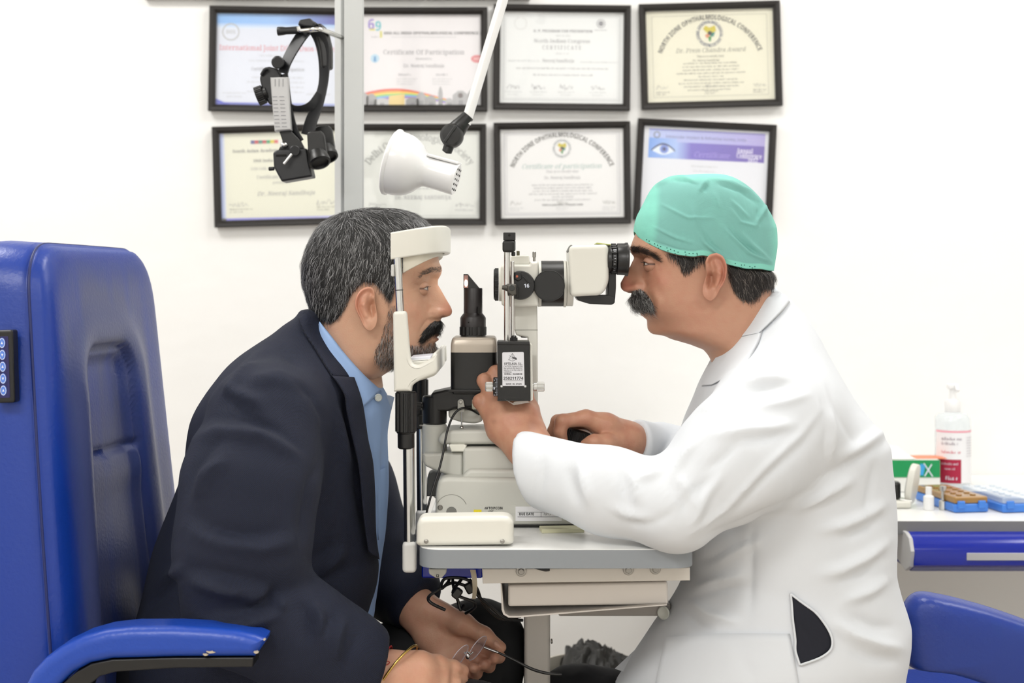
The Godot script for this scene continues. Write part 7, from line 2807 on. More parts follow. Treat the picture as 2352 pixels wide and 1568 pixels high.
	hairs(mb, roots, 15000, 3, func(px: float, py: float, z: float) -> float: return 1.0 if Geometry2D.is_point_in_polygon(Vector2(px, py), hair) else 0.0, flow,
		func(r: RandomNumberGenerator) -> Color:
			var luck := r.randf()
			var k: float = 0.012 if luck < 0.52 else (r.randf_range(0.05, 0.16) if luck < 0.78 else r.randf_range(0.2, 0.55))
			return Color(k, k, k * 1.02), 0.0165, 0.00026, 0.16)
	part("hair_strands", mb, hm, t).set_meta("kind", "stuff")
	mb = MB.new()
	hairs(mb, head_only, 4200, 5, func(px: float, py: float, _z: float) -> float: return 0.0 if not Geometry2D.is_point_in_polygon(Vector2(px, py), beard) else (0.75 if px > 930 or py > 770 else 0.4), func(px: float, py: float, z: float) -> Vector3: return Vector3(-0.15 if px < 940 else 0.1, -1.0, 0.12 * signf(z)),
		func(r: RandomNumberGenerator) -> Color:
			var luck := r.randf()
			var k: float = 0.015 if luck < 0.42 else (r.randf_range(0.06, 0.2) if luck < 0.65 else r.randf_range(0.25, 0.6))
			return Color(k, k * 0.97, k * 0.94), 0.0085, 0.00020, 0.45)
	part("beard", mb, hm, t).set_meta("kind", "stuff")
	mb = MB.new()
	hairs(mb, head_only, 2400, 7, func(px: float, py: float, _z: float) -> float: return 1.0 if Geometry2D.is_point_in_polygon(Vector2(px, py), must) else 0.0, func(px: float, _py: float, z: float) -> Vector3: return Vector3(-0.6, -0.75, 0.5 * signf(z)),
		func(r: RandomNumberGenerator) -> Color:
			var k: float = 0.008 if r.randf() < 0.93 else 0.12
			return Color(k, k, k), 0.0095, 0.00026, 0.6)
	part("moustache", mb, hm, t).set_meta("kind", "stuff")
	mb = MB.new()
	hairs(mb, head_only, 420, 9, func(px: float, py: float, z: float) -> float: return 1.0 if absf(z) > 10 and Geometry2D.is_point_in_polygon(Vector2(px, py), poly([1018, 612, 1016, 624, 1000, 622, 976, 630, 962, 640, 968, 626, 990, 614])) else 0.0, func(_px: float, _py: float, z: float) -> Vector3: return Vector3(-0.7, 0.0, 0.6 * signf(z)),
		func(r: RandomNumberGenerator) -> Color:
			var k: float = r.randf_range(0.02, 0.2)
			return Color(k, k * 0.9, k * 0.8), 0.007, 0.0002, 0.25)
	part("eyebrows", mb, hm, t).set_meta("kind", "stuff")
	mb = MB.new()
	for s in [1, -1]:
		for i in 11:
			var al := deg_to_rad(-50.0 + 100.0 * i / 10.0)
			var d := Vector3(cos(al) * 0.98, 0.16, sin(al)).normalized()
			var o := Vector3(eo.x, eo.y, eo.z * s) + d * 0.0133
			mb.tube([o, o + d * 0.002 + Vector3(0, -0.0008, 0), o + d * 0.004], [0.00013, 0.0001, 0.00004], 4)
	part("eyelashes", mb, M("lash", Color(0.05, 0.04, 0.04), 0.6), t).set_meta("kind", "stuff")
	patient_clothes(t)
	patient_held()

func patient_clothes(t: Node3D) -> void:
	var jk := M("jacket_cloth", Color(0.105, 0.15, 0.275), 0.85)
	weave(jk, "dots", 0.019, 0.55, 0.6)
	# shirt
	var f := Sdf.new()
	trunk(f, [[770, 735, 775, 0.045], [800, 715, 800, 0.06], [840, 690, 840, 0.075], [880, 670, 872, 0.085], [910, 655, 890, 0.095], [940, 640, 897, 0.098], [1000, 620, 890, 0.098], [1100, 590, 893, 0.095], [1200, 560, 887, 0.095], [1300, 530, 874, 0.095], [1400, 500, 860, 0.095], [1460, 480, 836, 0.095], [1520, 470, 815, 0.095]])
	var mb := MB.new()
	net(f, Vector3(-0.5, 0.57, -0.15), Vector3(-0.16, 1.11, 0.15), 0.007, mb)
	folds(mb, [[6, 2.5, 878, 950, 866, 1040, 872, 1120], [7, -3, 888, 960, 880, 1060, 884, 1140], [8, 2.5, 884, 1160, 880, 1260], [6, -2.5, 872, 1280, 856, 1380], [9, 4, 866, 1390, 850, 1420, 826, 1450]])
	mb.renormal()
	var sm := M("shirt_cloth", Color(0.60, 0.72, 0.90), 0.75)
	weave(sm, "plain", 0.008, 0.25)
	var sh := part("shirt", mb, sm, t)
	# collar: near wing and far wing, placket, button, pocket
	var nk := Sdf.new()
	trunk(nk, [[800, 715, 800, 0.06], [840, 690, 840, 0.075], [880, 670, 868, 0.085], [910, 655, 884, 0.095], [940, 640, 890, 0.098], [1000, 620, 890, 0.098]], 0.002)
	nk.chain(pp([[800, 760, 0], [745, 960, 0]]), [0.066, 0.078], 0.01)
	mb = MB.new()
	drape(nk, [734, 738, 760, 770, 795, 815, 838, 862, 877, 897], [722, 770, 742, 812, 778, 862, 812, 908, 833, 937], 22, 8, 0.010, mb, 0.004)
	mb.renormal()
	var co := part("collar_wing", mb, sm, sh)
	mb = MB.new()
	for j in 2:
		var rows := []
		var ea := [876, 898, 884, 906, 896, 908, 906, 912] if j == 0 else [838, 935, 862, 916, 876, 912, 884, 922]
		var eb := [872, 912, 882, 930, 890, 942, 897, 950] if j == 0 else [846, 975, 858, 960, 868, 950, 880, 945]
		var a := resample(ea, 8)
		var b := resample(eb, 8)
		for i in 8:
			var row := []
			for k in 5:
				var p: Vector2 = (a[i] as Vector2).lerp(b[i], k / 4.0)
				row.append(P(p.x, p.y, (0.02 - 0.03 * i / 7.0 if j == 0 else 0.05 - 0.03 * i / 7.0) + 0.006 * sin(k * 0.8)))
			rows.append(row)
		var base := mb.v.size()
		var ib := mb.ix.size()
		mb.skin(rows)
		if mb.n[base + 10].z < 0: mb.turn(base, ib)
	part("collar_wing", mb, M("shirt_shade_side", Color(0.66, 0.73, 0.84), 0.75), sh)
	mb = MB.new()
	var bo := P(869, 913, 0.055)
	mb.lathe(bo, bo + Vector3(0.3, 0.1, 1), [Vector2(0, -0.001), Vector2(0.0055, -0.001), Vector2(0.0058, 0.0006), Vector2(0.0045, 0.0014), Vector2(0.004, 0.0009), Vector2(0, 0.0009)], 20)
	part("button", mb, M("button_pearl", Color(0.75, 0.77, 0.75), 0.25), sh)
	mb = MB.new()
	drape(f, [866, 1082, 888, 1072], [868, 1240, 884, 1236], 4, 6, 0.0016, mb, 0.001)
	part("shirt_pocket", mb, sm, sh)
	# trousers
	f = Sdf.new()
	for s in [1, -1]:
		var knee := P(1085, 1690, 0.125) if s > 0 else P(1100, 1487, -0.125)
		f.chain([P(490, 1660, 0.1 * s), knee], [0.095, 0.072], 0.05)
		f.chain([knee, P(1085, 2090, 0.14 * s), P(1075, 2230, 0.14 * s)], [0.072, 0.062, 0.055], 0.03)
	f.chain(pp([[470, 1560, 0.0], [540, 1650, 0]]), [0.14, 0.11], 0.05)
	mb = MB.new()
	net(f, Vector3(-0.6, 0.08, -0.24), Vector3(0.05, 0.72, 0.24), 0.012, mb)
	folds(mb, [[12, -4, 960, 1400, 1010, 1480], [16, 5, 1000, 1380, 1080, 1440], [14, -4, 1120, 1420, 1150, 1520]])
	mb.renormal()
	part("trousers", mb, M("trouser_dark", Color(0.085, 0.09, 0.105), 0.8), t)
	for s in [1, -1]: shoe(t, Vector3(X(1075, 0.14) - 0.0, 0, 0.14 * s), 0.0)
	# jacket with both sleeves
	f = Sdf.new()
	trunk(f, [[705, 694, 722, 0.05], [714, 690, 735, 0.058], [725, 684, 750, 0.066], [745, 655, 757, 0.078], [765, 630, 766, 0.092], [790, 592, 782, 0.118], [815, 556, 800, 0.145], [840, 528, 818, 0.17], [870, 504, 835, 0.195], [900, 482, 846, 0.208], [940, 457, 854, 0.208], [970, 445, 860, 0.205], [1010, 438, 864, 0.20], [1060, 431, 866, 0.195], [1120, 412, 868, 0.19],
		[1200, 380, 870, 0.19], [1260, 358, 874, 0.19], [1320, 344, 870, 0.195], [1380, 330, 858, 0.2], [1440, 314, 842, 0.205], [1500, 304, 815, 0.205], [1580, 300, 790, 0.205]])
	f.chain(pp([[610, 965, 0.185], [575, 1110, 0.225], [556, 1260, 0.24], [560, 1385, 0.238]]), [0.080, 0.088, 0.086, 0.082], 0.035)
	f.chain(pp([[575, 1402, 0.238], [690, 1462, 0.226], [790, 1508, 0.210], [856, 1532, 0.196]]), [0.076, 0.072, 0.060, 0.049], 0.03)
	f.chain(pp([[650, 950, -0.185], [790, 1120, -0.215], [862, 1280, -0.215]]), [0.082, 0.08, 0.075], 0.03)
	f.chain(pp([[868, 1290, -0.215], [915, 1340, -0.16], [950, 1378, -0.10]]), [0.072, 0.06, 0.05], 0.03)
	f.cuts = [[P(873, 1530, 0.196), Vector3(0.93, -0.30, -0.2).normalized(), 0.10], [P(966, 1392, -0.095), Vector3(0.74, -0.45, 0.5).normalized(), 0.10]]
	mb = MB.new()
	net(f, Vector3(-0.62, 0.55, -0.31), Vector3(-0.10, 1.14, 0.34), 0.0045, mb)
	folds(mb, [
		# armhole, upper sleeve
		[9, -5, 600, 862, 660, 872, 720, 910, 745, 960, 742, 1030, 728, 1090], [16, 5, 575, 872, 640, 868, 700, 890], [10, -4, 512, 900, 530, 925, 560, 950, 640, 985], [14, 5, 520, 890, 545, 905, 600, 930],
		[9, -4, 452, 985, 480, 960, 540, 955, 640, 990, 700, 1040], [14, 5, 450, 1010, 500, 990, 600, 1000, 690, 1050], [12, -6, 430, 1150, 445, 1080, 480, 1030, 520, 1005], [16, 5, 450, 1150, 470, 1090, 520, 1050],
		[12, -5, 735, 1060, 715, 1100, 700, 1180, 690, 1260], [14, -4, 440, 1180, 480, 1210, 560, 1230, 650, 1220], [18, 5, 430, 1210, 500, 1245, 600, 1260, 680, 1240],
		[16, -8, 420, 1300, 500, 1320, 590, 1340, 640, 1345], [18, 9, 440, 1330, 520, 1350, 600, 1365], [14, -10, 560, 1420, 600, 1385, 632, 1352, 644, 1362], [14, 11, 570, 1390, 610, 1365, 626, 1350], [13, -9, 620, 1400, 636, 1372, 650, 1356], [13, 10, 640, 1395, 652, 1372],
		[15, -9, 460, 1400, 540, 1410, 600, 1390, 690, 1340], [18, 10, 480, 1435, 560, 1430, 640, 1410], [15, -9, 690, 1380, 712, 1420, 716, 1480], [16, 10, 715, 1385, 735, 1430, 740, 1490], [14, -8, 770, 1410, 745, 1440, 735, 1500], [14, 8, 790, 1420, 770, 1460, 765, 1520], [8, -3, 830, 1450, 800, 1500, 800, 1550],
		# body
		[10, -5, 852, 1240, 835, 1190, 822, 1120, 815, 1050], [14, 5, 800, 1240, 770, 1280, 730, 1330], [12, -5, 700, 1290, 760, 1260, 820, 1250], [12, -4, 700, 1350, 760, 1320, 840, 1290], [10, -5, 790, 900, 800, 960, 818, 1040], [12, 4, 770, 930, 785, 1000, 800, 1080],
		[12, -4, 410, 1330, 360, 1370, 340, 1400], [12, 4, 420, 1300, 380, 1330], [8, -3, 640, 790, 660, 820, 700, 850], [10, 3, 610, 800, 560, 850, 500, 930]], 0, true, 2.3)
	mb.relax(0, 2)
	mb.renormal()
	var ja := part("jacket", mb, jk, t)
	# collar and lapel
	mb = MB.new()
	drape(f, [684, 730, 698, 764, 722, 800, 744, 836, 762, 864], [710, 712, 738, 746, 768, 790, 796, 832, 814, 866], 26, 8, 0.007, mb, 0.004, 0.01)
	mb.renormal()
	part("jacket_collar", mb, jk, ja)
	mb = MB.new()
	var fl := Sdf.new()
	trunk(fl, [[840, 528, 826, 0.17], [870, 504, 846, 0.195], [900, 482, 860, 0.208], [940, 457, 868, 0.208], [1010, 438, 880, 0.20], [1060, 431, 884, 0.195], [1120, 412, 886, 0.19], [1200, 380, 888, 0.19], [1300, 350, 890, 0.19], [1400, 330, 880, 0.19], [1470, 312, 840, 0.2]])
	drape(fl, [762, 862, 790, 905, 795, 940, 810, 1010, 824, 1076, 834, 1180, 846, 1270], [814, 866, 833, 924, 846, 1008, 857, 1060, 862, 1133, 864, 1220, 872, 1285], 34, 8, 0.0065, mb, 0.004, 0.01)
	mb.renormal()
	part("lapel", mb, jk, ja)
	mb = MB.new()
	var hb := hit(fl, 806, 1424)
	mb.lathe(hb, hb + Vector3(0.25, 0.1, 1), [Vector2(0, -0.002), Vector2(0.008, -0.002), Vector2(0.0085, 0.0012), Vector2(0.0065, 0.0024), Vector2(0.0055, 0.0016), Vector2(0, 0.0016)], 22)
	part("button", mb, M("button_dark", Color(0.06, 0.06, 0.065), 0.3), ja)
	# red thread and bangle on the near wrist
	mb = MB.new()
	var ring := []
	var c0 := P(896, 1538, 0.187)
	for i in 33:
		var a := TAU * i / 32
		ring.append(c0 + Vector3(0.012 * sin(a) + 0.010, 0.0, 0.0) + Vector3(-0.012 * cos(a + 0.2), 0.036 * sin(a), 0.031 * cos(a)).rotated(Vector3(0, 0, 1), -0.28))
	mb.tube(ring, 0.0019, 10)
	part("bangle", mb, M("brass", Color(0.78, 0.66, 0.38), 0.22, 1.0), t, "thin brass bangle")
	mb = MB.new()
	var rg := []
	for i in 25:
		var a := TAU * i / 24
		rg.append(P(883, 1537, 0.189) + Vector3(-0.004 * cos(a), 0.0335 * sin(a), 0.0285 * cos(a)).rotated(Vector3(0, 0, 1), -0.25))
	mb.tube(rg, 0.0010, 6)
	mb.tube(pp([[881, 1524, 0.2155], [889, 1518, 0.216], [895, 1521, 0.215], [889, 1526, 0.216], [881, 1527, 0.216]]), 0.0007, 6, 3)
	part("wrist_thread", mb, M("thread_red", Color(0.62, 0.07, 0.08), 0.7), t, "red wrist thread")

func patient_held() -> void:
	# rimless glasses held in both hands
	var t := thing("eyeglasses", "rimless eyeglasses with black temples held in the seated man's hands", "eyeglasses", P(1077, 1503, 0.09))
	var gl := M("lens_glass", Color(0.95, 0.9, 0.95, 0.06), 0.03)
	gl.transparency = BaseMaterial3D.TRANSPARENCY_ALPHA
	var steel := M("temple_steel", Color(0.75, 0.75, 0.76), 0.2, 1.0)
	for q in [[1055, 1509, 0.105, 13.0, 25.0], [1097, 1488, 0.072, 15.0, 33.0]]:
		var o := P(q[0], q[1], q[2])
		var u := Vector3(0.52, 0.85, 0).normalized()
		var w := Vector3(-0.42, 0.26, 0.87).normalized()
		var mb := MB.new()
		var pl := PackedVector2Array()
		for i in 28: pl.append(Vector2(cos(TAU * i / 28) * 0.021, sin(TAU * i / 28) * 0.0165 * (1.0 + 0.1 * sin(TAU * i / 28))))
		mb.prism(pl, -0.0009, 0.0009, 0.0003, Transform3D(Basis(u, w, u.cross(w)), o))
		var ln := part("lens", mb, gl, t)
		mb = MB.new()
		var rg := []
		for i in 29: rg.append(o + u * cos(TAU * i / 28) * 0.0211 + w * sin(TAU * i / 28) * 0.0166 * (1.0 + 0.1 * sin(TAU * i / 28)))
		mb.tube(rg, 0.0005, 6)
		part("lens_edge", mb, M("lens_rim", Color(0.75, 0.72, 0.76), 0.15), ln)
	var mb := MB.new()
	mb.tube(pp([[1066, 1500, 0.095], [1074, 1497, 0.09], [1080, 1502, 0.088], [1086, 1497, 0.085]]), 0.0012, 8, 4)
	mb.ball(P(1074, 1507, 0.092), Vector3(0.003, 0.004, 0.002))
	part("bridge", mb, steel, t)
	mb = MB.new()
	mb.tube(pp([[1112, 1486, 0.07], [1122, 1490, 0.071], [1144, 1498, 0.074]]), 0.0016, 8, 2)
	part("hinge", mb, steel, t)
	mb = MB.new()
	mb.tube(pp([[1138, 1495, 0.073], [1180, 1515, 0.077], [1222, 1536, 0.08], [1258, 1546, 0.082], [1290, 1549, 0.083]]), [0.0016, 0.0019, 0.0023, 0.0022, 0.0016], 10, 4)
	part("temple", mb, black(), t)
	mb = MB.new()
	mb.tube(pp([[1044, 1530, 0.115], [1062, 1560, 0.125], [1085, 1576, 0.13], [1140, 1600, 0.14]]), 0.0014, 8, 3)
	part("temple", mb, black(), t)
# ---- the doctor
const DF := [   # y, profile
	[413, 1612], [415, 1590], [420, 1562], [435, 1528], [455, 1505], [480, 1486], [505, 1473], [530, 1463], [545, 1456.5], [560, 1451], [573, 1448], [583, 1450.5], [592, 1454], [602, 1450.5], [613, 1446], [628, 1437.5], [640, 1430.5], [652, 1425.2], [660, 1426], [667, 1431], [672, 1441], [677, 1453],
	[686, 1457], [698, 1461], [706, 1467.5], [712, 1468.5], [716, 1473], [719, 1470.5], [723, 1472], [728, 1478], [738, 1486], [746, 1486.5], [754, 1487.5], [762, 1492.5], [767, 1500], [770.5, 1523], [778, 1541], [789, 1581], [797, 1601], [804, 1617], [830, 1634], [870, 1642], [920, 1648], [960, 1652]]
const DB := [   # y, cheek plane, back, half width, middle, squareness
	[413, 1612, 1630, 5, 1620, 2.0], [415, 1590, 1655, 26, 1622, 2.0], [420, 1562, 1690, 46, 1625, 2.0], [435, 1528, 1715, 76, 1630, 2.0], [455, 1505, 1738, 93, 1634, 2.1], [480, 1486, 1757, 106, 1637, 2.2], [510, 1472, 1768, 112, 1640, 2.3], [545, 1459, 1773, 114, 1640, 2.35], [573, 1458, 1772, 114, 1640, 2.4],
	[592, 1472, 1770, 113, 1641, 2.4], [613, 1478, 1768, 111, 1642, 2.4], [652, 1476, 1768, 108, 1645, 2.4], [690, 1473, 1775, 106, 1649, 2.4], [712, 1478, 1785, 105, 1653, 2.35], [738, 1497, 1798, 104, 1660, 2.25], [758, 1506, 1806, 103, 1668, 2.2], [770, 1531, 1811, 102, 1674, 2.15], [789, 1584, 1818, 101, 1686, 2.1], [804, 1619, 1824, 100, 1696, 2.05], [830, 1635, 1832, 100, 1714, 2.0], [870, 1642, 1845, 106, 1735, 2.0], [920, 1648, 1860, 120, 1750, 2.0], [960, 1652, 1870, 125, 1760, 2.0]]
const DNOSE := [[410, 60], [560, 44], [573, 33], [592, 17], [613, 15], [640, 18], [655, 22], [668, 26], [677, 26], [686, 31], [706, 33], [719, 30], [735, 32], [755, 34], [770, 42], [830, 60]]
const DNAPE := [1668, 604, 1700, 612, 1768, 619, 1788, 648, 1776, 662, 1752, 668, 1736, 688, 1718, 694, 1696, 686, 1682, 664, 1673, 640]
const DSIDE := [1520, 574, 1540, 580, 1560, 585, 1594, 589, 1622, 585, 1620, 600, 1604, 606, 1588, 622, 1566, 627, 1561, 612, 1556, 600, 1538, 590]
const DMUST := [1453, 667, 1448, 680, 1450, 692, 1458, 700, 1476, 704, 1502, 711, 1500, 696, 1492, 682, 1482, 670, 1472, 662]
const DBROW := [1446, 566, 1446, 577, 1455, 581, 1470, 579, 1490, 586, 1508, 598, 1518, 602, 1514, 592, 1500, 580, 1482, 570, 1465, 566]
const CF := [[399.5, 1618], [401, 1590], [404, 1564], [410, 1537], [426, 1503], [445, 1489], [463, 1480], [480, 1471], [499, 1462], [520, 1457], [531, 1456], [560, 1462], [600, 1480], [660, 1500]]
const CB := [[399.5, 1618, 1640, 8, 1628, 2.0], [401, 1590, 1655, 30, 1630, 2.0], [404, 1564, 1670, 52, 1632, 2.0], [410, 1537, 1686, 76, 1632, 2.05], [426, 1503, 1712, 100, 1635, 2.1], [445, 1489, 1733, 113, 1637, 2.2], [463, 1480, 1748, 120, 1638, 2.25], [480, 1471, 1760, 124, 1640, 2.3], [499, 1462, 1771, 127, 1640, 2.3], [531, 1456, 1782, 129, 1640, 2.3], [560, 1462, 1783, 128, 1641, 2.3], [600, 1480, 1778, 124, 1642, 2.3], [660, 1500, 1768, 116, 1644, 2.3]]

func doctor() -> void:
	var t := thing("person", "man with grey moustache, green surgical cap and white coat looking into the microscope", "person", P(1850, 1720, 0))
	var skin := lin(0.725, 0.545, 0.445)
	var red := lin(0.70, 0.445, 0.37)
	var nape := poly(DNAPE)
	var sideb := poly(DSIDE)
	var must := poly(DMUST)
	var brow := poly(DBROW)
	var rn := FastNoiseLite.new()
	rn.seed = 33
	rn.frequency = 0.05
	var tint := func(px: float, py: float, z: float) -> Color:
		var c := skin
		c = c.lerp(red, clampf(0.9 * gauss(px, py, 1436, 655, 24) + 0.5 * gauss(px, py, 1510, 640, 36) + 0.3 * rn.get_noise_3d(px, py, z) + 0.25 * gauss(px, py, 1600, 720, 60), 0, 1))
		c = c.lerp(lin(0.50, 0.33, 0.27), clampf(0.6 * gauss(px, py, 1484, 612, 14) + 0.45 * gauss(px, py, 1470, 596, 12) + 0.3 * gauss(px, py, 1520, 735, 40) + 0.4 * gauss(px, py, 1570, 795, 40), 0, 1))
		c = c.lerp(lin(0.46, 0.25, 0.23), clampf(1.1 * gauss(px, py, 1474, 714, 7), 0, 0.85))
		c = c.lerp(lin(0.18, 0.09, 0.07), 0.8 * gauss(px, py, 1450, 672, 5))
		var p := Vector2(px, py)
		if px < 1520:
			c = c.lerp(lin(0.20, 0.18, 0.17), 0.9 * smoothstep(-2, 6, depth_in(p, must)))
			if absf(z) > 9: c = c.lerp(lin(0.22, 0.15, 0.13), 0.8 * smoothstep(-3, 5, depth_in(p, brow)))
		elif py < 700:
			c = c.lerp(lin(0.16, 0.14, 0.13), 0.9 * smoothstep(-5, 7, maxf(depth_in(p, nape), depth_in(p, sideb))))
		return c
	var mb := MB.new()
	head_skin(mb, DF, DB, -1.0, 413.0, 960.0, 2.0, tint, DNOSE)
	folds(mb, [
		[19, -2.4, 1477, 600], [8, -2.0, 1462, 590], [13, 2.6, 1452, 572, 1468, 570, 1490, 578, 1506, 588], [5, -1.0, 1502, 600, 1512, 610], [3, -0.8, 1498, 618, 1512, 606, 1524, 600], [3, -0.7, 1496, 611, 1514, 602], [3, -0.7, 1500, 626, 1518, 618],
		[7, 1.6, 1486, 624, 1498, 622], [16, 2.4, 1520, 652], [10, 3.6, 1462, 656], [5, -3.4, 1476, 640, 1481, 654, 1477, 668], [4, -4, 1444, 672, 1456, 673], [6, -2.4, 1482, 664, 1494, 684, 1503, 706, 1502, 730], [9, 2.0, 1498, 660, 1514, 690, 1516, 720],
		[6, 4.5, 1454, 682, 1470, 684, 1486, 694, 1498, 706], [5, -1.5, 1490, 728, 1484, 736], [3, -0.6, 1450, 630, 1456, 655], [24, 2.0, 1610, 700], [16, 2.0, 1560, 770, 1620, 770], [6, -1.4, 1640, 812, 1680, 790, 1710, 750], [12, -2, 1600, 690, 1606, 720], [8, 1.5, 1720, 720, 1690, 790, 1660, 830], [3, -0.5, 1620, 800, 1660, 795, 1690, 780]], 0, false)
	mb.renormal()
	var head_only := MB.new()
	head_only.v = mb.v.duplicate(); head_only.n = mb.n.duplicate(); head_only.ix = mb.ix.duplicate(); head_only.c = mb.c.duplicate()
	var eo := Vector3((1493.0 - CX) / 1500, EYE - (606.0 - CY) / 1500, 0.0285)
	for s in [1, -1]:
		lids(mb, Vector3(eo.x, eo.y, eo.z * s), -1.0, 0.0134, 10.0, -10.0, lin(0.69, 0.51, 0.42), lin(0.25, 0.16, 0.14))
	ear(mb, [1646, 580.5, 1660, 588, 1668, 604, 1670, 620, 1667, 640, 1661, 654, 1653, 666, 1645, 681, 1634, 691, 1623, 688, 1615, 678, 1614, 660, 1618, 645, 1623, 630, 1621, 612, 1621, 598, 1630, 585], Vector2(1637, 634), 0.084, 11.0,
		[[1633, 634, 1634, 646, 9, -19], [1635, 602, 1641, 616, 6, -6], [1622, 640, 1622, 646, 5, 6], [1641, 606, 1653, 628, 6, 4], [1653, 628, 1646, 654, 6, 5], [1630, 657, 1630, 658, 4, -7], [1627, 672, 1628, 678, 9, 4], [1625, 600, 1625, 612, 5, 4]], skin, red, -1.0)
	# hidden body
	var f := Sdf.new()
	f.chain(pp([[1730, 880, 0], [1790, 980, 0], [1820, 1180, 0], [1830, 1400, 0], [1850, 1600, 0]]), [0.055, 0.085, 0.10, 0.11, 0.12], 0.03)
	for s in [1, -1]:
		f.chain(pp([[1750, 950, 0.08 * s], [1790, 985, 0.16 * s]]), [0.06, 0.06], 0.04)
		f.chain(pp([[1840, 1680, 0.09 * s], [1400 if s > 0 else 1330, 1720 if s > 0 else 1640, 0.1 * s], [1380, 2100, 0.13 * s], [1380, 2270, 0.13 * s]]), [0.085, 0.052, 0.043, 0.035], 0.03)
	f.chain(pp([[1790, 985, 0.165], [1540, 1165, 0.235], [1290, 1100, 0.155]]), [0.055, 0.040, 0.034], 0.03)
	f.chain(pp([[1760, 985, -0.165], [1605, 1092, -0.19], [1470, 1018, -0.05]]), [0.05, 0.032, 0.027], 0.03)
	var b0 := mb.v.size()
	net(f, Vector3(-0.02, -0.05, -0.3), Vector3(0.55, 1.06, 0.3), 0.022, mb)
	tinted(mb, b0, func(_x, _y, _v): return skin)
	# left hand at the lamp's knob
	f = Sdf.new()
	f.chain(pp([[1300, 1105, 0.150], [1214, 1024, 0.088]]), [0.036, 0.0275], 0.012)
	f.chain(pp([[1205, 1035, 0.086], [1150, 985, 0.066], [1124, 944, 0.052]]), [0.024, 0.019, 0.0145], 0.014)
	f.chain(pp([[1210, 1028, 0.088], [1160, 970, 0.068], [1138, 922, 0.054]]), [0.025, 0.020, 0.0145], 0.014)
	f.chain(pp([[1216, 1022, 0.088], [1182, 960, 0.070], [1156, 905, 0.052]]), [0.025, 0.020, 0.0145], 0.014)
	f.chain(pp([[1222, 1016, 0.086], [1200, 955, 0.064], [1178, 900, 0.046]]), [0.025, 0.020, 0.014], 0.014)
	f.chain(pp([[1124, 946, 0.053], [1103, 922, 0.050], [1116, 906, 0.022], [1130, 908, 0.006]]), [0.0128, 0.0112, 0.009, 0.008], 0.004)
	f.chain(pp([[1138, 922, 0.055], [1112, 874, 0.048], [1126, 862, 0.022], [1140, 868, 0.006]]), [0.0128, 0.0108, 0.0092, 0.0082], 0.004)
	f.chain(pp([[1156, 905, 0.052], [1138, 855, 0.040], [1150, 848, 0.016], [1160, 856, 0.002]]), [0.0128, 0.0105, 0.0092, 0.0082], 0.004)
	f.chain(pp([[1178, 900, 0.046], [1166, 852, 0.036], [1174, 842, 0.012], [1182, 850, 0.0]]), [0.0125, 0.0102, 0.009, 0.008], 0.004)
	f.chain(pp([[1222, 985, 0.072], [1216, 940, 0.050], [1206, 905, 0.040], [1196, 878, 0.034]]), [0.019, 0.0135, 0.011, 0.0092], 0.008)
	net(f, Vector3(-0.065, 0.84, -0.02), Vector3(0.09, 1.07, 0.20), 0.0028, mb)
	# right hand on the joystick
	var g := Sdf.new()
	g.chain(pp([[1480, 1022, -0.06], [1436, 1012, -0.028]]), [0.027, 0.027], 0.012)
	g.chain(pp([[1440, 1008, -0.024], [1392, 978, -0.004], [1346, 960, 0.006]]), [0.025, 0.018, 0.0130], 0.012)
	g.chain(pp([[1440, 1010, -0.030], [1390, 980, -0.022], [1341, 961, -0.018]]), [0.025, 0.018, 0.0128], 0.012)
	g.chain(pp([[1440, 1012, -0.034], [1390, 985, -0.040], [1344, 968, -0.042]]), [0.025, 0.017, 0.0125], 0.012)
	g.chain(pp([[1440, 1014, -0.036], [1395, 992, -0.054], [1352, 980, -0.064]]), [0.024, 0.016, 0.0115], 0.012)
	g.chain(pp([[1346, 960, 0.006], [1291, 967, 0.014], [1286, 990, 0.014], [1292, 1010, 0.008]]), [0.0122, 0.0105, 0.0095, 0.0085], 0.005)
	g.chain(pp([[1341, 961, -0.018], [1281, 968, -0.014], [1272, 990, -0.012], [1280, 1008, -0.012]]), [0.0122, 0.0104, 0.0094, 0.0084], 0.005)
	g.chain(pp([[1344, 968, -0.042], [1292, 975, -0.046], [1286, 1000, -0.042]]), [0.012, 0.010, 0.0085], 0.005)
	g.chain(pp([[1352, 980, -0.064], [1312, 985, -0.066], [1302, 1008, -0.056]]), [0.011, 0.009, 0.008], 0.005)
	g.chain(pp([[1432, 1018, -0.010], [1392, 1018, 0.022], [1364, 1016, 0.030], [1346, 1021, 0.024]]), [0.019, 0.0135, 0.0115, 0.0092], 0.008)
	net(g, Vector3(0.05, 0.88, -0.12), Vector3(0.225, 1.0, 0.06), 0.0028, mb)
	folds(mb, [[3, -0.9, 1305, 962, 1322, 958], [3, -0.8, 1350, 980, 1356, 1000, 1362, 1004], [4, 1.0, 1350, 955, 1400, 970], [3, 0.8, 1150, 960, 1190, 1010], [3, 0.7, 1165, 950, 1200, 1005], [2.5, -0.7, 1100, 910, 1112, 905], [2.5, -0.7, 1108, 868, 1122, 862]], b0, false)
	mb.renormal(b0)
	tinted(mb, b0, func(px: float, py: float, v: Vector3) -> Color:
		var c := (skin * 1.16).lerp(red, 0.25 + 0.45 * rn.get_noise_3d(v.x * 900, v.y * 900, v.z * 900))
		return c.lerp(lin(0.55, 0.36, 0.29), 0.5 * gauss(px, py, 1135, 968, 6) + 0.5 * gauss(px, py, 1222, 978, 14) + 0.4 * gauss(px, py, 1104, 926, 10)))
	part("body", mb, skin_mat("skin"), t)
	var nb := MB.new()
	var al := Vector3(-0.75, -0.15, -0.35).normalized()
	var up := Vector3(-0.15, 0.75, 0.6)
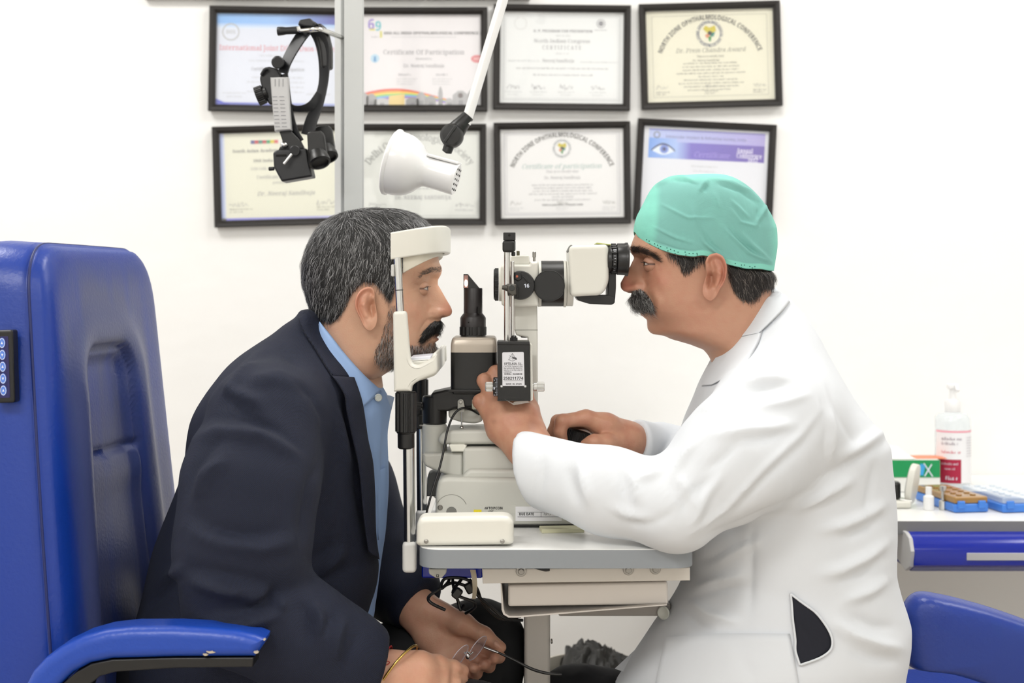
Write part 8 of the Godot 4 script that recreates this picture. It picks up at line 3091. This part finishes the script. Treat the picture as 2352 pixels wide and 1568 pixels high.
	nail(nb, P(1351, 1014.5, 0.0345), al, (up - al * up.dot(al)).normalized(), 0.0058, 0.0066)
	part("fingernail", nb, M("nail"), t)
	for s in [1, -1]: eye(t, Vector3(eo.x, eo.y, eo.z * s), -1.0, 0.0122)
	# hair below the cap
	var hm := vcol(M("hair_strand", Color.WHITE, 0.38))
	mb = MB.new()
	var cap := func(px: float, py: float, z: float) -> float:
		var d := maxf(depth_in(Vector2(px, py), nape), depth_in(Vector2(px, py), sideb))
		return lerpf(-14.0, 5.0, smoothstep(-9.0, 9.0, d)) + 0.8 * rn.get_noise_3d(px * 2.5, py * 2.5, z)
	head_skin(mb, DF, DB, -1.0, 540.0, 705.0, 3.0, null, DNOSE, cap)
	mb.renormal()
	part("hair", mb, M("hair_brown_base", Color(0.12, 0.105, 0.095), 0.7), t)
	var roots := mb
	mb = MB.new()
	hairs(mb, roots, 5200, 13, func(px: float, py: float, _z: float) -> float: return 1.0 if Geometry2D.is_point_in_polygon(Vector2(px, py), nape) or Geometry2D.is_point_in_polygon(Vector2(px, py), sideb) else 0.0,
		func(px: float, _py: float, _z: float) -> Vector3: return Vector3(0.25 if px > 1650 else 0.1, -1.0, 0.0),
		func(r: RandomNumberGenerator) -> Color:
			var k: float = 0.014 if r.randf() < 0.86 else r.randf_range(0.08, 0.25)
			return Color(k * 1.15, k, k * 0.88), 0.015, 0.00026, 0.18)
	part("hair_strands", mb, hm, t).set_meta("kind", "stuff")
	mb = MB.new()
	hairs(mb, head_only, 3400, 17, func(px: float, py: float, _z: float) -> float: return 1.0 if Geometry2D.is_point_in_polygon(Vector2(px, py), must) else 0.0,
		func(_px: float, _py: float, z: float) -> Vector3: return Vector3(0.30, -0.95, 0.3 * signf(z)),
		func(r: RandomNumberGenerator) -> Color:
			var luck := r.randf()
			var k: float = 0.02 if luck < 0.45 else (r.randf_range(0.05, 0.15) if luck < 0.75 else r.randf_range(0.2, 0.5))
			return Color(k, k * 0.98, k * 0.95), 0.0125, 0.00028, 0.7)
	part("moustache", mb, hm, t).set_meta("kind", "stuff")
	mb = MB.new()
	hairs(mb, head_only, 900, 19, func(px: float, py: float, z: float) -> float: return 1.0 if absf(z) > 9 and Geometry2D.is_point_in_polygon(Vector2(px, py), brow) else 0.0,
		func(_px: float, _py: float, z: float) -> Vector3: return Vector3(0.8, 0.1, 0.6 * signf(z)),
		func(r: RandomNumberGenerator) -> Color:
			var k: float = r.randf_range(0.01, 0.05)
			return Color(k, k * 0.9, k * 0.85), 0.0085, 0.00024, 0.4)
	part("eyebrows", mb, hm, t).set_meta("kind", "stuff")
	mb = MB.new()
	for s in [1, -1]:
		for i in 11:
			var an := deg_to_rad(-50.0 + 10.0 * i)
			var d := Vector3(-cos(an) * 0.98, 0.16, sin(an)).normalized()
			var o := Vector3(eo.x, eo.y, eo.z * s) + d * 0.0133
			mb.tube([o, o + d * 0.0025 + Vector3(0, -0.0008, 0), o + d * 0.005], [0.00015, 0.00011, 0.00004], 4)
	part("eyelashes", mb, M("lash"), t).set_meta("kind", "stuff")
	surgical_cap(t)
	coat(t)

func surgical_cap(t: Node3D) -> void:
	var edge := [[1440, 533], [1456, 533], [1466, 545], [1481, 555.5], [1500, 565], [1518, 573.5], [1540, 581], [1558, 585.5], [1594, 589.5], [1612, 587], [1630, 590], [1650, 596], [1671, 607], [1695, 613], [1717, 617.5], [1745, 618], [1772, 622], [1800, 622]]
	var at := func(th: float, y: float) -> Vector3:
		var fr := curve(CF, y, 1)
		var bk := curve(CB, y, 2)
		var w := curve(CB, y, 3)
		var c := curve(CB, y, 4)
		var n := curve(CB, y, 5)
		var co := cos(th)
		var si := sin(th)
		var x := c - signf(co) * pow(absf(co), 2.0 / (n if co > 0.0 else 2.15)) * ((c - fr) if co > 0.0 else (bk - c))
		var z := signf(si) * pow(absf(si), 2.0 / n) * w
		return Vector3((x - CX) / 1500.0, EYE - (y - CY) / 1500.0, z / 1500.0)
	const NC := 264
	const NR := 120
	var ends := PackedFloat32Array()
	for j in NC:
		var th := TAU * j / NC
		var a := 420.0
		var b := 640.0
		for k in 24:
			var y := (a + b) / 2
			var p: Vector3 = at.call(th, y)
			# the far side hangs as the near one does
			var s := F / (CAMZ - absf(p.z))
			if CY + (EYE - p.y) * s < curve(edge, CX + p.x * s, 1): a = y
			else: b = y
		ends.append(a)
	var rn := FastNoiseLite.new()
	rn.seed = 12
	rn.frequency = 0.02
	var rows := []
	var cols := []
	var teal := lin(0.50, 0.74, 0.71)
	var mint := lin(0.55, 0.87, 0.80)
	for i in NR + 3:
		var row := []
		var cr := []
		for j in NC:
			var th := TAU * j / NC
			var f := pow(minf(float(i) / NR, 1.0), 1.25)
			var y := lerpf(399.6, ends[j], f)
			var p: Vector3 = at.call(th, y)
			if i > NR: p = Vector3(lerpf(p.x, (1640 - CX) / 1500.0, 0.025 * (i - NR)), p.y + 0.002 * (i - NR), p.z * (1.0 - 0.025 * (i - NR)))
			row.append(p)
			var px := CX + p.x * 1500
			var d := ends[j] - y
			# two layers at the brow panel and hem, one thin layer over the dark hair elsewhere
			var lay := smoothstep(1512.0, 1494.0, px + 0.1 * (y - 480)) * 0.85
			lay = maxf(lay, smoothstep(13.0, 11.0, d))
			lay = maxf(lay, smoothstep(1745.0, 1775.0, px) * 0.8)
			lay = maxf(lay, smoothstep(432.0, 405.0, y) * 0.9)
			lay = clampf(lay + 0.22 * rn.get_noise_3d(px, y, p.z * 1500) + 0.08 * sin((px + y * 0.6) * 1.9) * sin((px * 0.5 - y) * 2.1), 0, 1)
			cr.append(teal.lerp(mint, lay))
		rows.append(row)
		cols.append(cr)
	var mb := MB.new()
	mb.skin(rows, true, false, cols)
	if mb.n[NC * 90].dot(mb.v[NC * 90] - mb.v[NC * 90 + NC / 2]) < 0.0: mb.turn(0, 0)
	folds(mb, [
		[5, 3.5, 1606, 440, 1615, 425, 1628, 412], [5, -2, 1614, 440, 1626, 424], [5, 2.6, 1502, 428, 1540, 410, 1570, 408, 1600, 418], [4, -2.0, 1545, 414, 1580, 416, 1600, 424], [5, 2.8, 1630, 410, 1680, 420, 1720, 440, 1745, 465, 1765, 500], [4, -2.2, 1650, 424, 1700, 438, 1735, 466], [5, 3.0, 1604, 530, 1618, 556, 1645, 580, 1680, 600],
		[4, -2, 1612, 526, 1630, 556, 1660, 582], [5, 3.0, 1660, 520, 1690, 550, 1720, 580, 1768, 602], [4, -2.4, 1672, 520, 1700, 552, 1740, 584], [5, 2.6, 1700, 530, 1725, 560, 1770, 600], [5, 2.4, 1760, 470, 1745, 500, 1735, 520], [4, -2, 1740, 480, 1745, 520], [4, 1.6, 1640, 440, 1652, 480], [4, 1.4, 1680, 460, 1720, 500],
		[4, 1.3, 1520, 470, 1580, 500, 1640, 500], [4, 1.3, 1500, 520, 1550, 545, 1600, 560], [7, 1.6, 1590, 470, 1600, 530], [4, 1.8, 1680, 480, 1700, 510, 1740, 520], [3, -0.9, 1490, 552, 1520, 560, 1558, 573, 1594, 577, 1620, 573]], 0, true, 1.7)
	mb.renormal()
	var m := vcol(M("cap_cloth", Color.WHITE, 0.8))
	m.backlight_enabled = true
	m.backlight = Color(0.25, 0.4, 0.36)
	weave(m, "plain", 0.011, 0.5)
	var cp := part("surgical_cap", mb, m, t)
	# punched dots along the hem
	mb = MB.new()
	for q in [[1484, 549], [1493, 554], [1502, 558.5], [1511, 562.5], [1520, 566], [1530, 569.5], [1540, 572.5], [1550, 575.5], [1560, 578], [1571, 580], [1582, 581.5], [1593, 582], [1604, 581], [1492, 562], [1512, 569.5], [1533, 577], [1554, 583], [1576, 585.5], [1597, 586], [1690, 605], [1700, 608], [1711, 610], [1722, 611], [1733, 612], [1706, 614], [1728, 616]]:
		var best := Vector3.ZERO
		var e := 1e9
		# nearest point of the cap's own slices under this pixel
		for k in 60:
			var th := PI * (k + 0.5) / 60.0
			for w in 30:
				var y := 530.0 + w * 3.2
				var p: Vector3 = at.call(th, y)
				var s := F / (CAMZ - p.z)
				var d := Vector2(CX + p.x * s - q[0], CY + (EYE - p.y) * s - q[1]).length_squared()
				if d < e:
					e = d
					best = p
		var nn := Vector3((best.x - (1640 - CX) / 1500.0) * 0.35, 0, best.z).normalized()
		mb.cyl(best - nn * 0.002, best + nn * 0.0006, 0.00085, 0.0001, 6)
	var dots := part("hem_dots", mb, M("dot_green", Color(0.12, 0.36, 0.32), 0.8), cp)
	dots.set_meta("kind", "stuff")
	# the gathered tail at the back
	mb = MB.new()
	mb.tube(pp([[1700, 596, 0.062], [1735, 604, 0.045], [1758, 612, 0.025], [1768, 618, 0.012]]), [0.002, 0.004, 0.0045, 0.003], 10, 4)
	mb.tube(pp([[1758, 606, 0.02], [1768, 616, 0.012], [1764, 622, 0.01]]), [0.003, 0.005, 0.003], 10, 4)
	for k in mb.c.size(): mb.c[k] = mint
	part("cap_tie", mb, m, cp)

func coat(t: Node3D) -> void:
	var cm := M("coat_cloth", Color(0.845, 0.86, 0.88), 0.85)
	weave(cm, "twill", 0.006, 0.22)
	# trousers first: thighs under the table
	var f := Sdf.new()
	for s in [1, -1]:
		var knee := P(1400, 1720, 0.09) if s > 0 else P(1325, 1636, -0.11)
		f.chain([P(1860, 1680, 0.095 * s), knee], [0.09, 0.070], 0.05)
		f.chain([knee, P(1385, 2090, 0.13 * s), P(1385, 2230, 0.13 * s)], [0.070, 0.06, 0.054], 0.03)
	f.chain([P(1835, 1600, 0.0), P(1870, 1690, 0.0)], [0.125, 0.13], 0.05)
	var mb := MB.new()
	net(f, Vector3(0.03, 0.08, -0.22), Vector3(0.64, 0.70, 0.22), 0.012, mb)
	folds(mb, [[12, 4, 1300, 1568, 1360, 1530, 1420, 1510], [10, -4, 1340, 1568, 1420, 1530]])
	mb.renormal()
	part("trousers", mb, M("trouser_black", Color(0.055, 0.06, 0.08), 0.85), t)
	for s in [1, -1]: shoe(t, Vector3(X(1385, 0.13) + 0.0, 0, 0.13 * s), PI)
	# coat
	f = Sdf.new()
	trunk(f, [[668, 1768, 1796, 0.045], [690, 1738, 1813, 0.062], [715, 1712, 1838, 0.078], [745, 1690, 1860, 0.098], [775, 1668, 1878, 0.118], [805, 1648, 1892, 0.14], [840, 1630, 1910, 0.168], [880, 1610, 1932, 0.192], [920, 1594, 1957, 0.205], [960, 1576, 1990, 0.21], [1000, 1562, 2022, 0.21], [1020, 1556, 2033, 0.21], [1060, 1549, 2037, 0.208], [1100, 1548, 2042, 0.205],
		[1190, 1556, 2049, 0.2], [1250, 1572, 2048, 0.2], [1300, 1580, 2047, 0.2], [1345, 1566, 2056, 0.205], [1400, 1535, 2074, 0.21], [1430, 1512, 2081, 0.215], [1480, 1478, 2078, 0.22], [1540, 1438, 2068, 0.22], [1620, 1395, 2064, 0.22], [1680, 1390, 2060, 0.22]])
	f.chain(pp([[1775, 975, 0.160], [1690, 1058, 0.215], [1560, 1158, 0.236]]), [0.096, 0.080, 0.060], 0.035)
	f.chain(pp([[1545, 1164, 0.238], [1400, 1128, 0.200], [1205, 1072, 0.130]]), [0.056, 0.056, 0.0515], 0.03)
	f.chain(pp([[1740, 985, -0.16], [1610, 1090, -0.19]]), [0.085, 0.062], 0.03)
	f.chain(pp([[1600, 1088, -0.19], [1520, 1045, -0.11], [1452, 1016, -0.038]]), [0.06, 0.048, 0.0385], 0.02)
	f.cuts = [[P(1207, 1072, 0.130), Vector3(-0.88, -0.25, -0.36).normalized(), 0.09], [P(1459, 1016, -0.042), Vector3(-0.80, 0.12, 0.45).normalized(), 0.06]]
	mb = MB.new()
	net(f, Vector3(-0.02, 0.55, -0.29), Vector3(0.66, 1.17, 0.34), 0.0045, mb)
	folds(mb, [
		# back of the arm, armhole, sleeve seam
		[9, -6, 2036, 1008, 1990, 1042, 1940, 1070, 1898, 1092, 1860, 1116], [12, 5, 2030, 990, 1985, 1020, 1930, 1050], [6, -4, 1885, 905, 1895, 940, 1899, 1000, 1897, 1060, 1893, 1095], [10, 4, 1905, 940, 1912, 1000, 1906, 1060],
		[6, 4, 1886, 938, 1841, 996, 1752, 1078, 1664, 1172, 1580, 1232], [7, -4, 1890, 960, 1850, 1016, 1760, 1096, 1676, 1186], [7, 3, 1860, 905, 1800, 925, 1740, 935],
		[6, -6, 1683, 897, 1655, 908, 1624, 924], [8, 5, 1690, 912, 1650, 925, 1612, 945], [6, -4, 1700, 915, 1650, 945, 1605, 985], [10, 4, 1811, 866, 1750, 872, 1690, 886], [9, -4, 1805, 882, 1760, 890, 1700, 905], [11, 4, 1823, 972, 1770, 985, 1700, 990, 1640, 1000], [9, -4, 1815, 992, 1760, 1004, 1690, 1010],
		[8, 4, 1600, 1010, 1570, 1050, 1545, 1090], [6, -7, 1574, 968, 1535, 1020, 1514, 1054, 1488, 1080], [5, -5, 1514, 1066, 1490, 1072, 1456, 1086], [8, 5, 1530, 1070, 1500, 1090, 1460, 1100], [8, -4, 1540, 1100, 1560, 1140, 1576, 1176], [9, 5, 1560, 1095, 1585, 1140, 1600, 1170], [7, -3, 1560, 1170, 1500, 1200, 1440, 1200],
		[8, 4, 1500, 1195, 1440, 1180, 1400, 1160], [9, -4, 1302, 1070, 1310, 1110, 1328, 1158], [9, 4, 1330, 1060, 1340, 1110, 1360, 1160], [9, -4, 1420, 1064, 1432, 1120, 1440, 1170], [9, 4, 1445, 1070, 1460, 1120, 1470, 1160], [7, -3, 1250, 1050, 1246, 1100, 1236, 1150], [5, -2.0, 1252, 1000, 1236, 1060, 1218, 1148], [8, -4, 1630, 1100, 1590, 1130, 1560, 1190],
		[9, 4, 1660, 1090, 1620, 1140, 1590, 1210], [10, -4, 1700, 1010, 1660, 1050, 1620, 1080],
		# body
		[10, -6, 1880, 1118, 1800, 1162, 1700, 1205, 1600, 1240], [12, 5, 1960, 1100, 1900, 1130, 1830, 1170], [10, -4, 2012, 1054, 2000, 1130, 1988, 1208], [11, 5, 2036, 1155, 1990, 1185, 1930, 1208, 1880, 1216], [10, -5, 2040, 1180, 1990, 1212, 1930, 1236], [12, 5, 2044, 1240, 1990, 1280, 1930, 1310, 1880, 1318], [10, -5, 2044, 1272, 1990, 1312, 1920, 1340],
		[11, 5, 2040, 1330, 1990, 1360, 1940, 1380], [9, -5, 1810, 1175, 1780, 1190, 1730, 1200], [9, 4, 1640, 1290, 1690, 1265, 1750, 1240], [8, -4, 1600, 1290, 1650, 1275, 1700, 1260], [10, 4, 1600, 1350, 1660, 1330, 1720, 1320], [8, -4, 1590, 1370, 1650, 1350, 1720, 1345], [12, 6, 2076, 1490, 2020, 1480, 1960, 1458, 1905, 1426], [10, -6, 2070, 1518, 2000, 1508, 1950, 1490], [10, -5, 2060, 1440, 2010, 1440, 1950, 1410],
		[9, -4, 1560, 1390, 1600, 1430, 1640, 1450], [9, 4, 1580, 1380, 1630, 1410, 1700, 1430], [8, -3, 1728, 1200, 1724, 1300, 1722, 1420], [6, -2.5, 1900, 880, 1930, 960, 1960, 1020]], 0, true, 2.2)
	mb.relax(0, 2)
	mb.renormal()
	var ct := part("coat", mb, cm, t)
	# collar, lapel edge, cuff rims
	mb = MB.new()
	drape(f, [1781, 660, 1762, 676, 1722, 726, 1680, 778], [1815, 692, 1800, 712, 1772, 740, 1746, 764], 22, 8, 0.007, mb, 0.003, 0.012)
	mb.renormal()
	part("coat_collar", mb, cm, ct)
	mb = MB.new()
	drape(f, [1690, 766, 1640, 826, 1622, 862, 1611, 886], [1752, 757, 1742, 790, 1716, 828, 1680, 860, 1634, 884], 24, 8, 0.005, mb, 0.0025, 0.01)
	mb.renormal()
	part("coat_lapel", mb, cm, ct)
	# hip pocket with its top edge, side slit showing the dark clothes
	mb = MB.new()
	drape(f, [1527, 1463, 1620, 1456, 1720, 1454, 1814, 1455], [1490, 1640, 1600, 1645, 1720, 1645, 1850, 1645], 20, 12, 0.004, mb, 0.003, 0.004)
	folds(mb, [[10, 3, 1560, 1500, 1640, 1480, 1720, 1500], [8, -3, 1700, 1470, 1712, 1530, 1740, 1568]])
	mb.renormal()
	part("coat_pocket", mb, cm, ct)
	var slit_a := [1815, 1362, 1818, 1390, 1820, 1420, 1824, 1450, 1826, 1470, 1826, 1492, 1831, 1510, 1836, 1525]
	var slit_b := [1816, 1363, 1846, 1386, 1872, 1405, 1895, 1434, 1909, 1462, 1908, 1488, 1884, 1508, 1838, 1525]
	mb = MB.new()
	drape(f, slit_a, slit_b, 24, 8, 0.0022, mb, 0.001, 0.004)
	folds(mb, [[6, 2, 1850, 1420, 1870, 1460, 1880, 1490], [5, -2, 1840, 1430, 1856, 1475]])
	mb.renormal()
	part("dark_clothes_in_slit", mb, M("navy_cloth", Color(0.065, 0.075, 0.125), 0.85), t, "navy clothing seen through the coat's side slit")
	for e in [slit_a, slit_b]:
		mb = MB.new()
		var rim := []
		for p in resample(e, 16): rim.append(hit(f, p.x, p.y) + Vector3(0, 0, 0.003))
		mb.tube(rim, 0.0016, 8, 2)
		part("slit_hem", mb, cm, ct)
	mb = MB.new()
	var bo := P(1524, 1407, 0.02)
	mb.lathe(bo, bo + Vector3(-0.62, 0.1, 1), [Vector2(0, -0.002), Vector2(0.0098, -0.002), Vector2(0.0102, 0.0006), Vector2(0.0085, 0.002), Vector2(0.0075, 0.0012), Vector2(0, 0.0012)], 24)
	part("button", mb, M("button_cream", Color(0.78, 0.79, 0.76), 0.3), ct)
	# lower front flap hanging inside the knee
	mb = MB.new()
	var rows := []
	for i in 10:
		var f2 := i / 9.0
		var row := []
		for j in 5:
			var a := Vector2(1490, 1462).lerp(Vector2(1412, 1535), f2)
			var b := Vector2(1500, 1470).lerp(Vector2(1440, 1545), f2)
			var q := a.lerp(b, j / 4.0)
			row.append(P(q.x, q.y, -0.03 + 0.02 * j / 4.0 - 0.01 * sin(f2 * 3.0)))
		rows.append(row)
	mb.skin(rows)
	if mb.n[20].z < 0: mb.turn(0, 0)
	part("coat_flap", mb, cm, ct)
	# stool that carries him
	var cx := X(1860, 0)
	var st := thing("stool", "round blue stool under the seated doctor in the white coat", "stool", Vector3(cx, 0, 0))
	mb = MB.new()
	mb.col = BLUE
	mb.lathe(Vector3(cx, 0.36, 0), Vector3(cx, 1, 0), [Vector2(0, 0), Vector2(0.135, 0), Vector2(0.148, 0.015), Vector2(0.148, 0.045), Vector2(0.135, 0.062), Vector2(0.08, 0.068), Vector2(0, 0.068)], 40)
	part("seat", mb, vinyl(), st)
	mb = MB.new()
	mb.cyl(Vector3(cx, 0.08, 0), Vector3(cx, 0.36, 0), 0.025)
	part("column", mb, chrome(), st)
	for i in 5:
		mb = MB.new()
		var d := Vector3(cos(TAU * i / 5 + 0.9), 0, sin(TAU * i / 5 + 0.9))
		mb.tube([Vector3(cx, 0.09, 0), Vector3(cx, 0.055, 0) + d * 0.16], [0.02, 0.014], 10)
		mb.ball(Vector3(cx, 0.022, 0) + d * 0.16, Vector3(0.016, 0.022, 0.022))
		part("leg", mb, black(), st)
func _ready() -> void:
	setup()
	room()
	certificates()
	column()
	lamp()
	headset()
	chair()
	desk()
	side_chair()
	waste_bin()
	table()
	slit_lamp()
	table_card()
	var t0 := Time.get_ticks_msec()
	patient()
	doctor()
	print("people ", Time.get_ticks_msec() - t0)
